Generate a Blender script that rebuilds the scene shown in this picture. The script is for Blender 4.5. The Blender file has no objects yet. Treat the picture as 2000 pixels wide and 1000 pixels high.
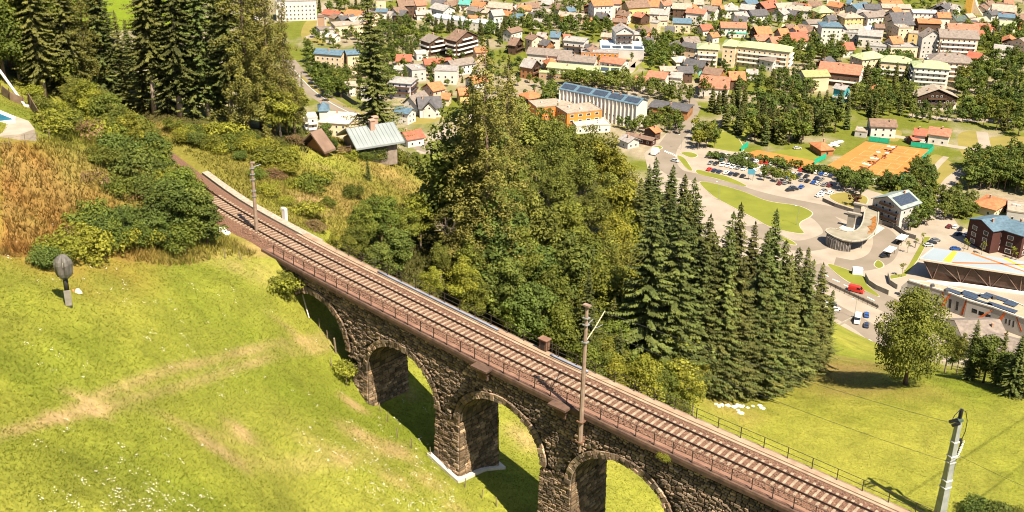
import bpy, math, random
import numpy as np
from mathutils import Vector, Matrix

# ------------------------------------------------------------------ scene, camera
SC = bpy.context.scene
COL = SC.collection
F = 2270.0
TH = math.radians(24.0)
RO = math.radians(1.24)
CZ = 190.0
_c, _s = math.cos(math.pi/2-TH), math.sin(math.pi/2-TH)
RM = np.array([[1,0,0],[0,_c,-_s],[0,_s,_c]]) @ np.array([[math.cos(RO),-math.sin(RO),0],[math.sin(RO),math.cos(RO),0],[0,0,1]])
CAM = np.array([0.0,0.0,CZ])
def ray(px,py):
    return RM @ np.array([(px-1000)/F,(500-py)/F,-1.0])
def at(px,py,z=0.0):
    d = ray(px,py)
    return CAM + d*((z-CZ)/d[2])
def atD(px,py,D):
    return CAM + D*ray(px,py)
def proj(p):
    q = RM.T @ (np.asarray(p,float)-CAM)
    return 1000+F*q[0]/-q[2], 500-F*q[1]/-q[2]
cd = bpy.data.cameras.new('camera')
cam = bpy.data.objects.new('camera', cd); COL.objects.link(cam)
cd.sensor_width = 36.0; cd.lens = 36.0*F/2000.0
cd.clip_start = 1.0; cd.clip_end = 6000.0
m4 = Matrix.Identity(4)
for i in range(3):
    for j in range(3): m4[i][j] = RM[i,j]
m4.translation = Vector(CAM)
cam.matrix_world = m4
SC.camera = cam

# ------------------------------------------------------------------ light
w = bpy.data.worlds.new('World'); SC.world = w; w.use_nodes = True
nt = w.node_tree
sky = nt.nodes.new('ShaderNodeTexSky'); sky.sky_type = 'NISHITA'; sky.sun_disc = False
SUN_EL = math.radians(56.0); SUN_A = math.radians(55.5)       # azimuth from +X towards the camera side
sv = Vector((math.cos(SUN_EL)*math.cos(SUN_A), -math.cos(SUN_EL)*math.sin(SUN_A), math.sin(SUN_EL)))
sky.sun_elevation = SUN_EL
sky.sun_rotation = math.atan2(sv.x, sv.y)
sky.altitude = 900; sky.dust_density = 2.0
bg = nt.nodes['Background']; bg.inputs['Strength'].default_value = 0.06
nt.links.new(sky.outputs[0], bg.inputs[0])
sd = bpy.data.lights.new('sun','SUN'); sd.energy = 5.0; sd.angle = math.radians(0.5); sd.color = (1.0,0.88,0.70)
so = bpy.data.objects.new('sun', sd); COL.objects.link(so)
so.rotation_euler = (-sv).to_track_quat('-Z','Y').to_euler()
so.location = (60,-80,400)
vs = SC.view_settings
SC.display_settings.display_device = 'sRGB'
vs.view_transform = 'Standard'; vs.look = 'None'; vs.gamma = 1.0; vs.use_curve_mapping = False
vs.exposure = 1.42
try:
    SC.cycles.max_bounces = 6; SC.cycles.diffuse_bounces = 2; SC.cycles.glossy_bounces = 2
    SC.cycles.transmission_bounces = 3; SC.cycles.transparent_max_bounces = 4
    SC.cycles.use_denoising = True; SC.cycles.pixel_filter_type = 'BLACKMAN_HARRIS'; SC.cycles.filter_width = 1.05
    SC.cycles.caustics_reflective = False; SC.cycles.caustics_refractive = False
except Exception: pass

# ------------------------------------------------------------------ materials
def mat(name, col, rough=0.8, var=0.12, scale=3.0, col2=None, bump=0.0, metal=0.0, spec=0.3, detail=4.0, coords='Object', trans=0.0, rnd=0.0, attr=False):
    """Principled material: base colour mottled by noise, optional bump; rnd: variation per object; attr: multiplied by the face shade."""
    m = bpy.data.materials.new(name); m.use_nodes = True
    n = m.node_tree; L = n.links
    b = n.nodes['Principled BSDF']
    b.inputs['Roughness'].default_value = rough
    b.inputs['Metallic'].default_value = metal
    b.inputs['Specular IOR Level'].default_value = spec
    tc = n.nodes.new('ShaderNodeTexCoord')
    nz = n.nodes.new('ShaderNodeTexNoise'); nz.inputs['Scale'].default_value = scale; nz.inputs['Detail'].default_value = detail
    L.new(tc.outputs[coords], nz.inputs['Vector'])
    mx = n.nodes.new('ShaderNodeMix'); mx.data_type = 'RGBA'
    c2 = col2 if col2 is not None else tuple(min(1.0,c*(1+2*var)) for c in col)
    c1 = col if col2 is not None else tuple(c*(1-2*var) for c in col)
    mx.inputs[6].default_value = (*c1,1); mx.inputs[7].default_value = (*c2,1)
    rp = n.nodes.new('ShaderNodeMapRange'); rp.inputs[1].default_value = 0.3; rp.inputs[2].default_value = 0.7
    L.new(nz.outputs['Fac'], rp.inputs[0]); L.new(rp.outputs[0], mx.inputs[0])
    out = mx.outputs[2]
    if attr:
        at_ = n.nodes.new('ShaderNodeAttribute'); at_.attribute_name = 'shade'
        mm = n.nodes.new('ShaderNodeMix'); mm.data_type = 'RGBA'; mm.blend_type = 'MULTIPLY'; mm.inputs[0].default_value = 1.0
        L.new(out, mm.inputs[6]); L.new(at_.outputs['Color'], mm.inputs[7]); out = mm.outputs[2]
    if rnd:
        oi = n.nodes.new('ShaderNodeObjectInfo')
        hs = n.nodes.new('ShaderNodeHueSaturation')
        r1 = n.nodes.new('ShaderNodeMapRange'); r1.inputs[3].default_value = 1-rnd; r1.inputs[4].default_value = 1+rnd
        L.new(oi.outputs['Random'], r1.inputs[0]); L.new(r1.outputs[0], hs.inputs['Value'])
        wn = n.nodes.new('ShaderNodeTexWhiteNoise'); wn.noise_dimensions = '1D'; L.new(oi.outputs['Random'], wn.inputs['W'])
        r2 = n.nodes.new('ShaderNodeMapRange'); r2.inputs[3].default_value = 0.5-0.09*rnd; r2.inputs[4].default_value = 0.5+0.09*rnd
        L.new(wn.outputs['Value'], r2.inputs[0]); L.new(r2.outputs[0], hs.inputs['Hue'])
        L.new(out, hs.inputs['Color']); out = hs.outputs[0]
    L.new(out, b.inputs['Base Color'])
    if bump:
        bp = n.nodes.new('ShaderNodeBump'); bp.inputs['Strength'].default_value = bump; bp.inputs['Distance'].default_value = 0.05
        L.new(nz.outputs['Fac'], bp.inputs['Height']); L.new(bp.outputs[0], b.inputs['Normal'])
    if trans:
        tr = n.nodes.new('ShaderNodeBsdfTranslucent'); L.new(out, tr.inputs['Color'])
        ms = n.nodes.new('ShaderNodeMixShader'); ms.inputs[0].default_value = trans
        L.new(b.outputs[0], ms.inputs[1]); L.new(tr.outputs[0], ms.inputs[2])
        L.new(ms.outputs[0], n.nodes['Material Output'].inputs[0])
    return m
_MC = {}
def M(col, rough=0.8, **k):
    """cached plain painted / rendered surface of one colour"""
    key = (tuple(round(c,3) for c in col), rough, tuple(sorted(k.items())))
    if key not in _MC:
        k.setdefault('scale',0.9); k.setdefault('var',0.06)
        _MC[key] = mat('surface', col, rough, **k)
    return _MC[key]

# ------------------------------------------------------------------ mesh building
class MB:
    def __init__(s): s.v=[]; s.f=[]; s.m=[]; s.sh=None
    def add(s, vs, fs, mi=0):
        o=len(s.v); s.v.extend([tuple(map(float,p)) for p in vs]); s.f.extend([tuple(i+o for i in f) for f in fs]); s.m.extend([mi]*len(fs)); return s
    def box(s, c, size, rz=0.0, mi=0, taper=1.0, ax=None):
        x,y,z=[d/2 for d in size]; ca,sa=math.cos(rz),math.sin(rz); vs=[]
        for dz,t in ((-z,1.0),(z,taper)):
            for dx,dy in ((-x,-y),(x,-y),(x,y),(-x,y)):
                dx*=t; dy*=t
                vs.append((c[0]+dx*ca-dy*sa, c[1]+dx*sa+dy*ca, c[2]+dz))
        return s.add(vs,[(3,2,1,0),(4,5,6,7),(0,1,5,4),(1,2,6,5),(2,3,7,6),(3,0,4,7)],mi)
    def prism(s, poly, z0, z1, mi=0, top=True, bottom=True):
        """poly: ccw xy list"""
        n=len(poly); a=sum(poly[i][0]*poly[(i+1)%n][1]-poly[(i+1)%n][0]*poly[i][1] for i in range(n))
        if a<0: poly=poly[::-1]
        vs=[(p[0],p[1],z0) for p in poly]+[(p[0],p[1],z1) for p in poly]
        fs=[(i,(i+1)%n,(i+1)%n+n,i+n) for i in range(n)]
        if top: fs.append(tuple(range(n,2*n)))
        if bottom: fs.append(tuple(range(n-1,-1,-1)))
        return s.add(vs,fs,mi)
    def tube(s, pts, r, n=6, mi=0, cap=True):
        """r: number or list"""
        pts=[Vector(p) for p in pts]; rs=[r]*len(pts) if not hasattr(r,'__len__') else r
        vs=[]; fs=[]
        for i,p in enumerate(pts):
            t=(pts[min(i+1,len(pts)-1)]-pts[max(i-1,0)])
            if t.length<1e-9: t=Vector((0,0,1))
            t.normalize(); a=t.cross(Vector((0,0,1)) if abs(t.z)<0.9 else Vector((1,0,0))).normalized(); b=t.cross(a)
            for k in range(n):
                th=2*math.pi*k/n; vs.append(p+(a*math.cos(th)+b*math.sin(th))*rs[i])
        for i in range(len(pts)-1):
            for k in range(n):
                k2=(k+1)%n; fs.append((i*n+k,(i+1)*n+k,(i+1)*n+k2,i*n+k2))
        if cap: fs.append(tuple(range(n))); fs.append(tuple(range((len(pts)-1)*n+n-1,(len(pts)-1)*n-1,-1)))
        return s.add(vs,fs,mi)
    def bar(s, a, b, wd, ht, mi=0):
        """rectangular bar between two points"""
        a=Vector(a); b=Vector(b); t=(b-a).normalized(); u=t.cross(Vector((0,0,1)) if abs(t.z)<0.95 else Vector((0,1,0))).normalized(); v=u.cross(t)
        vs=[]
        for p in (a,b):
            for i,j in ((-1,-1),(1,-1),(1,1),(-1,1)): vs.append(p+u*(i*wd/2)+v*(j*ht/2))
        return s.add(vs,[(0,1,2,3),(7,6,5,4),(4,5,1,0),(5,6,2,1),(6,7,3,2),(7,4,0,3)],mi)
    def mesh(s, name, mats, smooth=False):
        me=bpy.data.meshes.new(name); me.from_pydata(s.v,[],s.f); 
        for mm in (mats if isinstance(mats,(list,tuple)) else [mats]): me.materials.append(mm)
        if len(set(s.m))>1: me.polygons.foreach_set('material_index', s.m)
        if smooth: me.polygons.foreach_set('use_smooth',[True]*len(s.f))
        me.update(); return me
    def obj(s, name, mats, parent=None, smooth=False):
        return link(name, s.mesh(name,mats,smooth), parent)
def link(name, data, parent=None, loc=None):
    o=bpy.data.objects.new(name,data); COL.objects.link(o)
    if parent is not None: o.parent=parent
    if loc is not None: o.location=loc
    return o
def npmesh(name, V, Q, mats, shade=None, mi=None, smooth=False):
    """mesh from numpy arrays; Q (n,3) or (n,4); shade: per face value -> colour attribute"""
    me=bpy.data.meshes.new(name); k=Q.shape[1]
    me.vertices.add(len(V)); me.vertices.foreach_set('co',np.ascontiguousarray(V,dtype=np.float32).ravel())
    me.loops.add(Q.size); me.loops.foreach_set('vertex_index',np.ascontiguousarray(Q,dtype=np.int32).ravel())
    me.polygons.add(len(Q)); me.polygons.foreach_set('loop_start',np.arange(0,Q.size,k,dtype=np.int32))
    for mm in (mats if isinstance(mats,(list,tuple)) else [mats]): me.materials.append(mm)
    if mi is not None: me.polygons.foreach_set('material_index',np.asarray(mi,dtype=np.int32))
    me.polygons.foreach_set('use_smooth',np.full(len(Q),smooth))
    if shade is not None:
        ca=me.color_attributes.new('shade','FLOAT_COLOR','CORNER')
        sh=np.asarray(shade,dtype=np.float32)
        if sh.ndim==1: sh=np.stack([sh,sh,sh],1)
        c=np.ones((Q.size,4),dtype=np.float32); c[:,:3]=np.repeat(sh,k,axis=0)
        ca.data.foreach_set('color',c.ravel())
    me.update(); me.validate(); return me
def tag(o,label=None,cat=None,group=None,kind=None):
    if label: o['label']=label
    if cat: o['category']=cat
    if group: o['group']=group
    if kind: o['kind']=kind
    return o
def thing(name,loc,label,cat,rz=0.0,group=None):
    o=bpy.data.objects.new(name,None); COL.objects.link(o); o.location=tuple(map(float,loc)); o.rotation_euler=(0,0,rz)
    o.empty_display_size=0.5
    return tag(o,label,cat,group)
def copy_tree(root):
    kids={}
    def rec(o,par):
        c=o.copy(); COL.objects.link(c)
        if par is not None: c.parent=par
        for ch in CHILD.get(o.name,()): rec(ch,c)
        return c
    return rec(root,None)
CHILD={}
def reg(o):
    """remember children for copy_tree"""
    ks=[c for c in COL.objects if c.parent==o]
    CHILD[o.name]=ks
    for c in ks: reg(c)
ORD=['leftmost','second','third','fourth','fifth','sixth','seventh','eighth','ninth','tenth','eleventh','twelfth','thirteenth','fourteenth','fifteenth','sixteenth','seventeenth','eighteenth','nineteenth','twentieth']
def ordl(i,n):
    if n==1: return ''
    if i==0: return 'leftmost'
    if i==n-1: return 'rightmost'
    tens=['','','twenty','thirty','forty','fifty','sixty','seventy','eighty','ninety']
    if i<20: wd=ORD[i]
    else:
        t,u=divmod(i+1,10); wd=tens[t]+('-'+['','first','second','third','fourth','fifth','sixth','seventh','eighth','ninth'][u] if u else 'th')
        if not u: wd=tens[t][:-1]+'ieth'
    return wd+' from the left'
rng=np.random.default_rng(7); random.seed(7)

def nth(i,n,noun,where):
    """label that picks one of a row: leftmost / second ... from the left"""
    od=ordl(i,n)
    if not od: return noun+' '+where
    if od in('leftmost','rightmost'): return od+' '+noun+' '+where
    return od.replace(' from the left','')+' '+noun+' from the left '+where
# ------------------------------------------------------------------ railway axis (used by terrain, viaduct and track)
def trz(px): return 140.3-2.8*(px-400)/1300
_tp=[(215,232),(280,282),(345,333),(420,391),(500,437.5),(620,502.5),(800,592.5),(1000,692),(1120,748),(1300,831),(1500,919),(1680,1000)]
_P=np.array([at(x,y,trz(x)) for x,y in _tp])
_d=_P[-1]-_P[-2]; _d=_d/np.linalg.norm(_d[:2])
_P=np.vstack([_P,[_P[-1]+_d*15],[_P[-1]+_d*30],[_P[-1]+_d*45]])
def _smooth(P,n=1200):
    seg=np.r_[0,np.cumsum(np.linalg.norm(np.diff(P[:,:2],axis=0),axis=1))]
    t=np.linspace(0,seg[-1],n); Q=np.stack([np.interp(t,seg,P[:,i]) for i in range(3)],1)
    k=np.hanning(141); k/=k.sum()
    R=np.stack([np.convolve(np.pad(Q[:,i],70,mode='reflect',reflect_type='odd'),k,'valid') for i in range(3)],1)
    return R
_T=_smooth(_P)
_ts=np.r_[0,np.cumsum(np.linalg.norm(np.diff(_T[:,:2],axis=0),axis=1))]
_A=np.array(at(620,526,139.73))[:2]
_i0=int(np.argmin(np.linalg.norm(_T[:,:2]-_A,axis=1)))
_ts=_ts-_ts[_i0]                      # s = 0 above the first arch, growing towards the lower right
S0,S1=float(_ts[0]),float(_ts[-1])
def axis(s):
    p=np.array([np.interp(s,_ts,_T[:,i]) for i in range(3)])
    a=np.array([np.interp(s+0.8,_ts,_T[:,i]) for i in range(3)])-np.array([np.interp(s-0.8,_ts,_T[:,i]) for i in range(3)])
    t=a[:2]/np.linalg.norm(a[:2])
    return p,t,np.array([-t[1],t[0]])   # point, tangent, normal (towards the far side)
def onaxis(s,off,dz=0.0):
    p,t,n=axis(s); return (p[0]+n[0]*off,p[1]+n[1]*off,p[2]+dz)

# ------------------------------------------------------------------ terrain height
_cp=[]
for (x,y,z) in [(135,597,147.5),(0,600,149.5),(300,600,143),(450,560,140.3),(540,497,139.4),(600,607,134.2),(690,684,130.9),(726,785,127.2),(860,893,125.5),(888,926,124.9),(960,930,124.0),(1010,1000,122.3),
    (500,700,137),(300,750,142.5),(100,750,147),(0,800,149),(0,1000,149),(200,1000,145.5),(400,900,139.5),(600,850,133.5),(600,1000,131),(800,1000,126.5),
    (0,1350,149),(500,1350,134),(1000,1350,121.5),(1400,1350,113),(1900,1350,106),(-400,600,156),(-400,900,156),(-500,1300,156),
    (0,480,148.6),(100,480,147.6),(220,480,145.0),(330,495,142),(420,470,140.2),(50,285,152.5),(0,285,153),(100,262,151.5),(0,200,153),(95,235,151.5),(150,300,150),(250,400,145.5),(-300,300,158),(-300,480,156),
    (330,360,141.5),(150,215,142),(50,130,147),
    (300,210,141),(172,232,141.2),(400,300,139.8),(500,250,139.2),(600,300,137),(600,400,137.5),(730,305,133.5),(800,330,131),(860,335,127.5),(650,420,136.5),(560,440,139.6),(430,350,140),(700,380,134.8),
    (700,480,134.5),(850,520,129),(1000,600,125),(1000,640,123.5),(1200,770,116.5),(1400,790,109),(1250,950,116),(1450,1000,111),
    (1500,900,106.5),(1700,800,104.5),(1800,738,101.5),(1770,750,102.0),(1950,790,103.5),(2000,860,105),(2000,1000,106),(2200,900,106),(2400,800,104),(1620,700,70),(1600,745,98),
    (1000,500,105),(1100,600,108),(1250,650,104),(1310,520,82),(1400,600,85),(1550,600,72),(1600,640,62),(950,420,112),(1450,770,103.5),(1450,700,96),(1200,500,90)]:
    _cp.append(at(x,y,z))
# the slope drops to the valley behind its brow
for (px,D,z) in [(860,255,78),(860,320,35),(860,390,-8),(700,225,98),(700,290,50),(700,380,-10),(500,215,118),(500,270,90),(500,360,30),(500,440,-12),(300,225,128),(300,300,95),(300,400,30),(300,480,-12),
    (100,240,135),(100,330,100),(100,450,30),(100,560,-12),(-200,330,130),(-200,600,0),(1000,270,92),(1000,325,76),(1000,370,35),(1000,420,-10),(1150,300,84),(1150,340,62),(1150,380,25),(1150,420,-10),(1300,330,40),(1300,375,10),(1300,400,-8),
    (1450,300,60),(1450,345,25),(1450,385,-4),(1560,330,35),(1570,380,-4),(1650,300,44),(1650,350,20),(1650,384,1.5),(1650,398,-8),(1800,250,62),(1800,330,18),(1800,375,-8),(2000,240,70),(2000,330,15),(2000,375,-8),(2300,240,75),(2300,370,-5)]:
    d=ray(px,500); d=d/np.hypot(d[0],d[1]); _cp.append(np.array([d[0]*D,d[1]*D,z]))
_cp=np.array(_cp)
def _kern(r): return -r
_n=len(_cp)
_dd=np.linalg.norm(_cp[:,None,:2]-_cp[None,:,:2],axis=2)
_AA=np.zeros((_n+3,_n+3)); _AA[:_n,:_n]=_kern(_dd)-np.eye(_n)*0.6
_AA[:_n,_n]=1; _AA[_n,:_n]=1; _AA[:_n,_n+1:]=_cp[:,:2]/100; _AA[_n+1:,:_n]=(_cp[:,:2]/100).T
_W=np.linalg.solve(_AA,np.r_[_cp[:,2],0,0,0])
def vnoise(x,y,sc,seed=0):
    """smooth value noise on arrays, about -1..1"""
    x=np.asarray(x,float)/sc; y=np.asarray(y,float)/sc
    xi=np.floor(x).astype(np.int64); yi=np.floor(y).astype(np.int64); fx=x-xi; fy=y-yi
    fx=fx*fx*(3-2*fx); fy=fy*fy*(3-2*fy)
    def h(i,j):
        k=(i*374761393+j*668265263+seed*974634777)&0x7fffffff
        k=((k^(k>>13))*1274126177)&0x7fffffff
        return ((k^(k>>16))&0xffff)/32767.5-1.0
    return (h(xi,yi)*(1-fx)+h(xi+1,yi)*fx)*(1-fy)+(h(xi,yi+1)*(1-fx)+h(xi+1,yi+1)*fx)*fy
def fbm(x,y,sc,seed=0,o=4):
    r=0;a=1.0;t=0
    for i in range(o): r=r+a*vnoise(x,y,sc/2**i,seed+i*17); t+=a; a*=0.55
    return r/t
# clearance strip along the railway: the ground is held under the track bed left of the viaduct
_tsmp=_T[::12]; _tss=_ts[::12]
def hgt(X,Y):
    X=np.atleast_1d(np.asarray(X,float)); Y=np.atleast_1d(np.asarray(Y,float)); sh=X.shape
    x=X.ravel(); y=Y.ravel(); z=np.empty(x.size)
    for a in range(0,x.size,20000):
        b=min(a+20000,x.size)
        r=np.sqrt((x[a:b,None]-_cp[None,:,0])**2+(y[a:b,None]-_cp[None,:,1])**2)
        z[a:b]=_kern(r)@_W[:_n]+_W[_n]+_W[_n+1]*x[a:b]/100+_W[_n+2]*y[a:b]/100
        # railway bench
        rr=np.sqrt((x[a:b,None]-_tsmp[None,:,0])**2+(y[a:b,None]-_tsmp[None,:,1])**2)
        j=rr.argmin(1); dist=rr.min(1); s=_tss[j]; tz=_tsmp[j,2]-0.85
        wgt=np.clip((6.5-dist)/3.5,0,1)*np.clip((-3.6-s)/3.0,0,1); wgt=wgt*wgt*(3-2*wgt)
        z[a:b]=z[a:b]*(1-wgt)+tz*wgt
        # never pokes through the deck
        under=(s>-3.6)&(dist<5); z[a:b]=np.where(under,np.minimum(z[a:b],_tsmp[j,2]-1.6),z[a:b])
    d=np.hypot(x,y)
    far=np.clip((d-420)/80,0,1)
    z=z*(1-far)-6*far
    rough=np.clip(1-d/500,0,1)
    z=z+rough*(0.25*fbm(x,y,9.0,3)+0.9*fbm(x,y,38.0,9)*np.clip((z-20)/60,0,1)*0.6)
    z=np.where(z>0,z,0.0)+0.0
    return z.reshape(sh)
def hz(x,y): return float(hgt([x],[y])[0])
def hits(pxs,pys,H=0.0):
    """where the line of sight of a photo point first meets the ground raised by H -> ground points"""
    pxs=np.atleast_1d(np.asarray(pxs,float)); pys=np.atleast_1d(np.asarray(pys,float)); H=np.broadcast_to(np.asarray(H,float),pxs.shape)
    d=np.stack([(pxs-1000)/F,(500-pys)/F,-np.ones_like(pxs)],1)@RM.T
    Ds=np.r_[np.arange(30,220,1.2),np.arange(220,480,3.0),np.arange(480,1400,8.0)]
    out=np.zeros((len(pxs),3)); 
    for i in range(len(pxs)):
        P=CAM[None]+Ds[:,None]*d[i][None]
        g=hgt(P[:,0],P[:,1])+H[i]-P[:,2]
        k=np.argmax(g>=0)
        if g[k]<0: k=len(Ds)-1
        if k>0: 
            t=g[k-1]/(g[k-1]-g[k]) if g[k]!=g[k-1] else 1.0; D=Ds[k-1]+t*(Ds[k]-Ds[k-1])
        else: D=Ds[0]
        p=CAM+D*d[i]; out[i]=(p[0],p[1],p[2]-H[i])
    return out
def hit(px,py,H=0.0): return hits([px],[py],H)[0]

def inpoly(x,y,poly):
    r=np.zeros(np.shape(x),bool); n=len(poly)
    for i in range(n):
        x1,y1=poly[i][0],poly[i][1]; x2,y2=poly[(i+1)%n][0],poly[(i+1)%n][1]
        c=((y1>y)!=(y2>y))&(x<(x2-x1)*(y-y1)/((y2-y1) if y2!=y1 else 1e-9)+x1); r^=c
    return r
def gpoly(pts,z=None):
    """a photo outline laid on the ground -> world xy outline"""
    if z is not None: return [tuple(at(x,y,z)[:2]) for x,y in pts]
    return [tuple(p[:2]) for p in hits([p[0] for p in pts],[p[1] for p in pts])]

# ------------------------------------------------------------------ terrain mesh with ground cover colours
GREEN=np.array([0.186,0.188,0.030]); GREEN2=np.array([0.120,0.145,0.014]); DRY=np.array([0.215,0.155,0.048]); DIRT=np.array([0.30,0.20,0.105]); BROWN=np.array([0.185,0.088,0.026])
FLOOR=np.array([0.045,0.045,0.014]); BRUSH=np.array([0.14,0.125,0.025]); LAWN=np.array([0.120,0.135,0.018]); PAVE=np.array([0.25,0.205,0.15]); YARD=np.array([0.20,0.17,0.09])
naz,nr=620,560
az=np.radians(np.linspace(-62,62,naz)); rr=np.geomspace(14,3000,nr)
A2,R2=np.meshgrid(az,rr,indexing='ij')
GX=R2*np.sin(A2); GY=R2*np.cos(A2); GZ=hgt(GX,GY)
def soft(mask_val): return np.clip(mask_val,0,1)[...,None]
gx,gy=GX,GY
n1=fbm(gx,gy,14,1); n2=fbm(gx,gy,4,2); n3=fbm(gx,gy,55,5); n4=fbm(gx,gy,1.6,6,3)
base=GREEN+(GREEN2-GREEN)*soft(0.5+0.9*n1+0.35*n2)
base=base+(np.array([0.23,0.215,0.036])-base)*soft(0.35+1.0*fbm(gx,gy,22,11)+0.5*n2)*0.75
def blob(px,py,rx,ry,rot=0.0):
    """soft ellipse on the ground: 1 inside, falling to 0"""
    c=hit(px,py); d=np.hypot(c[0],c[1])
    ux,uy=c[0]/d,c[1]/d            # line of sight on the ground
    dx=gx-c[0]; dy=gy-c[1]; a=(dx*uy-dy*ux); b=(dx*ux+dy*uy)
    ca,sa=math.cos(rot),math.sin(rot); a,b=a*ca+b*sa,-a*sa+b*ca
    return np.clip(1.35-np.sqrt((a/rx)**2+(b/ry)**2),0,1)
def lane(pts,wd):
    P=hits([p[0] for p in pts],[p[1] for p in pts]); r=np.full(gx.shape,1e9)
    for a,b in zip(P[:-1],P[1:]):
        t=np.clip(((gx-a[0])*(b[0]-a[0])+(gy-a[1])*(b[1]-a[1]))/max((b[0]-a[0])**2+(b[1]-a[1])**2,1e-6),0,1)
        r=np.minimum(r,np.hypot(gx-a[0]-t*(b[0]-a[0]),gy-a[1]-t*(b[1]-a[1])))
    return np.clip(1.3-r/wd,0,1)
brk=np.clip(0.75+1.1*n2+0.6*n4,0,1)
def mixin(c,m):
    global base
    base=base+(c-base)*soft(m)
dryp=gpoly([(0,500),(0,278),(60,290),(110,262),(200,215),(330,290),(350,330),(560,480),(545,500),(430,500),(330,520),(200,500),(90,490)])
dry=inpoly(gx,gy,dryp)*1.0
upp=gpoly([(345,325),(560,470),(640,450),(800,560),(900,440),(880,330),(780,300),(620,285),(520,265),(420,250),(300,205),(200,200)])
up=inpoly(gx,gy,upp)*1.0
mixin(DRY,dry*np.clip(0.72+0.7*n1,0,1)); mixin(BRUSH,dry*np.clip(0.15+1.0*n2,0,0.8)); mixin(GREEN*.8,dry*np.clip((gx/gy+.355)*9,0,1)*np.clip(.45+1.2*n1+.5*n2,0,.85))
mixin(BROWN,np.clip(blob(60,410,9,12)*1.3,0,1)*np.clip(0.6+0.8*n2,0,1))
mixin(BRUSH*1.1,up*0.95); mixin(DRY,up*np.clip(0.2+1.2*n1+0.6*n2,0,.9)); mixin(GREEN*.85,up*np.clip(-.05+1.3*fbm(gx,gy,9,31)+.5*n2,0,.8)); mixin(GREEN*1.05,np.clip(blob(640,318,5,5.5),0,1)); 
mixin(DIRT,np.clip(blob(640,330,2.2,1.2),0,1)*brk); mixin(DIRT*1.1,np.clip(blob(612,400,2.4,3.0),0,1)*brk)
mixin(DRY,np.clip(blob(770,350,4,5),0,1)*brk); mixin(DRY*0.9,np.clip(blob(690,385,3.5,5),0,1)*brk)
# worn tracks and bare earth in the meadow
for pts,wd,k in [([(-20,855),(90,820),(200,772),(330,722),(460,690),(560,668),(640,652)],0.55,0.6),([(90,822),(200,800),(300,768),(450,722),(560,690),(650,668)],0.5,0.55),([(180,800),(270,790),(370,835),(470,860),(520,868)],0.7,0.4),([(430,882),(600,905),(720,890),(800,872)],0.9,0.4)]:
    mixin(DIRT,lane(pts,wd)*k*np.clip(0.62+0.85*n2+0.35*n4,0,1))
for (x,y,rx,ry,k) in [(148,770,1.2,0.6,.7),(110,815,.9,0.5,.7),(175,805,1.4,0.5,.7),(270,780,1.2,0.6,.6),(430,880,2.1,1.1,1.1),(475,845,1.8,1.0,.8),(690,790,1.5,1.2,.8),(700,850,2.2,1.8,.8),(775,880,2.2,1.5,.9),(650,885,1.6,1.0,.6),(770,935,1.8,1.2,.7),(840,940,1.8,1.4,.7),(600,860,1.6,1.0,.5),(900,1000,1.6,1.2,.7),(1020,855,2.0,2.5,.6),(560,640,2,1.0,.4),(520,485,3.5,2.0,.8),(470,520,4,2,.5),(800,770,1.2,1,.5)]:
    mixin(DIRT,np.clip(blob(x,y,rx,ry),0,1)*k*np.clip(0.55+0.9*n2+0.4*n4,0,1))
mixin(DRY,np.clip(blob(1420,790,5,6),0,1)*brk*0.7); mixin(DRY*0.95,np.clip(blob(1640,705,8,26)*1.2,0,1)*np.clip(0.75+n1,0,1)); mixin(DRY*0.9,np.clip(blob(1690,762,12,5),0,1)*0.6*brk)
mixin(LAWN*1.15,np.clip(blob(45,222,6,9),0,1))
# forest floor under the woods, valley lawns and yards
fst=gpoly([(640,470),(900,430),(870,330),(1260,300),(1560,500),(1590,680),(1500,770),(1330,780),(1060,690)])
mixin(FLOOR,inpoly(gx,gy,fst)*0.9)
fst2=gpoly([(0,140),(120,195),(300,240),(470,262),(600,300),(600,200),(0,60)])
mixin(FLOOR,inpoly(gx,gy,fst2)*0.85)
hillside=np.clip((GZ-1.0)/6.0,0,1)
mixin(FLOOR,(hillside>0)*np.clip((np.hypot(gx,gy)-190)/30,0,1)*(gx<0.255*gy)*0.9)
val=np.clip(1-(GZ/1.0),0,1)*(np.hypot(gx,gy)>250)
town=LAWN*0.85+(PAVE-LAWN*0.85)*soft(0.36+2.2*fbm(gx,gy,30,21)+1.0*fbm(gx,gy,9,23))*0.85
base=base+(town-base)*val[...,None]
fade=np.clip((np.hypot(gx,gy)-1080)/60,0,1)
base=base+(LAWN*0.9-base)*fade[...,None]
fld=[tuple(at(x,y,0)[:2]) for x,y in [(130,-60),(130,60),(340,60),(360,-60)]]
base=np.where(inpoly(gx,gy,fld)[...,None],np.array([0.125,0.165,0.010]),base)
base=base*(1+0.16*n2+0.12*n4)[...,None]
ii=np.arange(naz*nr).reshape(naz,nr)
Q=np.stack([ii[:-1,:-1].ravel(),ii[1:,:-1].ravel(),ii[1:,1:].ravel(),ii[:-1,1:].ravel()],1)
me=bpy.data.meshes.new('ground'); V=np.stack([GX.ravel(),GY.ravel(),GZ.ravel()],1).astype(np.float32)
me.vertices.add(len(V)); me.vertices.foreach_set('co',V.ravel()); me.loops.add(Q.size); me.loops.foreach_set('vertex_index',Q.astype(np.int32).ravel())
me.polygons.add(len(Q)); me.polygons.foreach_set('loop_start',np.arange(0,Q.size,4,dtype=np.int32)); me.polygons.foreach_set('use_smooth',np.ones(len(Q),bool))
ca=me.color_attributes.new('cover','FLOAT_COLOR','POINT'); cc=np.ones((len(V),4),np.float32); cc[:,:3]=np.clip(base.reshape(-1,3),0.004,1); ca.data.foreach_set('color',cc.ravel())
me.update(); me.validate()
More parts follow.
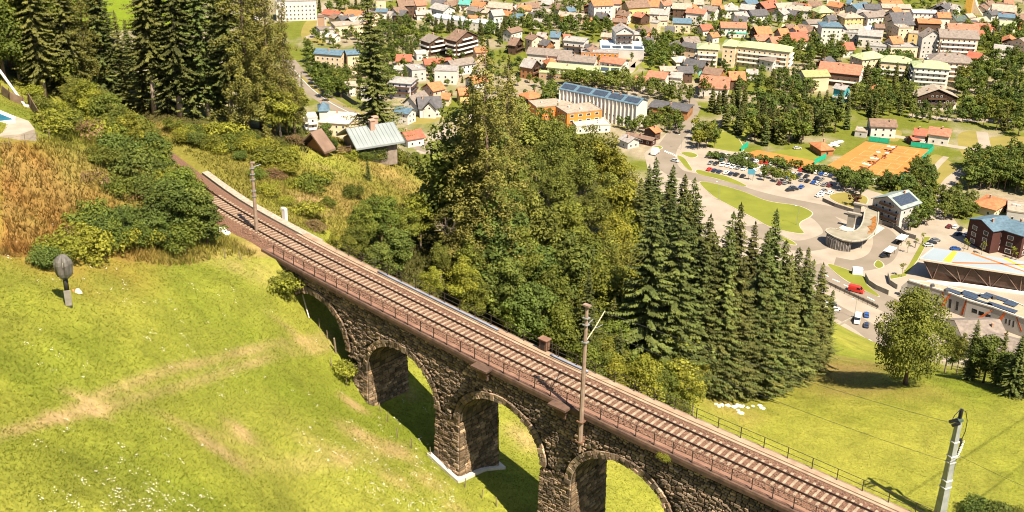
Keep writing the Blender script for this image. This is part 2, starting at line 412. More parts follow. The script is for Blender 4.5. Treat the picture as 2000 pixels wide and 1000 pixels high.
gm=bpy.data.materials.new('ground_cover'); gm.use_nodes=True; n=gm.node_tree; b=n.nodes['Principled BSDF']; b.inputs['Roughness'].default_value=0.95; b.inputs['Specular IOR Level'].default_value=0.1
at_=n.nodes.new('ShaderNodeAttribute'); at_.attribute_name='cover'
tc=n.nodes.new('ShaderNodeTexCoord')
def gn(sc,det,lo,hi,a,bv,src):
    nz=n.nodes.new('ShaderNodeTexNoise'); nz.inputs['Scale'].default_value=sc; nz.inputs['Detail'].default_value=det; nz.inputs['Roughness'].default_value=0.65
    n.links.new(tc.outputs['Object'],nz.inputs['Vector'])
    mr=n.nodes.new('ShaderNodeMapRange'); mr.inputs[1].default_value=lo; mr.inputs[2].default_value=hi; mr.inputs[3].default_value=a; mr.inputs[4].default_value=bv
    n.links.new(nz.outputs['Fac'],mr.inputs[0])
    mm=n.nodes.new('ShaderNodeMix'); mm.data_type='RGBA'; mm.blend_type='MULTIPLY'; mm.inputs[0].default_value=1
    n.links.new(src,mm.inputs[6]); n.links.new(mr.outputs[0],mm.inputs[7]); return mm.outputs[2],nz
o1,nzA=gn(2.6,6,0.3,0.7,0.76,1.24,at_.outputs['Color'])
o2,nzB=gn(0.35,3,0.3,0.7,0.86,1.14,o1)
n.links.new(o2,b.inputs['Base Color'])
bp=n.nodes.new('ShaderNodeBump'); bp.inputs['Strength'].default_value=0.5; bp.inputs['Distance'].default_value=0.25
n.links.new(nzA.outputs['Fac'],bp.inputs['Height']); n.links.new(bp.outputs[0],b.inputs['Normal'])
me.materials.append(gm)
ground=tag(link('ground',me),'grassy hillside falling to the flat valley floor of the town',None,kind='structure')
# ------------------------------------------------------------------ railway viaduct
STONE=mat('rubble_stone',(0.115,0.082,0.056),0.9,scale=1.3,col2=(0.25,0.178,0.122),bump=0.6,attr=True)
MORTAR=mat('dark_mortar',(0.014,0.010,0.007),0.95,scale=4.0,col2=(0.035,0.025,0.017),bump=0.5)
CORN=mat('weathered_cornice',(0.06,0.036,0.026),0.9,scale=1.6,col2=(0.125,0.074,0.05),bump=0.5)
PLINTH=mat('pale_concrete',(0.42,0.37,0.30),0.85,scale=1.5,col2=(0.52,0.47,0.40),bump=0.2)
RUST=mat('rusty_steel',(0.09,0.05,0.035),0.7,scale=6,col2=(0.17,0.09,0.055))
DARKST=mat('dark_steel',(0.035,0.027,0.022),0.55,scale=8,col2=(0.07,0.05,0.04),metal=0.3)
SLEEP=mat('sleeper_concrete',(0.19,0.14,0.097),0.85,scale=1.3,col2=(0.32,0.25,0.18))
BALLAST=mat('track_ballast',(0.07,0.036,0.024),0.95,scale=9,col2=(0.19,0.105,0.068),bump=0.9,detail=8)
WALK=mat('rusty_walkway',(0.145,0.075,0.05),0.85,scale=1.1,col2=(0.22,0.125,0.085))
DUCT=mat('duct_cover',(0.22,0.15,0.10),0.85,scale=1.2,col2=(0.32,0.235,0.16))
MASTC=mat('mast_concrete',(0.19,0.13,0.095),0.8,scale=2.0,col2=(0.27,0.195,0.145))
GALV=mat('galvanised_steel',(0.22,0.23,0.225),0.5,scale=1.6,col2=(0.32,0.33,0.32),metal=0.4)
BLACKP=mat('black_insulator',(0.02,0.02,0.02),0.4)
NF,FF=-2.35,2.95
AC=[0.0,13.05,26.1,39.4,52.7]; AR=4.9; RISE=4.35; VS0,VS1=-8.6,66.0
def zdeck(s): return axis(s)[0][2]-0.42          # top of the cornice
def zcor(s): return zdeck(s)-0.62                # underside of the cornice
CROWN={c:axis(c)[0][2]-3.75 for c in AC}
CROWN[AC[0]]+=0.9
SPR={c:CROWN[c]-RISE for c in AC}
def intr(s):
    for c in AC:
        if abs(s-c)<AR-1e-6: return SPR[c]+RISE*math.sqrt(max(0,1-((s-c)/AR)**2)), c
    return None,None
def W(s,off,z):
    p,t,n=axis(s); return (p[0]+n[0]*off,p[1]+n[1]*off,z)
via=thing('stone_viaduct',W(26,0,122),'dark rubble stone railway viaduct with round arches crossing the meadow','viaduct')
def vlink(o,parent=via):
    o.parent=parent; o.matrix_parent_inverse=Matrix.Identity(4); o.location=tuple(-Vector(via.location)) if parent is via else (0,0,0); return o
# backing wall: one strip of columns with the openings left out
mb=MB(); ss=[]
s=VS0
while s<VS1: ss.append(s); s+=0.35
for c in AC:
    ss+= [c-AR,c+AR,c-AR+0.02,c+AR-0.02,c-AR+0.12,c+AR-0.12]
ss=sorted(ss)
def botz(s):
    z,c=intr(s)
    if z is not None: return z
    j=min(AC,key=lambda c:abs(abs(s-c)-AR)); 
    if s<AC[0]-AR: return hz(*W(s,NF,0)[:2])-2.0
    return SPR[j]-0.02
for a,b in zip(ss[:-1],ss[1:]):
    if b-a<1e-4: continue
    za,zb=botz(a+1e-4),botz(b-1e-4)
    q=[W(a,NF,za),W(b,NF,zb),W(b,NF,zcor(b)),W(a,NF,zcor(a)),W(a,FF,za),W(b,FF,zb),W(b,FF,zcor(b)),W(a,FF,zcor(a))]
    mb.add(q,[(0,1,2,3),(5,4,7,6),(4,5,1,0),(3,2,6,7)])
for s_ in (VS0,VS1-0.35):
    mb.add([W(s_,NF,botz(s_)),W(s_,FF,botz(s_)),W(s_,FF,zcor(s_)),W(s_,NF,zcor(s_))],[(0,1,2,3)])
vlink(mb.obj('masonry_wall',MORTAR,via))
# stones laid on the backing: every stone a rough frustum of its own
sv_=[];sf_=[];ssh=[]
R_=random.Random(3)
def stone(p,nrm,buf,lo=0.06,hi=0.22,dark=1.0,inset=0.07):
    """p: four corners on the surface (ccw seen from outside), nrm: outward"""
    V_,F_,S_=buf
    p=[np.array(q,float) for q in p]; c=sum(p)/4; n_=np.array(nrm,float); h=R_.uniform(lo,hi); o=len(V_)
    tilt=[R_.uniform(-0.035,0.035) for _ in range(4)]
    for q in p: V_.append(tuple(c+(q-c)*0.97-n_*0.02))
    for q,tt in zip(p,tilt):
        d=q-c; L=np.linalg.norm(d); k=1-min(0.4,R_.uniform(0.6,1.7)*inset/max(L,1e-3)); V_.append(tuple(c+d*k+n_*(h+tt)))
    F_.extend([(o+4,o+5,o+6,o+7),(o,o+1,o+5,o+4),(o+1,o+2,o+6,o+5),(o+2,o+3,o+7,o+6),(o+3,o,o+4,o+7)])
    g=R_.choice((R_.uniform(0.4,0.9),R_.uniform(0.7,1.5)))*(1+.45*float(fbm(np.array([c[0]*.7-c[1]*.7]),np.array([c[2]*1.6]),3.2,5)[0]))*(1.8 if R_.random()<.02 else 1); tn=R_.uniform(-0.06,0.06); dk=dark if isinstance(dark,tuple) else (dark,)*3; S_.extend([(g*(1+tn)*dk[0],g*dk[1],g*(1-tn)*dk[2])]*5)
def flush(name,buf,parent=via,label=None):
    V_,F_,S_=buf
    me=npmesh(name,np.array(V_),np.array(F_),STONE,shade=np.array(S_)); return vlink(link(name,me,parent),parent)
def inarch(s,z,ex):
    for c in AC:
        x=s-c
        if z>=SPR[c]-0.05:
            if (x/(AR+ex))**2+(max(0,z-SPR[c])/(RISE+ex))**2<1: return True
        elif abs(x)<AR+0.02: return True
    return False
buf=([],[],[])
k=0; zoff=0.0
while zoff<11.5:
    h=R_.uniform(0.17,0.30); s=VS0+R_.uniform(0,0.5)
    while s<VS1-0.5:
        L=R_.uniform(0.28,0.78)*(0.8 if zoff<1.0 else 1.0); e=s+L; mid=(s+e)/2; zm=zcor(mid)-zoff-h/2
        if not(inarch(s,zm,0.72) or inarch(e,zm,0.72) or inarch(mid,zm,0.72)) and zm>[hz(*W(mid,NF,0)[:2])-0.6, SPR[min(AC,key=lambda c:abs(c-mid))]-0.75][1 if s>AC[0]-AR else 0]:
            t_=axis(mid); nrm=(-t_[2][0],-t_[2][1],0); j=lambda:R_.uniform(-0.03,0.03)
            z0a,z0b=zcor(s)-zoff-h,zcor(e)-zoff-h
            stone([W(s+.015,NF,z0a+.012+j()),W(e-.015,NF,z0b+.012+j()),W(e-.015,NF,z0b+h-.012+j()),W(s+.015,NF,z0a+h-.012+j())],nrm,buf)
        s=e
    zoff+=h
flush('rubble_facing',buf)
# arch rings (voussoirs), vault stones and piers
for c in AC:
    buf=([],[],[]); nv=34
    for i in range(nv):
        a0=math.pi*i/nv; a1=math.pi*(i+1)/nv
        for (r0,r1) in ((0.0,0.36),(0.36,0.74)) if i%3 else ((0.0,0.74),):
            P=[]
            for (a,r) in ((a0,r0),(a0,r1),(a1,r1),(a1,r0)):
                P.append(W(c-math.cos(a)*(AR+r),NF-0.05,SPR[c]+math.sin(a)*(RISE+r)))
            P=P[::-1]
            t_=axis(c); stone(P,(-t_[2][0],-t_[2][1],0),buf,0.10,0.24,1.05,0.045)
    flush('arch_ring',buf)
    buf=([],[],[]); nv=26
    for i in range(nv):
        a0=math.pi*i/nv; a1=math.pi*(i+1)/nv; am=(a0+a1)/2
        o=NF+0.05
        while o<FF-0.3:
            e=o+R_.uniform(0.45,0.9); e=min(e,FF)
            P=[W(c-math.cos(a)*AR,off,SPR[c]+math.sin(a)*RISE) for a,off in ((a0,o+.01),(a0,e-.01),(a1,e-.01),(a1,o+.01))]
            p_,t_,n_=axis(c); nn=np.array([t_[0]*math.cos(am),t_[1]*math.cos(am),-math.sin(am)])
            stone(P,nn,buf,0.01,0.06,(0.55,0.55,0.45),0.03); o=e  # mossy tint, darkened too: shade under the vault put into the stone colour
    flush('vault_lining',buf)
def pier(sa,sb,nm='pier'):
    """pier between two openings, battered, with its own stones"""
    mid=(sa+sb)/2; cL=min(AC,key=lambda c:abs(c+AR-sa)); zt_=min(SPR[c] for c in AC if abs(abs(mid-c)-AR-1.6)<1.5)-0.02
    g=min(hz(*W(mid,NF-0.3,0)[:2]),hz(*W(mid,FF,0)[:2]),hz(*W(sb,NF-.3,0)[:2]),hz(*W(sb,FF,0)[:2])); zb=g-1.2
    H=zt_-zb; bt=0.028
    def off(z): return bt*(zt_-z)
    mb=MB(); q=[]
    for z in (zb,zt_):
        o=off(z)+0.03
        q+=[W(sa-o*.3,NF-o,z),W(sb+o*.3,NF-o,z),W(sb+o*.3,FF+o,z),W(sa-o*.3,FF+o,z)]
    mb.add(q,[(0,1,5,4),(1,2,6,5),(2,3,7,6),(3,0,4,7),(4,5,6,7)])
    o_=vlink(mb.obj(nm,MORTAR,via))
    buf=([],[],[])
    z=zt_; p_,t_,n_=axis(mid)
    while z>zb+0.2:
        h=R_.uniform(0.2,0.34); z0=z-h
        o0,o1=off(z0)+.03,off(z)+.03
        s=sa-0.0
        while s<sb-0.05:
            e=min(sb,s+R_.uniform(0.35,0.8)); e=sb if sb-e<0.3 else e
            f=lambda q_,zz,o:W(sa+(q_-sa)-o*.3*(1-2*(q_-sa)/(sb-sa)),NF-o,zz)
            stone([f(s,z0+.012,o0),f(e,z0+.012,o0),f(e,z-.012,o1),f(s,z-.012,o1)],(-n_[0],-n_[1],0),buf,0.05,0.15); s=e
        for side,sgn in ((sb,1),(sa,-1)):
            s=NF
            while s<FF-0.05:
                e=min(FF,s+R_.uniform(0.35,0.85)); e=FF if FF-e<0.3 else e
                ff=lambda q_,zz,o:W(side+sgn*o*.3,q_+(-o if q_==NF else o if q_==FF else 0),zz)
                P=[ff(s,z0+.012,o0),ff(e,z0+.012,o0),ff(e,z-.012,o1),ff(s,z-.012,o1)]
                if sgn<0: P=P[::-1]
                stone(P,(t_[0]*sgn,t_[1]*sgn,0),buf,0.03,0.11,(0.95,0.92,0.8)); s=e
        z=z0
    V_,F_,S_=buf
    st=link('pier_facing',npmesh('pier_facing',np.array(V_),np.array(F_),STONE,shade=np.array(S_)),o_)
    if mid<10: return
    # concrete footing that follows the ground
    mb=MB(); rim=[]
    oo=off(g)+0.55
    cs=[(sa-0.5,NF-oo),(sb+0.5,NF-oo),(sb+0.5,FF+oo),(sa-0.5,FF+oo)]
    loop=[]
    for (a,b) in zip(cs,cs[1:]+cs[:1]):
        for k in range(8): loop.append((a[0]+(b[0]-a[0])*k/8,a[1]+(b[1]-a[1])*k/8))
    top=[]; 
    zz=[hz(*W(s_,o2,0)[:2]) for s_,o2 in loop]; zf=np.poly1d(np.polyfit([l[0] for l in loop],zz,1))
    for (s_,o2),z_ in zip(loop,zz): top.append(W(s_,o2,0)[:2]+(z_+0.32,))
    n_l=len(top); cen=(sum(p[0] for p in top)/n_l,sum(p[1] for p in top)/n_l,sum(zz)/n_l+0.34)
    vs_=top+[(p[0],p[1],p[2]-1.5) for p in top]+[cen]
    mb.add(vs_,[(i+n_l,(i+1)%n_l+n_l,(i+1)%n_l,i) for i in range(n_l)]+[(i,(i+1)%n_l,2*n_l) for i in range(n_l)])
    vlink(mb.obj('footing',PLINTH,via))
for i in range(len(AC)-1): pier(AC[i]+AR,AC[i+1]-AR)
pier(AC[-1]+AR,AC[-1]+AR+3.2)
# cornice: projecting band with a slightly rounded lip, and the far parapet kerb
def sweep(prof,s0,s1,step=0.8,mi=0,mbx=None):
    """profile: list of (offset, dz from rail level) swept along the axis (open section)"""
    mb=mbx or MB(); N=max(2,int((s1-s0)/step)+1); S=np.linspace(s0,s1,N); vs=[]
    for s in S:
        p,t,n_=axis(s)
        for o,dz in prof: vs.append((p[0]+n_[0]*o,p[1]+n_[1]*o,p[2]+dz))
    k=len(prof); fs=[]
    for i in range(N-1):
        for j in range(k-1): fs.append((i*k+j,i*k+j+1,(i+1)*k+j+1,(i+1)*k+j))
    fs.append(tuple(range(k))[::-1]); fs.append(tuple((N-1)*k+j for j in range(k)))
    return mb.add(vs,fs,mi)
def closed(prof): return prof+[prof[0]]
vlink(sweep(closed([(NF+0.02,-1.16),(NF-0.44,-0.98),(NF-0.46,-0.62),(NF-0.42,-0.42),(NF+0.6,-0.40),(NF+0.6,-1.10)][::-1]),VS0,VS1).obj('cornice',CORN,via))
vlink(sweep(closed([(FF-0.5,-1.1),(FF-0.5,-0.26),(FF+0.22,-0.26),(FF+0.22,-1.0),(FF,-1.1)][::-1]),VS0,VS1).obj('parapet_kerb',DUCT,via))
vlink(sweep([(NF+0.6,-0.52),(FF-0.5,-0.52)][::-1],VS0,VS1).obj('deck_slab',CORN,via))
vlink(sweep([(NF-0.2,-0.372),(-1.55,-0.362)][::-1],VS0+0.5,VS1).obj('walkway',WALK,via))
# refuge bays hung on the near face, each on a stepped bracket
for s_ in (24.6,33.4,58.2):
    mb=MB(); p,t,n_=axis(s_); rz=math.atan2(t[1],t[0])
    for o,dz,sx,sy,sz in ((NF-0.75,-0.52,1.9,1.0,0.2),(NF-0.62,-0.75,1.5,0.7,0.26),(NF-0.5,-1.05,1.2,0.5,0.34),(NF-0.36,-1.5,0.95,0.36,0.56)):
        c=onaxis(s_,o,dz); mb.box(c,(sx,sy,sz),rz)
    vlink(mb.obj('refuge_bay',CORN,via))

# ------------------------------------------------------------------ track
bal=sweep([(-2.6,-0.75),(-2.2,-0.5),(-1.5,-0.24),(-0.75,-0.20),(0.75,-0.20),(1.5,-0.24),(1.95,-0.33),(2.4,-0.36)][::-1],S0+0.5,S1-0.5,0.7).obj('ballast',BALLAST)
tag(bal,'reddish brown ballast under the railway track',None,None,'stuff')
R2_=np.random.default_rng(5)
def pebbles(n,s0,s1,offs,name,mats,sz=(0.05,0.12)):
    V_=[];Q_=[];S_=[]
    for i in range(n):
        s_=R2_.uniform(s0,s1); o=R2_.uniform(*offs); r=R2_.uniform(*sz); c=np.array(onaxis(s_,o,-0.21-(abs(o)>1.5)*(abs(o)-1.5)*0.3+r*0.2))
        a=R2_.uniform(0,6.28); d1=np.array([math.cos(a),math.sin(a),0])*r; d2=np.array([-math.sin(a),math.cos(a),0])*r*R2_.uniform(.6,1)
        o_=len(V_); V_+= [c-d1-d2*.4,c+d2-d1*.3,c+d1+d2*.3,c-d2+d1*.4,c+np.array([0,0,r*.8])]; Q_+=[(o_,o_+3,o_+4),(o_+3,o_+2,o_+4),(o_+2,o_+1,o_+4),(o_+1,o_,o_+4)]
        S_+= [R2_.uniform(0.5,1.6)]*4
    return npmesh(name,np.array(V_),np.array(Q_),mats,shade=np.array(S_))
PEB=mat('ballast_stone',(0.10,0.055,0.036),0.9,scale=3,col2=(0.19,0.115,0.078),attr=True)
tag(link('ballast_gravel',pebbles(9000,-14,S1-12,(-2.0,2.3),'ballast_gravel',PEB)),'loose reddish gravel between the sleepers',None,None,'stuff')
trk=thing('railway_track',onaxis(10,0,0),'single railway track with dark rails on pale concrete sleepers','railway track')
tl=Vector(trk.location)
def tlink(o): o.parent=trk; o.location=tuple(-tl); return o
RAIL=mat('rail_steel',(0.03,0.019,0.014),0.45,scale=5,col2=(0.06,0.035,0.025),metal=0.3)
for g in (-0.7525,0.7525):
    tlink(sweep(closed([(g-0.07,-0.15),(g-0.07,-0.135),(g-0.02,-0.11),(g-0.02,-0.045),(g-0.04,-0.03),(g-0.04,0.0),(g+0.04,0.0),(g+0.04,-0.03),(g+0.02,-0.045),(g+0.02,-0.11),(g+0.07,-0.135),(g+0.07,-0.15)]),S0+0.5,S1-0.5,0.7).obj('rail',RAIL,trk))
smb=MB()
for y0,y1 in ((-1.3,-0.45),(0.45,1.3)): 
    smb.add([(-.14,y0,-.2),(.14,y0,-.2),(.14,y1,-.2),(-.14,y1,-.2),(-.11,y0+.03,-.02),(.11,y0+.03,-.02),(.11,y1-.03,0.0),(-.11,y1-.03,0.0)],[(4,5,6,7),(0,1,5,4),(1,2,6,5),(2,3,7,6),(3,0,4,7)])
smb.box((0,0,-0.06),(0.22,0.92,0.12))
sme=smb.mesh('sleeper',SLEEP)
allS=np.arange(-24.0,S1-4,0.63)
near_=[s_ for s_ in allS if 4<s_<66][:100]
rest=MB()
for s_ in allS:
    p,t,n_=axis(s_); rz=math.atan2(t[1],t[0])+R_.uniform(-.015,.015)
    if s_ in near_:
        o=link('sleeper',sme,trk); o.location=tuple(Vector(onaxis(s_,0,-0.13))-tl); o.rotation_euler=(0,0,rz)
    else:
        ca,sa=math.cos(rz),math.sin(rz); q=onaxis(s_,0,-0.13)
        rest.add([(q[0]+v[0]*ca-v[1]*sa,q[1]+v[0]*sa+v[1]*ca,q[2]+v[2]) for v in smb.v],smb.f)
o=tlink(rest.obj('sleeper_run',SLEEP,trk)); o['kind']='stuff'
# cable duct along the far side, pale retaining edge beyond the viaduct
tag(sweep(closed([(2.0,-0.40),(2.0,-0.22),(2.28,-0.22),(2.28,-0.40)]),-9,S1-6).obj('cable_duct',DUCT),'narrow tan cable duct running beside the far rail','cable duct')
edge=sweep(closed([(2.7,-1.2),(2.7,-0.36),(3.5,-0.30),(3.5,-1.2)]),-33,-6.0).obj('edge_wall',mat('pale_gravel_edge',(.22,.18,.14),.9,scale=3.0,col2=(.36,.31,.25),bump=.6)); tag(edge,'low pale concrete edge wall beside the track before the viaduct','wall')
BLUE=mat('blue_pipe_paint',(0.15,0.185,0.25),0.6,scale=1.0,col2=(0.21,0.245,0.31))
for i,(x0,y0,x1,y1,lb) in enumerate([(738,530,972,650,'long grey blue pipe lying along the far edge of the viaduct'),(1076,700,1146,733,'short grey blue pipe beside the rusty signal box')]):
    sa=min(np.linspace(S0,S1,800),key=lambda s_:abs(proj(onaxis(s_,2.55,-0.1))[0]-x0)); sb=min(np.linspace(S0,S1,800),key=lambda s_:abs(proj(onaxis(s_,2.55,-0.1))[0]-x1))
    tag(MB().tube([onaxis(s_,2.62,-0.14) for s_ in np.linspace(sa,sb,12)],0.10,8).obj('drain_pipe',BLUE,smooth=True),lb,'pipe','pipes on the viaduct')

# ------------------------------------------------------------------ railings
def railing(off,s0,s1,step,lb,base=-0.36):
    r=thing('railing',onaxis(s0,off,base),lb,'railing'); L=Vector(r.location)
    pm=MB().box((0,0,0.52),(0.06,0.06,1.05)).mesh('post',DARKST)
    n_=int((s1-s0)/step)
    for i in range(n_+1):
        o=link('post',pm,r); o.location=tuple(Vector(onaxis(s0+i*step,off,base))-L); p,t,nn=axis(s0+i*step); o.rotation_euler=(0,0,math.atan2(t[1],t[0]))
    for z_ in (1.03,0.52):
        o=MB().tube([onaxis(s_,off,base+z_) for s_ in np.linspace(s0,s0+n_*step,60)],0.026,5).obj('handrail',DARKST,r); o.location=tuple(-L)
railing(NF-0.25,-6.5,S1-12,1.75,'dark steel railing along the near edge of the viaduct')
railing(FF+0.02,-3.0,S1-12,2.1,'dark steel railing along the far edge of the viaduct',-0.27)
# ------------------------------------------------------------------ plant prototypes
BARK=mat('bark',(0.085,0.055,0.035),0.95,scale=3,col2=(0.17,0.12,0.085),bump=0.5)
BARKP=mat('pale_bark',(0.24,0.18,0.13),0.95,scale=3,col2=(0.34,0.27,0.2),bump=0.4)
def leafmat(nm,c,c2,rnd=0.16,trans=0.3): return mat(nm,c,0.7,scale=0.35,col2=c2,trans=trans,rnd=rnd,attr=True,detail=2.0,spec=0.2)
L_SPR=leafmat('spruce_needles',(0.062,0.074,0.018),(0.112,0.120,0.028),0.32,0.2)
L_LAR=leafmat('larch_needles',(0.125,0.120,0.026),(0.195,0.175,0.040),0.12,0.25)
L_BRO=leafmat('broad_leaves',(0.088,0.110,0.015),(0.150,0.165,0.024),0.22)
L_YEL=leafmat('yellow_green_leaves',(0.165,0.175,0.02),(0.24,0.23,0.028),0.14)
L_OLI=leafmat('olive_leaves',(0.108,0.124,0.021),(0.172,0.182,0.032),0.18)
L_DRK=leafmat('dark_leaves',(0.068,0.095,0.018),(0.118,0.148,0.027),0.16)
L_FUL=leafmat('crest_tree_leaves',(0.105,0.125,0.018),(0.175,0.185,0.028),0.02)
L_RED=leafmat('copper_leaves',(0.055,0.022,0.014),(0.085,0.035,0.02),0.1)
L_DRYB=leafmat('dry_twigs',(0.17,0.105,0.05),(0.24,0.16,0.08),0.15)
def basis(d):
    d=d/np.linalg.norm(d,axis=-1,keepdims=True)
    a=np.cross(d,np.array([0.31,0.77,0.55])); a/=np.linalg.norm(a,axis=-1,keepdims=True); return d,a,np.cross(d,a)
def trunkmesh(H,r,mt,seed,limbs=0,lean=0.0,top=0.02,n=7,R=None):
    g=np.random.default_rng(seed); mb=MB(); pts=[];rs=[]
    for i in range(9):
        t=i/8; pts.append((lean*H*t*t+g.normal(0,.004)*H*t,g.normal(0,.004)*H*t,H*t-0.5*(i==0))); rs.append(r*(1-t)**0.8*(1.25 if i==0 else 1)+top)
    mb.tube(pts,rs,n)
    for k in range(limbs):
        t=g.uniform(0.3,0.85); a=2.4*k+g.uniform(0,.6); z=H*t; L=(R or H*.3)*g.uniform(.6,1.0)*(1.15-t*.5); p0=np.array(pts[int(t*8)]); p0[2]=z
        d=np.array([math.cos(a),math.sin(a),g.uniform(.35,.9)]); d/=np.linalg.norm(d)
        q=[p0+d*L*u+np.array([0,0,.12*L*u*u])+g.normal(0,.03*L,3)*(u>0) for u in (0,.35,.7,1)]
        mb.tube(q,[r*.42*(1-t*.4),r*.28,r*.15,.015],5)
    return mb.mesh('trunk',mt,smooth=True)
def spruce(H,R,seed,mt,dens=1.0,sparse=0.0,droop=0.35,start=0.08,whorl=0.42,spl=0.62,stp=0.25,irr=0.2):
    g=np.random.default_rng(seed); V=[];S=[]
    z=H*start
    while z<H*0.985:
        t=(z/H-start)/(1-start); rad=R*((1-t)**0.85)*(0.82+0.3*g.random())*min(1.0,0.55+t*5)+0.10
        nb=max(3,int((5+3*(1-t))*dens)); a0=g.uniform(0,6.28)
        for k in range(nb):
            if g.random()<sparse: continue
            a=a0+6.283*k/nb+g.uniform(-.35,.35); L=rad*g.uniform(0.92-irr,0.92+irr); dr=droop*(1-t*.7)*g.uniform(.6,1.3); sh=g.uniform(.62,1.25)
            ns=max(2,int(L/stp)); u=(np.arange(ns)+0.5)/ns
            ca,sa=math.cos(a),math.sin(a)
            zj=z+g.uniform(-.34,.34)*min(1,L/1.2); P=np.stack([ca*L*u,sa*L*u,zj-L*dr*u+0.20*L*u**3],1)
            rd=np.array([ca,sa,-dr*0.6]); sd_=np.array([-sa,ca,0])
            for side in (-1,1,0):
                ln=spl*(0.45+0.75*(1-u))*g.uniform(.75,1.2,ns)*min(1,0.45+L/2.2); 
                d=rd[None]*g.uniform(.55,.9,(ns,1))+sd_[None]*side*g.uniform(.55,1.0,(ns,1))+np.array([0,0,-1])[None]*g.uniform(.05,.55,(ns,1))*(1.6 if side==0 else 1)
                d/=np.linalg.norm(d,axis=1,keepdims=True); w_=np.cross(d,np.array([0,0,1.0])+g.normal(0,.35,(ns,3))); w_/=np.linalg.norm(w_,axis=1,keepdims=True)
                A=P; B=P+d*ln[:,None]; Mi=P+d*ln[:,None]*.45; ww=ln[:,None]*0.27
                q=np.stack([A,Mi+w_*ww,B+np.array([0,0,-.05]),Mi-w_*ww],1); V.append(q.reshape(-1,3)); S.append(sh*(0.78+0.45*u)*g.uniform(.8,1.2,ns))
        z+=whorl*g.uniform(.75,1.25)*(0.75+0.5*(1-t))
    # leader
    q=np.array([[0,0,H-0.9],[.14,.04,H-.5],[0,0,H],[-.14,-.04,H-.5],[0,0,H-0.9],[-.04,.14,H-.5],[0,0,H],[.04,-.14,H-.5]]); V.append(q); S.append(np.ones(2))
    V=np.concatenate(V); S=np.concatenate(S); Q=np.arange(len(V)).reshape(-1,4)
    return npmesh('crown',V,Q,mt,shade=S)
def leaves(centers,rads,nper,size,seed,mt,flat=0.75,zmin=None):
    g=np.random.default_rng(seed); V=[];S=[]
    ctr=np.array(centers).mean(0)
    for c,r in zip(centers,rads):
        n_=int(nper*(r**1.7)); d=g.normal(0,1,(n_,3)); d/=np.linalg.norm(d,axis=1,keepdims=True); d[:,2]=np.abs(d[:,2])*np.where(g.random(n_)<.72,1,-1)
        p=np.asarray(c)+d*np.array([r,r,r*flat])*(g.random((n_,1))**0.3)
        nn=d+g.normal(0,.55,(n_,3))+np.array([0,0,.35]); nn,a,b=basis(nn)
        th=g.uniform(0,6.28,(n_,1)); a,b=a*np.cos(th)+b*np.sin(th),b*np.cos(th)-a*np.sin(th)
        sz=size*g.uniform(.55,1.35,(n_,1)); 
        q=np.stack([p-a*sz,p+b*sz*.62,p+a*sz,p-b*sz*.62],1)
        V.append(q.reshape(-1,3)); sh=g.uniform(.72,1.22); S.append(sh*g.uniform(.72,1.28,n_))
    V=np.concatenate(V); 
    if zmin is not None: V[:,2]=np.maximum(V[:,2],zmin)
    S=np.concatenate(S); return npmesh('crown',V,np.arange(len(V)).reshape(-1,4),mt,shade=S)
def broad(H,R,seed,mt,ncl=64,nper=100,size=0.205,base=0.22,shape=1.0,rcl=None):
    g=np.random.default_rng(seed); C=[];r=[]
    zc=H*(base+(1-base)*0.52); hz_=H*(1-base)*0.5
    lob=g.uniform(0.75,1.15,7); 
    while len(C)<ncl:
        d=g.normal(0,1,3); d/=np.linalg.norm(d); k=g.random()**0.42
        a=(math.atan2(d[1],d[0])/6.2832*7)%7; lb=lob[int(a)%7]*(1-(a%1))+lob[(int(a)+1)%7]*(a%1)
        rr_=(rcl or R*0.30)*g.uniform(.65,1.25)
        kz=1-0.28*shape*max(0,d[2])
        p=np.array([d[0]*R*.80*lb*k*kz,d[1]*R*.80*lb*k*kz,zc+d[2]*hz_*.86*k])
        C.append(p); r.append(rr_)
    return leaves(C,r,nper,size,seed+1,mt)
def larch(H,R,seed,mt,start=.12):
    g=np.random.default_rng(seed); C=[];r=[]; z=H*start
    while z<H*.97:
        t=(z/H-start)/(1-start); rad=R*(1-t)**.75*g.uniform(.55,1.25)+.15; nb=g.integers(3,6); a0=g.uniform(0,6.28)
        for k in range(nb):
            if g.random()<.12: continue
            a=a0+6.283*k/nb+g.uniform(-.5,.5); L=rad*g.uniform(.6,1.25); n_=max(1,int(L/.75))
            for i in range(n_):
                u=(i+.7)/n_; C.append(np.array([math.cos(a)*L*u,math.sin(a)*L*u,z-.32*L*u+.1*L*u*u-g.uniform(.1,.5)])); r.append(g.uniform(.42,.72)*(1-.4*t)+.05)
        z+=g.uniform(.45,.95)
    for k in range(5): C.append(np.array([0,0,H*.97+k*H*.007])); r.append(.3-.04*k)
    return leaves(C,r,190,.118,seed+1,mt,flat=1.3)
def bush(H,R,seed,mt,ncl=18,nper=175,size=0.115):
    g=np.random.default_rng(seed); C=[];r=[]
    for i in range(ncl):
        a=g.uniform(0,6.28); k=math.sqrt(g.random())*R*.72; rr_=min(H,R)*g.uniform(.28,.5); C.append(np.array([math.cos(a)*k,math.sin(a)*k,max(rr_*.45,H*(1-.7*(k/R)**2)*g.uniform(.35,.8))])); r.append(rr_)
    return leaves(C,r,nper,size,seed+1,mt,zmin=-0.15)
PROTO={}
def addp(kind,H,crown,trunk): PROTO.setdefault(kind,[]).append((H,crown,trunk))
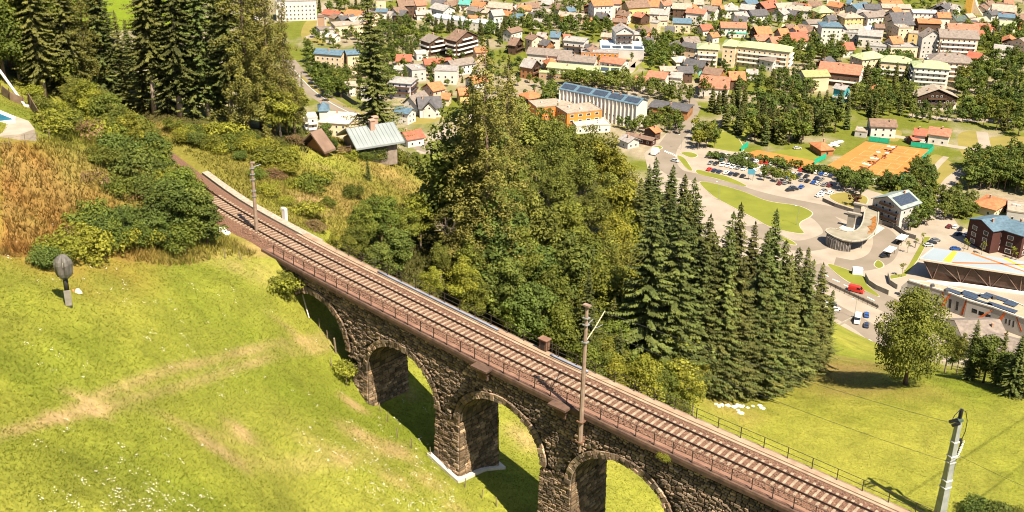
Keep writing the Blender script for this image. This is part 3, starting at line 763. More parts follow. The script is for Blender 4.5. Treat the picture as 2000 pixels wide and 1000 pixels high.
for i in range(9):
    H=[24,26,22,27,25,23,28,21,25][i]; R=H*[.17,.185,.195,.16,.18,.20,.15,.21,.165][i]
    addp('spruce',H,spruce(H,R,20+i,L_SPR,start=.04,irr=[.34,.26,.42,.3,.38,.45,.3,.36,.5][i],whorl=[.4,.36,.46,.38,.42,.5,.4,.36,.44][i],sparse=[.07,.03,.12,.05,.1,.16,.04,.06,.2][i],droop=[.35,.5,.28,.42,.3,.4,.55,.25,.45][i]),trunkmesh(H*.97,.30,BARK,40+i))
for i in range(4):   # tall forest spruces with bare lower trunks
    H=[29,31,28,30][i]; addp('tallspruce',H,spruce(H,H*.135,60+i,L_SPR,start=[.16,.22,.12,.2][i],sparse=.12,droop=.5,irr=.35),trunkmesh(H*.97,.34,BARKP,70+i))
for i in range(4):
    H=[30,31,27,29][i]; addp('larch',H,larch(H,H*[.14,.16,.15,.145][i],80+i,L_LAR,[.10,.14,.08,.2][i]),trunkmesh(H*.97,.26,BARK,90+i))
addp('barespruce',30,spruce(30,2.2,99,L_SPR,dens=.6,sparse=.45,droop=.5,start=.3,spl=.9),trunkmesh(29.5,.28,BARK,98))
for i in range(5):
    H=[13,14,11,15,12][i]; R=[4.8,4.4,4.6,5.0,4.0][i]; addp('broad',H,broad(H,R,110+i,L_BRO),trunkmesh(H*.8,.26,BARK,120+i,limbs=7,R=R*.8))
for i in range(3):
    H=[13,15,12][i]; R=[4.0,4.6,4.2][i]; addp('yellow',H,broad(H,R,130+i,L_YEL,nper=62),trunkmesh(H*.8,.22,BARKP,140+i,limbs=7,R=R*.8))
for i in range(3):
    H=[18,16,19][i]; R=[4.8,4.4,5.2][i]; addp('olive',H,broad(H,R,150+i,L_OLI,ncl=75,nper=60,base=.25),trunkmesh(H*.85,.30,BARKP,160+i,limbs=9,R=R*.85))
addp('full',16,broad(16,7.4,500,L_FUL,ncl=140,nper=70,size=.19,base=.0,shape=1.3,rcl=1.75),trunkmesh(13,.35,BARK,501,limbs=8,R=4))
for i in range(3):
    H=[10,11,9][i]; R=[4.2,4.0,3.9][i]; addp('dark',H,broad(H,R,170+i,L_DRK,base=.1,ncl=55),trunkmesh(H*.75,.2,BARK,180+i,limbs=6,R=R*.8))
for i,(H,R) in enumerate([(2.6,2.3),(3.4,2.4),(2.0,2.2)]):
    addp('bush',H,bush(H,R,190+i,L_BRO),None); addp('darkbush',H*1.2,bush(H*1.2,R,200+i,L_DRK,ncl=20),None); addp('yellowbush',H*.8,bush(H*.8,R,210+i,L_YEL),None)
addp('drybush',2.0,bush(2.0,2.2,221,L_DRYB,ncl=10,nper=60),None)
# bare dead tree
def deadmesh():
    mb=MB(); g=np.random.default_rng(4)
    def br(p,d,L,r,dep):
        q=[p]; dd=d.copy()
        for i in range(4): dd=dd+g.normal(0,.12,3); dd/=np.linalg.norm(dd); q.append(q[-1]+dd*L/4)
        mb.tube(q,[r,r*.85,r*.7,r*.55,r*.4],5)
        if dep<3:
            for k in range(4):
                j=int(g.integers(1,5)); e=dd+g.normal(0,.55,3); e[2]=abs(e[2])*.8+.15; e/=np.linalg.norm(e); br(q[j],e,L*g.uniform(.45,.7),r*.5,dep+1)
    br(np.array([0,0,-.3]),np.array([0,0,1.]),3.2,.11,0)
    return mb.mesh('trunk',M((0.42,0.33,0.24),0.9),smooth=True)
NM={'full':'broadleaf_tree','spruce':'spruce_tree','tallspruce':'spruce_tree','larch':'larch_tree','barespruce':'spruce_tree','broad':'broadleaf_tree','yellow':'broadleaf_tree','olive':'broadleaf_tree','dark':'broadleaf_tree','bush':'shrub','darkbush':'shrub','yellowbush':'shrub','drybush':'shrub'}
LK={'full':'large green broadleaf tree','spruce':'dark green spruce','tallspruce':'tall bare trunked spruce','larch':'golden brown larch','barespruce':'thin sparse spruce on a bare trunk','broad':'green broadleaf tree','yellow':'yellow green broadleaf tree','olive':'tall olive green tree','dark':'deep green broadleaf tree','bush':'green shrub','darkbush':'dark green shrub','yellowbush':'yellow green shrub','drybush':'dry brown shrub'}
CAT={'spruce_tree':'tree','larch_tree':'tree','broadleaf_tree':'tree','shrub':'shrub'}
PLACED=[]     # (object, kind, photo x, stand)
def plant(kind,p,H,stand,px=None,wide=1.0,v=None):
    prs=PROTO[kind]; j=random.randrange(len(prs)) if v is None else v%len(prs); h0,cm,tm=prs[j]
    sc=H/h0; rz=random.uniform(0,6.28); nm=NM[kind]
    if tm is None:
        o=link(nm,cm); o.location=tuple(map(float,p)); o.rotation_euler=(0,0,rz)
    else:
        o=bpy.data.objects.new(nm,None); COL.objects.link(o); o.empty_display_size=.5; o.location=tuple(map(float,p)); o.rotation_euler=(random.uniform(-.04,.04),random.uniform(-.04,.04),rz)
        link('trunk',tm,o); link('crown',cm,o)
    o.scale=(sc*wide,sc*wide,sc); 
    PLACED.append([o,kind,proj(p)[0] if px is None else px,stand]); return o
def finish_plants():
    """labels: kind, stand and the place along the stand seen from the meadow side"""
    groups={}
    for o,k,x,st in PLACED: groups.setdefault((LK[k],st),[]).append((x,o,k))
    for (lk,st),v in groups.items():
        v.sort(key=lambda t:t[0]); n_=len(v)
        for i,(x,o,k) in enumerate(v): tag(o,nth(i,n_,lk,st),CAT[NM[k]],(lk+'s '+st) if n_>1 else None)
def fill(poly,spacing,kinds,Hr,stand,seed,wide=(.9,1.15),keep=None,maxn=200):
    """trees whose tops stand at scattered points of a photo outline"""
    g=random.Random(seed); xs=[p[0] for p in poly]; ys=[p[1] for p in poly]; pts=[]
    for _ in range(6000):
        x,y=g.uniform(min(xs),max(xs)),g.uniform(min(ys),max(ys))
        if not inpoly(np.array([x]),np.array([y]),poly)[0]: continue
        if any((x-a)**2+((y-b)*1.25)**2<spacing**2 for a,b in pts): continue
        pts.append((x,y))
        if len(pts)>=maxn: break
    ks=[k for k,w_ in kinds for _ in range(w_)]
    Hs=[g.uniform(*Hr) for _ in pts]; G=hits([p[0] for p in pts],[p[1] for p in pts],Hs)
    for (x,y),H,p in zip(pts,Hs,G):
        if keep and not keep(p): continue
        plant(g.choice(ks),p,H,stand,x,g.uniform(*wide))
def tops(lst,stand):
    """(x, y of the top, height, kind[, width])"""
    G=hits([t[0] for t in lst],[t[1] for t in lst],[t[2] for t in lst])
    for t,p in zip(lst,G): plant(t[3],p,t[2],stand,t[0],t[4] if len(t)>4 else 1.0)
def bases(lst,stand):
    """(x, y of the foot, height, kind[, width])"""
    G=hits([t[0] for t in lst],[t[1] for t in lst])
    for t,p in zip(lst,G): plant(t[3],p,t[2],stand,t[0],t[4] if len(t)>4 else 1.0)
off_track=lambda d:(lambda p:np.hypot(_T[:,0]-p[0],_T[:,1]-p[1]).min()>d)
# ---- the spruce wood at the upper left
bases([(88,192,28,'tallspruce'),(118,178,30,'spruce',.8),(150,200,27,'tallspruce'),(182,205,25,'larch'),(205,196,29,'spruce',.8),(228,212,15,'spruce'),(250,208,14,'spruce',.9),(282,214,18,'spruce',.8),(302,222,30,'tallspruce'),(330,220,26,'spruce',.8),(352,228,31,'tallspruce'),(382,228,27,'spruce',.8),(408,232,28,'tallspruce'),(432,232,26,'spruce',.8),(452,242,29,'tallspruce'),(484,252,30,'larch',1.1),(512,250,28,'larch',1.1),(536,262,27,'larch'),(560,262,22,'larch',.9),
  (130,150,28,'spruce',.8),(200,168,27,'spruce',.75),(262,175,11,'spruce'),(320,180,28,'spruce',.8),(372,185,29,'spruce',.8),(420,190,30,'spruce',.8),(470,205,28,'spruce',.8),(520,215,29,'larch')],'in the top left wood')
bases([(592,248,30,'barespruce')],'standing alone beside the golden larches')
bases([],'standing alone behind the grey metal roof')
bases([(408,226,9,'broad'),(520,258,9,'broad',1.1),(548,268,7,'yellow',1.2),(575,262,8,'broad'),(652,300,2.2,'dark'),(640,290,4,'dark')],'at the foot of the wood above the track')
bases([(-8,140,20,'yellow'),(22,132,21,'broad'),(52,140,19,'yellow'),(72,152,15,'broad'),(38,158,12,'yellow'),(10,160,11,'broad'),(88,165,9,'yellow'),(62,172,7,'broad'),(100,172,6,'bush')],'on the slope beside the pool')
fill([(40,150),(110,195),(200,212),(330,222),(460,246),(590,285),(560,300),(420,262),(300,240),(210,255),(130,225),(100,212)],17,[('bush',3),('yellowbush',5),('darkbush',1)],(1.2,2.7),'in the thicket below the wood',11,keep=off_track(5))
fill([(300,255),(420,265),(600,320),(700,345),(690,380),(600,410),(520,360),(430,325)],44,[('bush',3),('yellowbush',2),('darkbush',1)],(1.0,2.2),'on the dry bank above the track',12,keep=off_track(6))
_q=atD(738,262,182); _q[2]=hz(_q[0],_q[1]); plant('spruce',_q,27.5,'standing alone behind the grey metal roof',738,1.05,4)
# scrub right beside the track hides it where it bends away
for _s,_o,_h,_k in [(-20, -4.2, 3.6, 'dark'), (-22, -4.2, 3.84, 'dark'), (-24, -4.2, 4.08, 'dark'), (-26, -4.2, 4.32, 'dark'), (-28, -4.2, 4.56, 'dark'), (-30, -4.2, 4.8, 'broad'), (-32, -4.2, 5.04, 'broad'), (-32.5, -3.7, 6.22, 'broad'), (-33.5, -5.6, 5.93, 'yellow'), (-34.5, -3.7, 5.9, 'yellow'), (-35.5, -5.6, 6.4, 'olive'), (-36.5, -3.7, 6.16, 'broad'), (-37.5, -5.6, 5.85, 'olive'), (-38.5, -3.7, 5.8, 'yellow'), (-39.5, -5.6, 6.25, 'broad'), (-40.5, -3.7, 5.76, 'broad'), (-41.5, -5.6, 6.29, 'olive'), (-42.5, -3.7, 6.27, 'yellow'), (-43.5, -5.6, 5.87, 'yellow'), (-44.5, -3.7, 5.48, 'yellow'), (-45.5, -5.6, 5.59, 'yellow'), (-46.5, -3.7, 5.81, 'broad'), (-47.5, -5.6, 6.4, 'yellow'), (-48.5, -3.7, 6.39, 'olive'), (-49.5, -5.6, 6.16, 'broad'), (-50.5, -3.7, 6.15, 'broad'), (-51.5, -5.6, 5.63, 'olive'), (-52.5, -3.7, 5.39, 'olive'), (-53.5, -5.6, 6.06, 'olive'), (-54.5, -3.7, 5.99, 'yellow'), (-55.5, -5.6, 5.79, 'olive'), (-33.4,-3.2,6.4,'dark'),(-34.6,-3.0,7.0,'broad'),(-36.2,-3.1,7.2,'broad'),(-37.8,-3.0,7.4,'olive'),(-39.4,-3.1,7.2,'broad'),(-41.5,-3.1,7.0,'yellow'),(-44,-3.1,7,'broad')]:
    _q=np.array(onaxis(max(_s,S0+1),_o)); _q[2]=hz(_q[0],_q[1])-.1; plant(_k,_q,_h,'hugging the near side of the track',None,1.15)
# ---- dark scrub between meadow and track
tops([(330,345,6.5,'dark',1.2),(372,362,6.2,'dark',1.2),(398,400,4.6,'dark',1.2),(300,352,5.4,'dark'),(350,330,6.0,'broad',1.2),(272,318,4.0,'darkbush'),(250,290,3.6,'darkbush'),(232,258,3.5,'darkbush'),(215,232,3.5,'bush'),(345,430,3.2,'bush'),(310,420,4.0,'dark'),(262,395,3.5,'darkbush'),(225,405,3.6,'dark'),(185,400,3.2,'darkbush'),(205,430,2.6,'bush'),(165,392,2.6,'bush'),(250,430,2.4,'bush'),(150,440,2.4,'yellowbush'),(110,462,2.2,'yellowbush'),(190,462,2.2,'yellowbush'),(80,478,2.2,'darkbush'),(110,486,1.8,'darkbush'),(235,455,2.0,'yellowbush'),(330,330,3.0,'yellowbush'),(300,310,2.6,'bush'),(355,360,3.0,'bush'),(280,440,2.2,'yellowbush'),(180,330,2.0,'drybush'),(160,230,2.6,'drybush'),(125,440,1.6,'drybush'),(225,340,2.0,'bush'),(190,285,2.0,'bush'),(270,360,1.8,'drybush')],'in the scrub beside the track')
bases([(548,578,2.0,'yellowbush'),(556,556,1.6,'bush'),(665,735,1.6,'yellowbush'),(700,722,1.5,'yellowbush')],'beside the first viaduct arch')
# ---- broadleaved growth right behind the deck
tops([(740,372,8.5,'broad'),(705,400,7,'broad'),(790,395,7,'broad'),(852,352,9,'broad'),(880,390,9,'broad'),(820,372,8,'yellow'),(772,440,7,'dark'),(700,440,5,'broad'),(650,452,4,'yellow'),(680,462,4,'broad'),(740,470,6,'dark'),(960,432,11,'dark'),(1010,440,11,'broad'),(925,455,9,'broad'),(1050,470,10,'dark'),(900,500,8,'yellow'),(860,470,6,'olive'),(985,500,10,'dark'),(1080,520,9,'broad'),(930,535,7,'broad'),(1030,545,9,'dark'),(845,520,5,'yellow'),(1090,590,8,'broad'),(1000,575,6,'broad')],'close behind the viaduct deck')
bases([(720,352,3.0,'spruce',1.3),(610,372,2.4,'bush'),(638,360,2.0,'darkbush'),(560,335,1.8,'drybush'),(830,318,3,'broad'),(770,318,2.2,'bush'),(800,322,2.5,'bush'),(712,312,1.6,'bush'),(738,312,2.0,'yellowbush'),(760,309,2.0,'bush'),(785,303,2.2,'bush'),(690,310,1.2,'yellowbush'),(812,305,2.6,'darkbush')],'on the open bank below the grey metal roof')
fill([(1120,600),(1240,560),(1340,600),(1365,730),(1350,790),(1250,730),(1150,660)],40,[('broad',3),('yellow',2),('olive',1)],(6,10),'along the far railing',13,keep=off_track(5.5))
tops([(1152,520,15,'spruce'),(1195,580,10,'spruce',1.3),(1330,640,9,'yellow'),(1290,700,7,'broad'),(1335,720,6,'broad'),(1260,690,7,'yellow'),(1210,640,9,'spruce',1.2)],'in front of the slope wood')
# ---- the mixed wood on the slope
tops([(962,70,33,'larch',1.25),(928,150,27,'larch',1.5),(1000,145,28,'larch',1.35),(982,108,30,'larch',1.2),(945,190,24,'larch',1.6),(1015,190,25,'olive',1.2),(905,200,22,'olive',1.1)],'rising over the slope wood')
tops([(905,255,17,'broad'),(890,300,14,'broad',1.1),(930,270,18,'olive'),(1050,205,20,'olive'),(1100,222,19,'olive'),(1010,215,20,'olive'),(1150,240,19,'olive'),(1075,260,18,'olive'),(1180,262,18,'yellow'),(1135,290,18,'olive'),(1215,300,17,'yellow'),(1225,350,17,'yellow'),(1195,335,17,'olive'),(1040,290,18,'olive'),(1090,320,17,'olive'),(1240,410,16,'yellow'),(1160,360,16,'olive'),(1200,420,15,'yellow'),(1110,380,15,'broad'),(1050,370,16,'olive'),(990,300,17,'broad'),(1235,470,15,'olive'),(1180,450,14,'olive'),(960,350,15,'dark'),(1000,370,13,'broad'),(1130,440,14,'broad'),(1250,520,13,'yellow'),(1190,510,13,'broad'),(1290,560,12,'dark'),(1240,560,12,'broad'),(1090,440,13,'dark'),(920,330,14,'dark')],'in the mixed wood on the slope')
# ---- spruces at the right edge of the wood
def span(lst,stand):
    """(x, y of the top, y of the foot, kind, width): height follows from both"""
    G=hits([t[0] for t in lst],[t[2] for t in lst])
    for t,p in zip(lst,G):
        lo,hi=2.0,60.0
        for _ in range(30):
            m=(lo+hi)/2
            if proj((p[0],p[1],p[2]+m))[1]>t[1]: lo=m
            else: hi=m
        plant(t[3],p,lo,stand,t[0],t[4])
span([(1418,392,772,'spruce',0.96),(1487,410,768,'spruce',1.00),(1452,452,775,'spruce',1.04),(1530,484,748,'spruce',1.13),(1560,482,735,'spruce',1.04),(1588,512,722,'spruce',1.13),(1604,565,700,'spruce',1.30),(1508,468,762,'spruce',1.04),(1392,440,770,'spruce',1.04),(1366,500,765,'spruce',1.13),(1345,550,755,'spruce',1.22),(1545,530,745,'spruce',1.22),(1470,500,772,'spruce',1.22),(1430,510,775,'spruce',1.30),(1575,560,728,'spruce',1.30),(1400,530,772,'spruce',1.30),(1500,560,765,'spruce',1.30)],'in the front of the slope wood')
tops([(1376,372,27,'spruce',1.22),(1355,345,26,'spruce',1.22),(1334,335,25,'spruce',1.22),(1312,322,25,'spruce',1.22),(1292,306,24,'spruce',1.22),(1270,318,23,'spruce',1.22),(1258,345,23,'spruce',1.22),(1330,390,27,'spruce',1.22),(1300,375,26,'spruce',1.22),(1280,400,25,'spruce',1.22),(1275,370,24,'spruce',1.22),(1315,360,25,'spruce',1.22),(1345,375,26,'spruce',1.22)],'right in the slope wood')
span([(1358,420,761,'spruce',1.22),(1322,440,749,'spruce',1.22),(1290,455,735,'spruce',1.22),(1395,410,750,'spruce',1.13),(1345,470,760,'spruce',1.22),(1440,430,735,'spruce',1.13),(1465,440,760,'spruce',1.13),(1375,450,760,'spruce',1.22),(1310,490,755,'spruce',1.22),(1515,490,750,'spruce',1.13),(1545,505,750,'spruce',1.13),(1340,510,755,'spruce',1.22)],'inside the right of the slope wood')
tops([(1410,690,6,'broad'),(1450,705,5,'dark'),(1385,660,8,'broad'),(1480,715,5,'dark'),(1370,700,6,'yellow')],'at the foot of the slope spruces')
# ---- right meadow
bases([(1768,750,16.8,'full',.86)],'rounded and alone on the crest of the right meadow')
bases([(1845,728,9,'olive',.8),(1868,730,8,'olive',.7),(1892,742,10.5,'spruce',1.30),(1920,748,8.5,'dark',1.1),(1945,752,9.5,'spruce',1.04),(1975,772,10,'spruce',1.48),(2005,775,12,'spruce',1.30),(1912,738,7,'olive',1.2),(1960,758,6,'dark',1.2),(1858,722,6,'dark')],'behind the right meadow')
bases([(1905,1010,2.6,'darkbush'),(1950,1022,2.6,'darkbush'),(1985,1015,1.8,'bush'),(1815,1012,1.2,'bush')],'beside the steel pylon')
d=thing('dead_tree',hit(875,532),'bleached bare dead tree among the green crowns behind the deck','tree'); link('trunk',deadmesh(),d); d.scale=(1.5,1.5,1.5)
d=thing('dead_tree',hit(1005,440),'small bare dead tree above the dark green crowns','tree'); link('trunk',deadmesh(),d); d.scale=(1.6,1.6,2.0)

_q=np.array(onaxis(float(min(np.linspace(30,60,400),key=lambda s_:abs(proj(onaxis(s_,NF-.4,-.9))[0]-1297))),NF-.45,-1.15)); plant('yellowbush',_q,.8,'growing out of the cornice of the viaduct')
# ------------------------------------------------------------------ town houses
RC=dict(OR=(.34,.13,.055),RD=(.32,.085,.05),PK=(.29,.12,.072),BR=(.155,.10,.07),GY=(.24,.22,.205),DG=(.075,.072,.075),LG=(.25,.235,.215),BG=(.27,.225,.175),BL=(.075,.125,.165),GN=(.28,.32,.17),TE=(.07,.28,.22),WH=(.44,.385,.32),LB=(.42,.47,.50),YE=(.42,.27,.06),DN=(.06,.085,.07),BGR=(.17,.14,.118),MB=(.35,.46,.56),ZG=(.20,.235,.225),OG=(.24,.235,.10))
WC=dict(W=(.53,.49,.43),C=(.54,.42,.27),Y=(.52,.37,.15),WD=(.085,.048,.03),OW=(.30,.135,.05),PK=(.60,.37,.27),GY=(.40,.375,.35),PE=(.62,.44,.31),OR=(.55,.17,.03),TE=(.05,.27,.30),DR=(.06,.022,.017),LV=(.50,.46,.48),BW=(.33,.21,.13))
RN=dict(OR='orange tiled',RD='red',PK='pinkish red',BR='brown',GY='grey',DG='dark grey',LG='light grey',BG='beige',BL='blue grey',GN='pale green',TE='green',WH='white',LB='light blue',YE='yellow',DN='dark green',BGR='greyish brown',MB='sky blue',ZG='pale grey green',OG='olive green')
WN=dict(W='white',C='cream',Y='yellow',WD='dark timber',OW='orange timber',PK='pink',GY='grey',PE='peach',OR='orange',TE='teal',DR='dark red',LV='lavender grey',BW='brown')
def roofmat(k): return M(RC[k],0.75,scale=0.7,var=0.13,detail=6.0)
def wallmat(k): return M(WC[k],0.85,scale=0.25,var=0.05)
TIMB=M((.075,.042,.025),0.85,var=.15); WHITE=M((.68,.64,.58),0.7); GLASS=mat('window_glass',(.02,.025,.03),0.12,spec=0.6,var=.3); CHIM=M((.34,.22,.16),.9)
_wm=MB(); _wm.add([(-.5,0,0),(.5,0,0),(.5,0,1),(-.5,0,1),(-.42,.06,.06),(.42,.06,.06),(.42,.06,.94),(-.42,.06,.94),(-.5,.08,0),(.5,.08,0),(.5,.08,1),(-.5,.08,1),(-.42,.08,.06),(.42,.08,.06),(.42,.08,.94),(-.42,.08,.94)],
   [(8,9,13,12),(9,10,14,13),(10,11,15,14),(11,8,12,15),(12,13,5,4),(13,14,6,5),(14,15,7,6),(15,12,4,7),(0,8,11,3),(9,1,2,10),(11,10,2,3),(0,1,9,8)],0); _wm.add([(-.42,.06,.06),(.42,.06,.06),(.42,.06,.94),(-.42,.06,.94)],[(3,2,1,0)],1)
# (faces point to +y: the outside)
WIN={}
for nm,fc in (('white',WHITE),('wood',M((.16,.085,.045),.8))): WIN[nm]=_wm.mesh('window',[fc,GLASS])
HOUSES=[]; FOOT=[]
def facing(c,n):
    d=np.array([CAM[0]-c[0],CAM[1]-c[1]]); return d@np.asarray(n)>0
def house(x1,y1,x2,y2,Wd,eave,rise,roof,wall,style='gable',balc=0,label=None,z=0.0,name='house',win=True,ov=0.8,topwood=False,winw=1.15,winh=1.35,pv=0,chim=1,gap=3.1,cat='house',flh=2.95,fins=False):
    zt=z+eave+rise
    a,b=at(x1,y1,zt),at(x2,y2,zt); mid=(a+b)/2; d=(b-a)[:2]; L=float(np.linalg.norm(d)); rz=math.atan2(d[1],d[0])
    h=thing(name,(mid[0],mid[1],z),label or 'house',cat,rz); HOUSES.append([h,(x1+x2)/2,(y1+y2)/2,roof,wall,style,label]); FOOT.append((mid[0],mid[1],rz,L+2,Wd+2))
    ca,sa=math.cos(rz),math.sin(rz); w2=Wd/2; l2=L/2
    flat=style=='flat'
    lw,ww=(l2,w2) if flat else (l2-ov,w2-ov*.8)
    wm_=wallmat(wall); rm_=roofmat(roof)
    mb=MB(); mb.box((0,0,eave/2-.5),(2*lw,2*ww,eave+1.0))
    slope=rise/max(w2,.1)
    if style=='gable':
        gh=rise*(ww/w2)
        for sx in (-lw,lw):
            mb.add([(sx,-ww,eave),(sx,ww,eave),(sx,0,eave+gh)],[(0,1,2),(2,1,0)] if False else [(0,1,2)])
    mb.obj('wall',wm_,h)
    rf=MB(); th=.28
    if style=='flat':
        rf.box((0,0,eave+.12),(2*l2+.3,2*w2+.3,.3)); 
        rf.box((0,-w2-.02,eave+.42),(2*l2+.3,.25,.3)); rf.box((0,w2+.02,eave+.42),(2*l2+.3,.25,.3)); rf.box((-l2-.02,0,eave+.42),(.25,2*w2-.2,.3)); rf.box((l2+.02,0,eave+.42),(.25,2*w2-.2,.3))
    elif style=='gable':
        e0=eave-.02; top=eave+rise
        for s in (-1,1):
            vs=[(-l2,0,top),(l2,0,top),(l2,s*w2,e0),(-l2,s*w2,e0)]; vs+=[(p[0],p[1],p[2]+th) for p in vs]
            f=[(4,7,6,5),(0,1,2,3),(3,2,6,7),(0,3,7,4),(1,5,6,2)]
            if s>0: f=[t[::-1] for t in f]
            f=[t[::-1] for t in f]
            rf.add(vs,f)
    else:   # hip
        hl=max(l2-w2*.9,l2*.15); top=eave+rise
        base=[(-l2,-w2,eave),(l2,-w2,eave),(l2,w2,eave),(-l2,w2,eave)]; vs=base+[(-hl,0,top),(hl,0,top)]+[(p[0],p[1],eave-.25) for p in base]
        rf.add(vs,[(0,1,5,4),(1,2,5),(2,3,4,5),(3,0,4),(6,7,1,0),(7,8,2,1),(8,9,3,2),(9,6,0,3),(9,8,7,6)])
    ro=rf.obj('roof',rm_,h)
    g=random.Random(int(x1*7+y1*13))
    for k in range(chim if not flat else 0):
        cx=g.uniform(-.6,.6)*l2; cy=g.uniform(.15,.4)*w2*g.choice((-1,1)); cz=eave+rise*(1-abs(cy)/w2)
        cb=MB(); cb.box((cx,cy,cz+.55),(.7,.7,2.0)); cb.box((cx,cy,cz+1.62),(.9,.9,.15)); cb.obj('chimney',CHIM,ro)
    if flat and chim:
        for k in range(2):
            cb=MB(); cb.box((g.uniform(-.6,.6)*l2,g.uniform(-.5,.5)*w2,eave+.62),(g.uniform(.8,1.8),g.uniform(.8,1.5),.75)); cb.obj('roof_vent',M((.42,.40,.37),.6),ro)
    for k in range(pv):
        s=-1 if facing(mid,(sa,-ca)) else 1
        x0=-l2+2*l2*(k+.5)/pv; tl=math.atan(rise/w2) if not flat else 0
        o=MB().box((0,0,0),(2*l2/pv*.8,w2*.62/math.cos(tl),.08)).obj('solar_panel',PV,ro); yy=s*w2*.5
        o.location=(x0,yy,eave+rise*.5+th+.12 if not flat else eave+.4); o.rotation_euler=(tl*(-s) if not flat else 0,0,0)
    sides=[((0,-1),2*lw,ww,'l'),((0,1),2*lw,ww,'l'),((-1,0),2*ww,lw,'g'),((1,0),2*ww,lw,'g')]
    fl=max(1,int((eave+.3)/flh)); count=0
    for n,ln,dist,tp in sides:
        nw=(n[0]*ca-n[1]*sa,n[0]*sa+n[1]*ca)
        if not facing(mid,nw): continue
        ang=math.atan2(n[1],n[0])-math.pi/2
        cnt=max(1,int((ln-1.0)/gap)); levels=[0.9+flh*i for i in range(fl)]
        if tp=='g' and style=='gable' and rise>2.6: levels.append(eave+.15)
        if topwood and style=='gable' and tp=='g':
            z0=eave-flh*.95; gh=rise*(ww/w2); tw=MB(); sx=n[0]*(lw+.05)
            tw.add([(sx,-ww,z0),(sx,ww,z0),(sx,ww,eave),(sx,-ww,eave),(sx,0,eave+gh)],[(0,1,2,4,3),(3,4,2,1,0)]); tw.obj('timber_gable',TIMB,h)
        for li,zz in enumerate(levels):
            c2=cnt if zz<eave-.5 else max(1,cnt//2)
            for i in range(c2):
                if not win or count>=46: break
                u=(i-(c2-1)/2)*(ln-1.0)/max(cnt,1)*(1 if zz<eave-.5 else .8)
                o=link('window',WIN['wood' if wall in ('WD','OW') else 'white'],h); count+=1
                px_=n[0]*(dist+.0); py_=n[1]*dist
                o.location=(px_-n[1]*u, py_+n[0]*u, zz); o.rotation_euler=(0,0,ang); hh=winh if zz<eave-.5 else winh*.8
                o.scale=(winw,1,hh)
                if zz+hh>eave and tp=='l': o.scale=(winw,1,max(.6,eave-zz-.1))
        if fins and tp=='l':
            k=int(ln/2.4)
            for i in range(k+1):
                fb=MB().box((-ln/2+i*ln/k,0,eave/2),(.45,.7,eave)).obj('facade_fin',WHITE,h); fb.location=(0,n[1]*(dist+.25),0)
        if balc and (tp=='g' or balc>1):
            for i in range(1 if fl>1 else 0,fl+(1 if (tp=='g' and rise>3) else 0)):
                z0=flh*i+.1
                if z0>eave+.6: continue
                bw=ln*(.92 if z0<eave-1 else .45)
                bb=MB(); bb.box((0,.65,z0),(bw,1.3,.16)); bb.box((0,1.27,z0+.55),(bw,.08,.95)); bb.box((-bw/2+.04,.65,z0+.55),(.08,1.2,.95)); bb.box((bw/2-.04,.65,z0+.55),(.08,1.2,.95))
                o=bb.obj('balcony',(WHITE if balc==3 else TIMB),h); o.location=(n[0]*dist,n[1]*dist,0); o.rotation_euler=(0,0,ang)
    return h
PV=mat('solar_cells',(.025,.035,.055),.25,spec=.5,scale=1.2,col2=(.05,.065,.09))
def H(k,x1,y1,x2,y2,*a,**kw):
    x0={2:500,3:1000,4:1500}[k]; return house(x0+x1/4,y1/4,x0+x2/4,y2/4,*a,**kw)
# --- upper left of the town
H(2,150,0,465,-8,14,14,.0,'GY','W','flat',name='apartment_block',label='white slab apartment block with rows of windows at the top edge',cat='building',gap=2.6)
H(2,235,100,330,95,8,3,2,'BR','WD')
H(2,482,130,530,130,6,9,0,'BR','BW','flat',win=False,name='tower',label='square brown tower beside the flat modern halls',cat='tower',chim=0)
H(2,600,192,820,178,13,7,0,'BG','C','flat'); H(2,485,228,690,213,9,5,0,'BGR','GY','flat')
H(2,640,128,765,112,11,5,3,'DG','W'); H(2,725,155,820,150,9,3.2,0,'YE','Y','flat',name='canopy',cat='canopy',win=False,chim=0)
H(2,940,66,1035,70,10,7.5,1.5,'BL','W'); H(2,1035,78,1110,58,10,5,3,'BR','WD'); H(2,1085,75,1180,82,11,5,3.2,'DG','WD')
H(2,935,-5,1012,-5,10,14,0,'BG','C','flat',name='apartment_block',cat='building'); H(2,1100,5,1230,0,12,9,3,'BR','WD'); H(2,1235,5,1325,0,10,7,3,'PK','PK')
H(2,1400,22,1515,48,13,7,3,'LG','W',balc=1); H(2,1370,-4,1490,0,11,5,3,'DG','W'); H(2,1245,80,1370,78,10,4,2.5,'LG','W'); H(2,1252,98,1342,104,9,2.8,1.5,'OR','W')
H(2,1385,122,1885,185,12,6,0,'LB','W','flat',name='hall',label='long low hall with a light blue flat roof',cat='hall',gap=4,chim=1)
H(2,1660,118,1738,126,9,6,2,'OR','C'); H(2,1705,5,1800,22,10,6,3,'OR','C'); H(2,1820,14,2010,30,12,7,3,'BG','PE'); H(2,1830,80,1925,72,10,7,3.5,'LG','W'); H(2,1930,80,2005,96,9,5,2.5,'OR','C'); H(2,1720,60,1830,70,9,5,2.5,'BG','C'); H(2,1590,0,1680,6,9,6,2.5,'TE','W')
H(2,1350,262,1432,288,16,9,3.2,'BGR','WD',balc=3,name='timber_hotel',label='left of the twin dark timber hotels with white balconies',cat='hotel',chim=2)
H(2,1565,225,1655,245,22,12,5,'BR','WD',balc=3,name='timber_hotel',label='larger right one of the twin dark timber hotels with white balconies',cat='hotel',chim=2)
H(2,470,378,690,395,11,13,2,'BL','C',name='apartment_block',label='long cream apartment block under a blue metal roof beside the road',cat='building',chim=2)
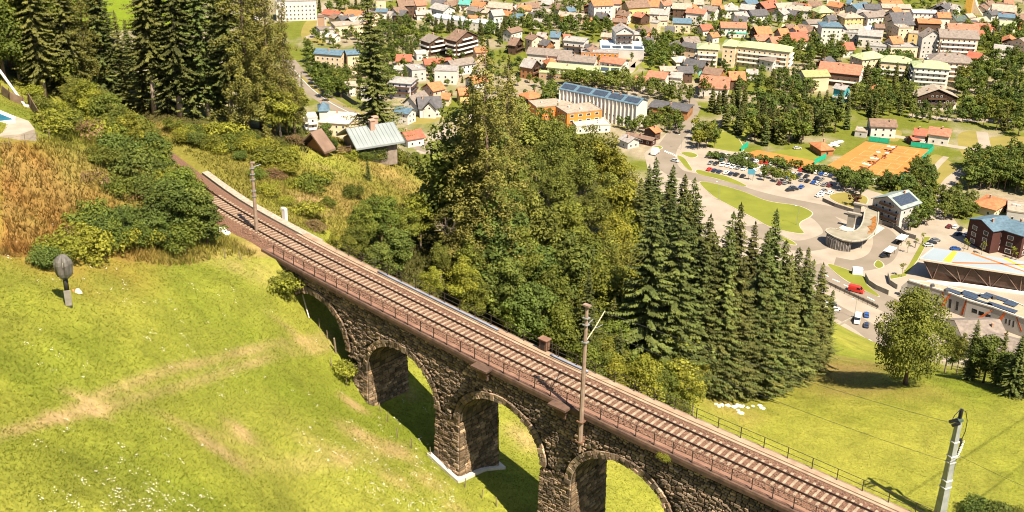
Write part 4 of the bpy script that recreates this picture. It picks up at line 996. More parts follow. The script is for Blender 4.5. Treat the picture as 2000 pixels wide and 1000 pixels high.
H(2,690,392,800,385,11,13,1.8,'BL','C',name='apartment_block',label='cream apartment block with a blue roof joined to the long cream block',cat='building')
H(2,590,405,680,402,4,13.5,0,'DG','WD','flat',balc=3,name='stair_tower',label='dark stair tower with balconies between the blue roofed blocks',cat='tower',chim=0)
H(2,1095,425,1220,428,12,6,3,'RD','C',topwood=True,balc=1); H(2,1305,462,1525,452,11,4,2.5,'RD','W'); H(2,1495,475,1690,445,11,6,2.8,'BGR','W'); H(2,1190,532,1300,522,13,7,0,'GY','GY','flat'); H(2,1405,532,1575,538,13,8,0,'GY','W','flat')
H(2,1055,598,1240,612,14,9,1.5,'LG','LV','hip',balc=2,name='apartment_house',label='lavender grey apartment house with a pale shallow roof'); H(2,1335,655,1440,632,11,6,3.6,'OR','PK')
H(2,1255,760,1445,752,13,5,5,'DG','W',name='gabled_house',label='dark grey steep roofed white house with skylights'); H(2,1195,757,1315,707,11,5,5,'BGR','W',name='gabled_house',label='white house with a brown steep roof joined to the dark grey roof'); H(2,1352,800,1372,765,8,5,4.2,'DG','W',label='small dark grey front gable of the skylit white house',chim=0)
H(2,1100,828,1225,852,9,6,2,'BL','W'); H(2,478,800,572,797,13,5,3,'BL','W','hip'); H(2,525,885,765,902,20,9.5,1.6,'WH','C','hip',name='villa',label='cream villa with a pale flat hipped roof and red patches'); H(2,395,905,470,900,9,9,0,'WH','W','flat',balc=3)
H(2,1058,520,1145,505,9,4,2,'LG','W'); H(2,1448,725,1525,730,9,4,2.5,'OR','C'); H(2,1572,690,1660,685,10,5,3,'OR','Y'); H(2,1660,600,1785,582,11,6,3,'OR','W'); H(2,1700,375,1795,370,10,7,2,'OR','PK'); H(2,1245,412,1335,408,9,4,0,'WH','W','flat'); H(2,1720,545,1800,540,9,5,2,'LG','W')
house(785,258,822,252,11,4,3,'RD','W',label='bright red roofed house beyond the grey metal roof')
H(2,2,95,10,90,9,5,2,'BG','W'); H(2,690,640,780,636,10,6,1.5,'BG','W'); H(2,820,655,900,655,10,7,1.5,'BG','GY','flat'); H(2,560,260,640,270,10,4,1.5,'WH','W')
# --- middle of the town
H(3,-5,290,65,300,13,6,4,'BR','WD',topwood=True,balc=1); H(3,140,262,205,280,11,9,2.5,'BR','PE'); H(3,200,250,275,258,10,8,2.5,'GY','PE'); H(3,300,245,385,250,10,8,3,'BL','W'); H(3,395,270,455,268,9,6,2.5,'RD','C'); H(3,420,285,590,302,14,10,1.2,'LG','W',balc=2,name='apartment_house',label='white modern apartment house with long front balconies')
H(3,130,367,475,398,13,8,3,'BGR','W',name='school_wing',label='long white wing with a greyish brown roof behind the green roof',cat='building'); H(3,365,417,665,442,12,7,3,'BGR','W',name='school_wing',label='shorter white wing with a greyish brown roof in front of its twin',cat='building'); H(3,540,398,830,406,9,6,0,'GY','OR','flat'); H(3,710,438,895,466,13,6,2.2,'PK','W')
H(3,690,352,1025,362,22,6,0,'LB','GY','flat',name='hall',label='grey metal hall with solar panels on its flat roof',cat='hall',pv=4,win=False); H(3,850,178,885,215,13,14,3.5,'GY','W',balc=1,name='tower_hotel',label='tall white hotel with a gable and orange timber balconies',cat='hotel')
H(3,95,455,195,472,12,7,4,'GY','OW',balc=1,topwood=True); H(3,260,455,355,450,13,5,3.2,'OR','OW','hip'); H(3,285,492,690,527,13,6,1.2,'GN','C',name='green_roofed_building',label='long building with a pale green roof and a row of windows',cat='building',gap=2.4); H(3,215,560,700,592,5,3.6,0,'GN','BW','flat',name='arcade',label='low arcade with a pale green roof in front of the long building',cat='arcade',chim=0); H(3,690,520,850,530,15,6.5,1.6,'GN','W',pv=2,name='green_roofed_building',label='end pavilion with solar panels on its pale green roof',cat='building')
H(3,85,722,220,702,12,4,2.5,'OR','WD','hip'); H(3,412,645,1032,770,13,13,2.4,'BL','W',name='school',label='long white school with vertical fins under a blue solar roof',cat='school',pv=5,fins=True,gap=2.4,chim=3)
H(3,160,817,450,793,13,7,0,'BG','OR','flat',label='low orange school annex behind the taller orange block',cat='school',name='school_annex'); H(3,385,862,655,832,14,9,0,'BG','OR','flat',label='orange school block with a pale flat roof and white ledge',cat='school',name='school_annex',winw=2.4,gap=4.5); H(3,480,962,745,950,12,4,0,'WH','W','flat',label='low white block in front of the orange school block',cat='school',name='school_annex')
H(3,1090,795,1405,835,15,5,1,'DG','OW',label='long dark roofed hall joined to the white school',cat='hall',name='hall'); H(3,1260,440,1392,438,13,3,2.2,'WH','W','hip',label='round white garden pavilion beside the yellow hotel',cat='pavilion',name='pavilion',chim=0)
H(3,1445,328,1625,338,14,13,2.5,'GN','C','hip',balc=3,label='left wing of the yellow hotel with a pale green roof',cat='hotel',name='hotel_wing'); H(3,1655,302,1770,312,17,14,2.5,'GN','C','hip',label='middle wing of the yellow hotel with a pale green roof',cat='hotel',name='hotel_wing'); H(3,1765,310,2195,357,15,13,2.5,'GN','C','hip',balc=3,label='long right wing of the yellow hotel with white balconies',cat='hotel',name='hotel_wing')
H(3,965,592,1075,602,12,4,2.6,'PK','W'); H(3,1070,550,1225,570,12,6,2.6,'PK','W'); H(3,1150,518,1285,518,10,4,2,'BG','Y'); H(3,1288,518,1415,520,11,6,3,'DG','WD',balc=1); H(3,1465,560,1592,570,10,4,2,'TE','W'); H(3,1510,520,1655,542,12,7,3,'BR','OW',balc=1); H(3,1475,585,1712,605,19,5,5,'PK','W',label='wide house with a large plain red roof and one skylight',chim=2); H(3,1690,558,1822,560,12,6,4,'OR','WD'); H(3,1828,540,1925,545,10,4,2,'LG','W'); H(3,1240,560,1340,570,9,5,2.5,'LG','W'); H(3,1340,470,1540,478,13,4,0,'BG','C','flat')
for r in [(0,45,45,36,10,5,3,'GY','W'),(40,42,150,40,10,5,3,'OR','C'),(100,24,205,18,11,6,3,'BR','W'),(180,50,295,60,10,4,2.5,'BGR','C'),(0,102,92,110,10,5,2.5,'BL','W'),(130,95,215,105,10,4,2.5,'DG','W'),(170,145,240,150,9,4,2.5,'GY','W'),(370,90,520,105,11,5,2,'BG','W'),(525,104,590,112,10,4,2,'BG','PK'),(350,130,432,128,9,3,2,'OR','C'),(590,140,690,140,9,3,2,'OR','C'),(615,5,775,-2,13,12,3,'OR','W'),(775,-10,855,-8,11,11,3,'PK','W'),(880,10,1055,0,14,11,4,'BR','Y'),(1055,0,1155,5,11,8,4,'OR','W'),(800,62,905,46,10,5,3,'BR','PE'),(785,140,905,146,10,4,2,'BR','OW'),(1080,65,1235,76,13,6,3,'LG','W'),(1250,25,1405,30,13,9,3,'BG','WD'),(1370,60,1525,76,13,8,2.5,'PK','W'),(1255,140,1405,146,12,7,2.5,'BL','C'),(1465,196,1555,190,10,4,3,'RD','W'),(1625,170,1832,176,13,6,3,'PK','W'),(1690,250,1832,256,9,3,0,'TE','W'),(1500,40,1612,55,10,7,3,'BGR','W'),(1620,48,1680,44,9,6,2.5,'OR','W'),(1655,46,1765,46,10,6,2.5,'LG','W'),(1790,30,1905,42,12,7,3,'LG','W'),(1730,96,1850,90,10,5,3,'GY','W'),(1850,80,1985,70,12,6,3.5,'DG','W'),(1740,122,1845,132,11,5,3,'DG','GY'),(1888,212,2010,205,13,6,4,'OR','WD'),(1890,276,2005,270,11,4,3,'PK','W'),(1330,290,1455,285,12,5,3,'BGR','WD'),(1195,206,1275,210,10,5,3,'DG','WD'),(1010,242,1090,246,10,4,2.5,'OR','OW'),(1230,340,1315,336,9,4,2,'PK','C'),(1040,292,1100,290,9,5,2,'DG','W'),(1095,168,1150,174,9,8,0,'LG','C'),(1540,256,1605,250,9,4,2.5,'OR','W'),(1815,5,1905,-5,11,7,2.5,'BL','W'),(1935,20,2015,5,13,8,4,'RD','WD'),(940,235,1010,232,9,5,2.5,'GY','W'),(210,80,300,74,10,4,2.5,'BG','W'),(230,-4,330,0,10,5,3,'GY','W'),(420,60,480,52,9,4,2.5,'BL','W'),(1160,12,1240,5,10,6,2.5,'PK','W'),(1420,-5,1500,-2,11,6,3,'BG','W'),(1560,0,1640,5,10,6,3,'OR','C'),(1130,130,1210,128,10,4,2,'BG','PE'),(700,255,790,262,9,4,2,'BG','W'),(720,308,810,305,10,4,2.2,'OR','OW')]:
    H(3,*r,style='flat' if r[6]==0 else 'gable',balc=1 if r[8] in('WD','OW') else 0)
# --- right of the town
for r in [(55,25,215,20,11,6,3,'BG','PE'),(150,36,345,56,12,6,2.5,'BG','W'),(310,8,425,15,11,5,3,'BR','W'),(-5,12,55,0,12,6,3,'RD','WD'),(650,36,765,15,12,8,3,'BL','GY'),(745,30,875,32,12,8,3,'DG','GY'),(880,5,1045,5,13,9,2.5,'OR','PE'),(880,30,1112,36,13,8,2,'BG','PE'),(740,96,875,85,13,9,3,'BGR','W'),(945,100,1112,95,13,10,4,'DG','PE'),(965,155,1125,150,12,10,3,'DG','C'),(1118,75,1312,80,12,9,1.2,'LB','W'),(1160,145,1348,152,13,8,2,'OR','WD'),(1318,96,1425,100,11,8,3,'OR','W'),(1440,126,1535,120,12,5,3,'DN','W'),(1580,150,1705,130,10,5,3,'BG','W'),(1590,176,1745,190,11,5,2.5,'PK','W'),(1640,192,1765,216,10,4,3,'RD','W'),(1310,42,1425,20,11,5,3.5,'DG','W'),(1400,25,1492,42,11,5,3,'LG','W'),(1690,12,1755,5,10,5,2.5,'BR','W'),(1750,30,1945,46,14,6,4,'BG','WD'),(1715,82,1785,76,10,5,3,'DG','W'),(290,155,402,150,11,8,2,'BGR','W'),(160,256,292,246,12,6,5,'RD','W'),(75,226,152,220,10,5,4,'OR','PK'),(110,190,222,200,10,5,2,'GN','W'),(10,290,110,285,11,5,4,'PK','W'),(590,196,732,190,11,7,2,'BG','GY'),(585,242,705,248,11,6,0,'LG','GY'),(708,226,902,242,14,8,3,'GY','W'),(945,286,1035,280,11,8,4,'OR','PE'),(1098,250,1178,256,9,9,0,'BG','Y'),(830,186,912,190,10,9,2,'BR','PE'),(565,332,665,330,11,5,4,'RD','W'),(785,345,925,356,11,6,0,'LG','GY'),(940,352,1150,356,12,7,0,'LG','PE'),(1398,182,1645,192,13,11,3,'PK','PE'),(1800,100,1935,112,12,8,2,'BL','W'),(1935,116,2020,110,12,7,3,'BR','OW'),(1800,166,1935,172,10,5,2,'GN','W'),(450,120,520,115,10,6,3,'DG','W'),(540,255,600,250,9,6,2.5,'BG','W'),(1600,240,1680,236,10,6,3,'RD','C'),(1960,300,2060,280,18,9,4,'BGR','PE'),(620,0,660,5,9,6,2,'BL','W'),(1840,-4,1920,0,11,5,3,'PK','W'),(1540,110,1600,106,9,6,2,'PE' if False else 'BG','W'),(460,-2,560,4,11,6,3,'BG','W')]:
    H(4,*r,style='flat' if r[6]==0 else 'gable',balc=1 if r[8] in('WD','OW') else 0)
H(4,368,46,492,40,13,6,4,'GN','Y','hip'); H(4,568,100,725,95,14,9,2.5,'BG','Y','hip'); H(4,738,196,855,196,11,6,3,'MB','W','hip',chim=0)
H(4,402,165,575,170,15,14,2,'BL','W','hip',name='apartment_block',label='tall white block with a blue grey hipped roof and dark top floor',cat='building'); H(4,1000,206,1095,206,11,12,0,'BG','PE','flat')
H(4,1330,226,1645,242,16,15,4,'BGR','PE',balc=3,name='hotel',label='big brown grey hotel with rows of balconies',cat='hotel',chim=3); H(4,1255,214,1300,238,15,14,5,'BGR','GY',name='hotel_wing',label='shaded gable wing at the left end of the brown grey hotel',cat='hotel')
H(4,690,412,885,392,13,12,3,'GN','C','hip',name='hotel_wing',label='left part of the long hotel with the light green roof',cat='hotel'); H(4,870,422,1135,444,13,11,3,'GN','C','hip',name='hotel_wing',label='middle part of the long hotel with the light green roof',cat='hotel',balc=3); H(4,1130,462,1425,482,16,12,3,'GN','W','hip',name='hotel_wing',label='right part of the light green roofed hotel above the terrace',cat='hotel',balc=3); H(4,1110,622,1385,652,6,3,0,'WH','W','flat',name='terrace',label='white terrace along the front of the light green roofed hotel',cat='terrace',chim=0)
H(4,1250,402,1605,424,17,12,4,'BGR','PE','hip',name='hotel',label='peach hotel with a grey mansard roof behind the light green hotel',cat='hotel',balc=3,chim=3)
H(4,408,478,742,512,20,8,4,'PK','WD',balc=3,name='chalet',label='large dark timber chalet with a wide pinkish roof',chim=3); H(4,258,552,462,546,13,9,2.5,'OG','C',win=False,name='house',label='cream house with a blank gable left of the pinkish chalet'); H(4,530,652,632,672,9,8,2,'GY','TE',balc=3,label='narrow teal house with white balconies below the pinkish chalet'); H(4,835,664,905,692,11,5,2.5,'OR','WD',balc=1,label='small timber chalet with an orange roof among the trees')
H(4,1285,658,1335,698,25,7,5,'BG','W',balc=1,topwood=True,name='chalet',label='big chalet whose broad gable faces the meadow',chim=2); H(4,788,926,1003,936,13,6,2.5,'BR','W',label='white house with a brown roof behind the tennis courts')
house(1785,250,1812,253,10,5,2.5,'RD','W'); house(1815,247,1860,253,13,5,2.5,'PK','W'); house(1776,266,1800,264,7,2.6,1.6,'RD','WD',name='carport',cat='carport',chim=0,win=False); house(1932,291,2005,284,13,4,2.5,'RD','W'); house(1950,300,1975,296,8,3,2,'OR','C'); house(1672,252,1695,255,8,3,0,'BG','GY','flat')
house(1592,279,1621,277,13,3.4,2,'OR','OW','hip',label='tennis clubhouse with an orange hipped roof',name='clubhouse',cat='clubhouse'); house(1913,383,1962,396,17,4,1.4,'OR','C','hip',label='restaurant with a broad orange roof among the trees',name='restaurant',cat='restaurant'); house(1968,402,2010,408,14,4.5,0,'BG','GY','flat',label='flat roofed restaurant wing with a white skylight')
house(1733,384,1774,371,16,9.5,3.6,'ZG','GY',balc=1,name='guest_house',label='pale grey guest house with a pale roof and solar panels beside the plaza',pv=1); house(1916,430,1966,422,15,10,2.4,'BL','DR',label='left block of the dark red hotel with a blue roof',name='hotel',cat='hotel',winw=2.6,winh=1.8,gap=6); house(1968,428,2020,444,15,10,2.4,'BL','DR',label='right block of the dark red hotel with a blue roof',name='hotel',cat='hotel',winw=2.6,winh=1.8,gap=6)
house(1220,262,1240,270,9,3.5,2,'GY','GY',label='grey roofed kiosk beside the slope wood'); house(1225,258,1280,270,6,3,1,'BR','DR',label='narrow brown roofed shed with a dark red end',name='shed',cat='shed'); house(1268,250,1282,246,9,4,2,'OR','WD')
# smaller houses that fill the gaps of the far town
_g=random.Random(17); _nh=0
def _hfree(x,y,m):
    for fx,fy,rz,L,Wd in FOOT:
        if math.hypot(x-fx,y-fy)<m+max(L,Wd)*.5: return False
    return True
for _ in range(2600):
    if _nh>=75: break
    _x,_y=_g.uniform(640,2010),_g.uniform(2,118)
    if _x<1000 and _y>45: continue
    if any(a<_x<b and c<_y<d for a,b,c,d in ((880,980,28,50),(1190,1260,85,118),(1000,1330,108,160),(1000,1200,55,75),(1640,1790,90,140))): continue
    _p=at(_x,_y,0)
    if not _hfree(_p[0],_p[1],6.5): continue
    _e=_g.choice((4.5,5.5,6.5)); _r=_g.uniform(2.2,3.6); _c=at(_x,_y,_e+_r); _a=math.radians(_g.choice((-38,52,-30,60))+_g.uniform(-8,8)); _L=_g.uniform(4.5,7.5)
    _A=proj((_c[0]-math.cos(_a)*_L,_c[1]-math.sin(_a)*_L,_e+_r)); _B=proj((_c[0]+math.cos(_a)*_L,_c[1]+math.sin(_a)*_L,_e+_r))
    _k=_g.choice(('W','W','W','C','WD','OW','PE')); house(_A[0],_A[1],_B[0],_B[1],_g.uniform(8.5,11),_e,_r,_g.choice(('BR','BR','BGR','GY','DG','DG','OR','BR','RD','PK','GY')),_k,balc=1 if _k in('WD','OW') else 0,topwood=_g.random()<.3); _nh+=1
# church tower with its curved orange buttress
tw=at(1890,5,0); p0=at(1891,26,0); rzt=math.radians(-35)
ct=thing('church_tower',p0,'slender orange church tower with a curved buttress','tower',rzt)
mb=MB(); mb.box((0,0,13),(5.5,5.5,26),0,0,.92); mb.obj('tower_shaft',M((.60,.33,.06),.8),ct)
mb=MB()
for i in range(10):
    t0,t1=i/10,(i+1)/10; x0,x1=3+9*(1-t0)**2.2,3+9*(1-t1)**2.2
    mb.add([(2.2,-2,18*t0),(x0,-2,18*t0),(x1,-2,18*t1),(2.2,-2,18*t1),(2.2,2,18*t0),(x0,2,18*t0),(x1,2,18*t1),(2.2,2,18*t1)],[(0,1,2,3),(7,6,5,4),(1,5,6,2),(4,0,3,7)])
mb.obj('buttress',M((.60,.45,.30),.8),ct)
mb=MB(); mb.add([(-2.9,-2.9,26),(2.9,-2.9,26),(2.9,2.9,26),(-2.9,2.9,26),(0,0,32)],[(0,1,4),(1,2,4),(2,3,4),(3,0,4),(3,2,1,0)]); mb.obj('roof',roofmat('BR'),ct)
LMK=[('long white school',1175,195),('orange school block',1130,215),('long pale green roof',1120,130),('yellow hotel',1450,90),('orange church tower',1890,12),('brown grey hotel',1865,58),('light green roofed hotel',1770,115),('pinkish chalet',1643,125),('broad gable chalet',1828,170),('tennis courts',1715,312),('twin timber hotels',880,70),('blue roofed apartments',660,98),('dark grey steep roof',835,190),('long light blue hall',905,38),('tall white gabled hotel',1220,50),('large plain red roof',1398,150),('tall blue roofed block',1622,42),('white slab block',577,6),('grey mansard hotel',1855,104),('cream villa',662,222),('modern flat halls',665,50),('white modern apartment house',1126,73),('round garden pavilion',1330,110)]
def label_houses():
    seen={}
    for h,x,y,rf,wl,st,lb in HOUSES:
        if lb: seen[lb]=1
    cnt={}
    for h,x,y,rf,wl,st,lb in sorted(HOUSES,key=lambda t:t[1]):
        if lb: h['label']=lb; continue
        best=sorted(LMK,key=lambda l:math.hypot(l[1]-x,(l[2]-y)*2.0))
        done=False
        fm={'gable':'','hip':'hipped ','flat':'flat '}[st]
        kind={'house':'house','canopy':'canopy','carport':'carport','apartment_block':'apartment block'}.get(h.name.split('.')[0],'house')
        for nm,lx,ly in best[:4]:
            dx,dy=x-lx,y-ly
            rel='left of' if dx<-abs(dy)*1.3 else 'right of' if dx>abs(dy)*1.3 else 'behind' if dy<0 else 'in front of'
            l_=f"{WN[wl]} {kind} with a {RN[rf]} {fm}roof {rel} the {nm}"
            if l_ not in seen: done=True; break
        if not done:
            nm2=best[1][0]; l_=f"{WN[wl]} {kind} with a {RN[rf]} {fm}roof between the {best[0][0]} and the {nm2}"
        seen[l_]=1; h['label']=l_
# ------------------------------------------------------------------ grass, weeds and flowers
_lr0,_lr1=math.log(14),math.log(3000)
def gidx(x,y):
    a=(np.degrees(np.arctan2(x,y))+62)/124*(naz-1); r=(np.log(np.hypot(x,y))-_lr0)/(_lr1-_lr0)*(nr-1); return a,r
def gz_(x,y):
    a,r=gidx(x,y); i=np.clip(a.astype(int),0,naz-2); j=np.clip(r.astype(int),0,nr-2); u,v=a-i,r-j
    return GZ[i,j]*(1-u)*(1-v)+GZ[i+1,j]*u*(1-v)+GZ[i,j+1]*(1-u)*v+GZ[i+1,j+1]*u*v
def gcol(x,y):
    a,r=gidx(x,y); return base[np.clip((a+.5).astype(int),0,naz-1),np.clip((r+.5).astype(int),0,nr-1)]
def scatter(n,azr,dr,seed):
    g=np.random.default_rng(seed); a=np.radians(g.uniform(*azr,n)); r=np.exp(g.uniform(math.log(dr[0]),math.log(dr[1]),n)); return r*np.sin(a),r*np.cos(a),g
def trackdist(x,y):
    d=np.full(x.shape,1e9); s=np.zeros(x.shape)
    for k in range(0,len(_T),20):
        q=np.hypot(x-_T[k,0],y-_T[k,1]); s=np.where(q<d,_ts[k],s); d=np.minimum(d,q)
    return d,s
def blades(x,y,h,w_,lean,g,cols,nb=2):
    """leaning triangular blades; cols: per blade colour"""
    V=[];S=[]
    z=gz_(x,y)-.03
    for b in range(nb):
        a=g.uniform(0,6.28,len(x)); hh=h*g.uniform(.6,1.3,len(x)); ww=w_*g.uniform(.6,1.3,len(x)); l=lean*hh*g.uniform(.2,1.3,len(x)); la=g.uniform(0,6.28,len(x))
        ox,oy=g.normal(0,w_,len(x)),g.normal(0,w_,len(x))
        A=np.stack([x+ox-np.cos(a)*ww,y+oy-np.sin(a)*ww,z],1); B=np.stack([x+ox+np.cos(a)*ww,y+oy+np.sin(a)*ww,z],1); C=np.stack([x+ox+np.cos(la)*l,y+oy+np.sin(la)*l,z+hh],1)
        V.append(np.stack([A,B,C],1).reshape(-1,3)); S.append(cols*g.uniform(.72,1.30,(len(x),1)))
    V=np.concatenate(V); return V,np.arange(len(V)).reshape(-1,3),np.concatenate(S)
GRM=bpy.data.materials.new('grass_blades'); GRM.use_nodes=True; n_=GRM.node_tree; b_=n_.nodes['Principled BSDF']; b_.inputs['Roughness'].default_value=.7; b_.inputs['Specular IOR Level'].default_value=.15
a_=n_.nodes.new('ShaderNodeAttribute'); a_.attribute_name='shade'; hn=n_.nodes.new('ShaderNodeTexNoise'); hn.inputs['Scale'].default_value=1.5; tcn=n_.nodes.new('ShaderNodeTexCoord'); n_.links.new(tcn.outputs['Object'],hn.inputs['Vector'])
mr=n_.nodes.new('ShaderNodeMapRange'); mr.inputs[3].default_value=.8; mr.inputs[4].default_value=1.2; n_.links.new(hn.outputs['Fac'],mr.inputs[0]); mm=n_.nodes.new('ShaderNodeMix'); mm.data_type='RGBA'; mm.blend_type='MULTIPLY'; mm.inputs[0].default_value=1
n_.links.new(a_.outputs['Color'],mm.inputs[6]); n_.links.new(mr.outputs[0],mm.inputs[7]); n_.links.new(mm.outputs[2],b_.inputs['Base Color'])
tr=n_.nodes.new('ShaderNodeBsdfTranslucent'); n_.links.new(mm.outputs[2],tr.inputs['Color']); ms=n_.nodes.new('ShaderNodeMixShader'); ms.inputs[0].default_value=.5; n_.links.new(b_.outputs[0],ms.inputs[1]); n_.links.new(tr.outputs[0],ms.inputs[2]); n_.links.new(ms.outputs[0],n_.nodes['Material Output'].inputs[0])
# mown and grazed meadow
x,y,g=scatter(430000,(-31,31),(46,190),41); td,ts=trackdist(x,y); c=gcol(x,y); gz0=gz_(x,y)
dirt=(c[:,0]>c[:,1]*1.28)
keep=(gz0>88)&~((td<4.2)&(ts<-3))&~((td<4)&(ts>=-3)&(gz0>_T[0,2]))&~(dirt&(g.random(len(x))<.75))&(c[:,1]>.07)
x,y,c=x[keep],y[keep],c[keep]
V,Q,S=blades(x,y,.115,.05,1.7,g,c*np.array([1.15,1.17,1.1])*(1+.22*fbm(x,y,1.4,71,3))[:,None])
tag(link('meadow_grass',npmesh('meadow_grass',V,Q,GRM,shade=S)),'short yellow green grass of the meadow',None,None,'stuff')
# tall dry weeds on the bank and along the railway
x,y,g=scatter(130000,(-31,2),(78,215),42); td,ts=trackdist(x,y); gz0=gz_(x,y)
m_=(inpoly(x,y,dryp)|inpoly(x,y,upp))&~((td<3.9)&(ts<-2))&(g.random(len(x))<.8)&(gz0>100); x,y=x[m_],y[m_]; td=td[m_]; c=gcol(x,y); dry_=inpoly(x,y,dryp)
nn=fbm(x,y,5,77); tall=np.where(dry_,.62,.42)*(1+.5*nn)
V,Q,S=blades(x,y,tall,.06,.75,g,c*np.array([1.08,1.10,1.0])*(1+.25*nn)[:,None])
tag(link('dry_weeds',npmesh('dry_weeds',V,Q,GRM,shade=S)),'tall golden brown weeds on the bank beside the railway',None,None,'stuff')
# rough herbs in the meadow shade line and under the trees
x,y,g=scatter(26000,(-12,27),(95,230),43); td,ts=trackdist(x,y); gz0=gz_(x,y); c=gcol(x,y); m_=(c[:,1]<.09)&(gz0>60)&(td>4.6); x,y,c=x[m_],y[m_],c[m_]
V,Q,S=blades(x,y,.6,.16,.8,g,np.tile(np.array([[.085,.092,.018]]),(len(x),1)))
tag(link('undergrowth',npmesh('undergrowth',V,Q,GRM,shade=S)),'green undergrowth beneath the slope wood',None,None,'stuff')
# white umbel flowers in clumps
x,y,g=scatter(6500,(-31,-3),(62,108),44); nn=fbm(x,y,11,88)+.25*fbm(x,y,2.5,89); ang=np.degrees(np.arctan2(x,y)); dd=np.hypot(x,y)
pb=np.clip((nn+.10)*1.5,0,1)*np.clip((112-dd)/26,0,1); m_=g.random(len(x))<pb*.6; x,y=x[m_],y[m_]
xs=np.concatenate([x+g.normal(0,.13,len(x)) for _ in range(5)]); ys=np.concatenate([y+g.normal(0,.13,len(y)) for _ in range(5)]); zs=gz_(xs,ys)+g.uniform(.12,.26,len(xs)); r=g.uniform(.02,.055,len(xs)); a=g.uniform(0,6.28,len(xs))
V=np.stack([np.stack([xs+np.cos(a+k*1.5708)*r,ys+np.sin(a+k*1.5708)*r,zs+g.normal(0,.008,len(xs))],1) for k in range(4)],1).reshape(-1,3)
tag(link('meadow_flowers',npmesh('meadow_flowers',V,np.arange(len(V)).reshape(-1,4),M((.72,.68,.55),.8))),'small white flowers in loose clumps across the meadow',None,None,'stuff')
# ------------------------------------------------------------------ things on the hillside
TARP=mat('grey_tarpaulin',(.075,.068,.06),.6,scale=2,col2=(.12,.11,.095),bump=.2,spec=.4); POLEM=mat('painted_pole',(.17,.155,.13),.6,scale=2,col2=(.24,.22,.19))
pb_=hit(135,596); sg=thing('snow_gun',pb_,'snow gun on a pole wrapped in a grey tarpaulin on the meadow','snow gun',math.radians(20))
MB().tube([(0,0,-.3),(0,0,1.25)],[.27,.27],10).obj('pole',POLEM,sg,True); MB().tube([(0,0,1.25),(0,0,2.75)],.2,10).obj('mast',M((.03,.028,.025),.6),sg,True); MB().box((.0,-.25,.75),(.5,.12,1.3)).obj('control_box',POLEM,sg)  # upper pole near black: shade of the tarpaulin put into its colour
mb=MB(); prof=[(.22,0),(.50,.18),(.60,.5),(.63,.95),(.66,1.25),(.60,1.55),(.40,1.85),(.14,2.02),(.02,2.05)]; nq=36
for r,z in prof:
    for k in range(nq):
        t=2*math.pi*k/nq; rr_=r*(1+.13*math.cos(6*t+.8*z)*(1 if z<1.8 else .4)+.05*math.cos(11*t+2.2*z)); mb.v.append((rr_*math.cos(t),rr_*math.sin(t)*1.02-.12*z*.3,2.45+z-(.12*max(0,math.cos(3*t)) if z<.1 else 0)))
for i in range(len(prof)-1):
    for k in range(nq): mb.f.append((i*nq+k,i*nq+(k+1)%nq,(i+1)*nq+(k+1)%nq,(i+1)*nq+k)); mb.m.append(0)
mb.f.append(tuple(range(nq-1,-1,-1))); mb.m.append(0); mb.f.append(tuple((len(prof)-1)*nq+k for k in range(nq))); mb.m.append(0)
mb.obj('tarpaulin',TARP,sg); MB().tube([(0,-.63,3.6),(.02,-.66,4.0)],.03,5).obj('strap',M((.4,.38,.34),.6),sg)
p=hit(153,572); t=thing('sack',p,'white and orange sack lying beside the wrapped snow gun','sack',.3); mb=MB(); mb.add([(-.45,-.3,0),(.45,-.35,0),(.4,.3,0),(-.4,.35,0),(-.2,-.1,.55),(.15,-.12,.62),(.12,.12,.5),(-.15,.14,.5)],[(0,1,5,4),(1,2,6,5),(2,3,7,6),(3,0,4,7),(4,5,6,7)]); mb.obj('bag',M((.42,.37,.33),.8),t); t.scale=(.75,.75,.75); MB().box((-.5,0,.2),(.25,.5,.4)).obj('flap',M((.5,.2,.08),.8),t)
# fence stakes
STK=mat('grey_stake',(.13,.095,.065),.9,scale=4,col2=(.24,.185,.135))
sk=MB(); sk.tube([(0,0,-.3),(.01,0,.55),(.0,.02,1.15)],[.06,.055,.045],6); SKM=sk.mesh('fence_stake',STK); sk=MB(); sk.tube([(0,0,-.3),(.03,0,1.0),(.0,.02,2.0)],[.11,.11,.10],7); SKB=sk.mesh('fence_stake',STK)
stl=[(624,640),(640,662),(656,690),(648,716),(676,752),(685,690),(721,790),(743,804),(757,824),(777,856),(804,876),(841,893),(875,922),(908,951),(941,973),(970,990),(440,505),(470,508)]
for i,(x,y) in enumerate(sorted(stl)):
    o=link('fence_stake',SKB if (x,y)==(656,690) else SKM); o.location=tuple(hit(x,y)); o.rotation_euler=(random.uniform(-.08,.08),random.uniform(-.08,.08),random.uniform(0,3)); o.scale=(1,1,random.uniform(.85,1.15)); tag(o,('thick wooden fence stake beside the first arch' if (x,y)==(656,690) else nth(i,len(stl),'thin wooden fence stake','in the meadow beside the viaduct')),'stake','fence stakes along the viaduct')
a=hit(592,592); b=hit(604,623); tag(MB().tube([a+np.array([0,0,1.0]),b+np.array([0,0,.1])],.07,6).obj('leaning_pipe',M((.42,.37,.30),.6)),'pale pipe leaning against the foot of the first arch','pipe')
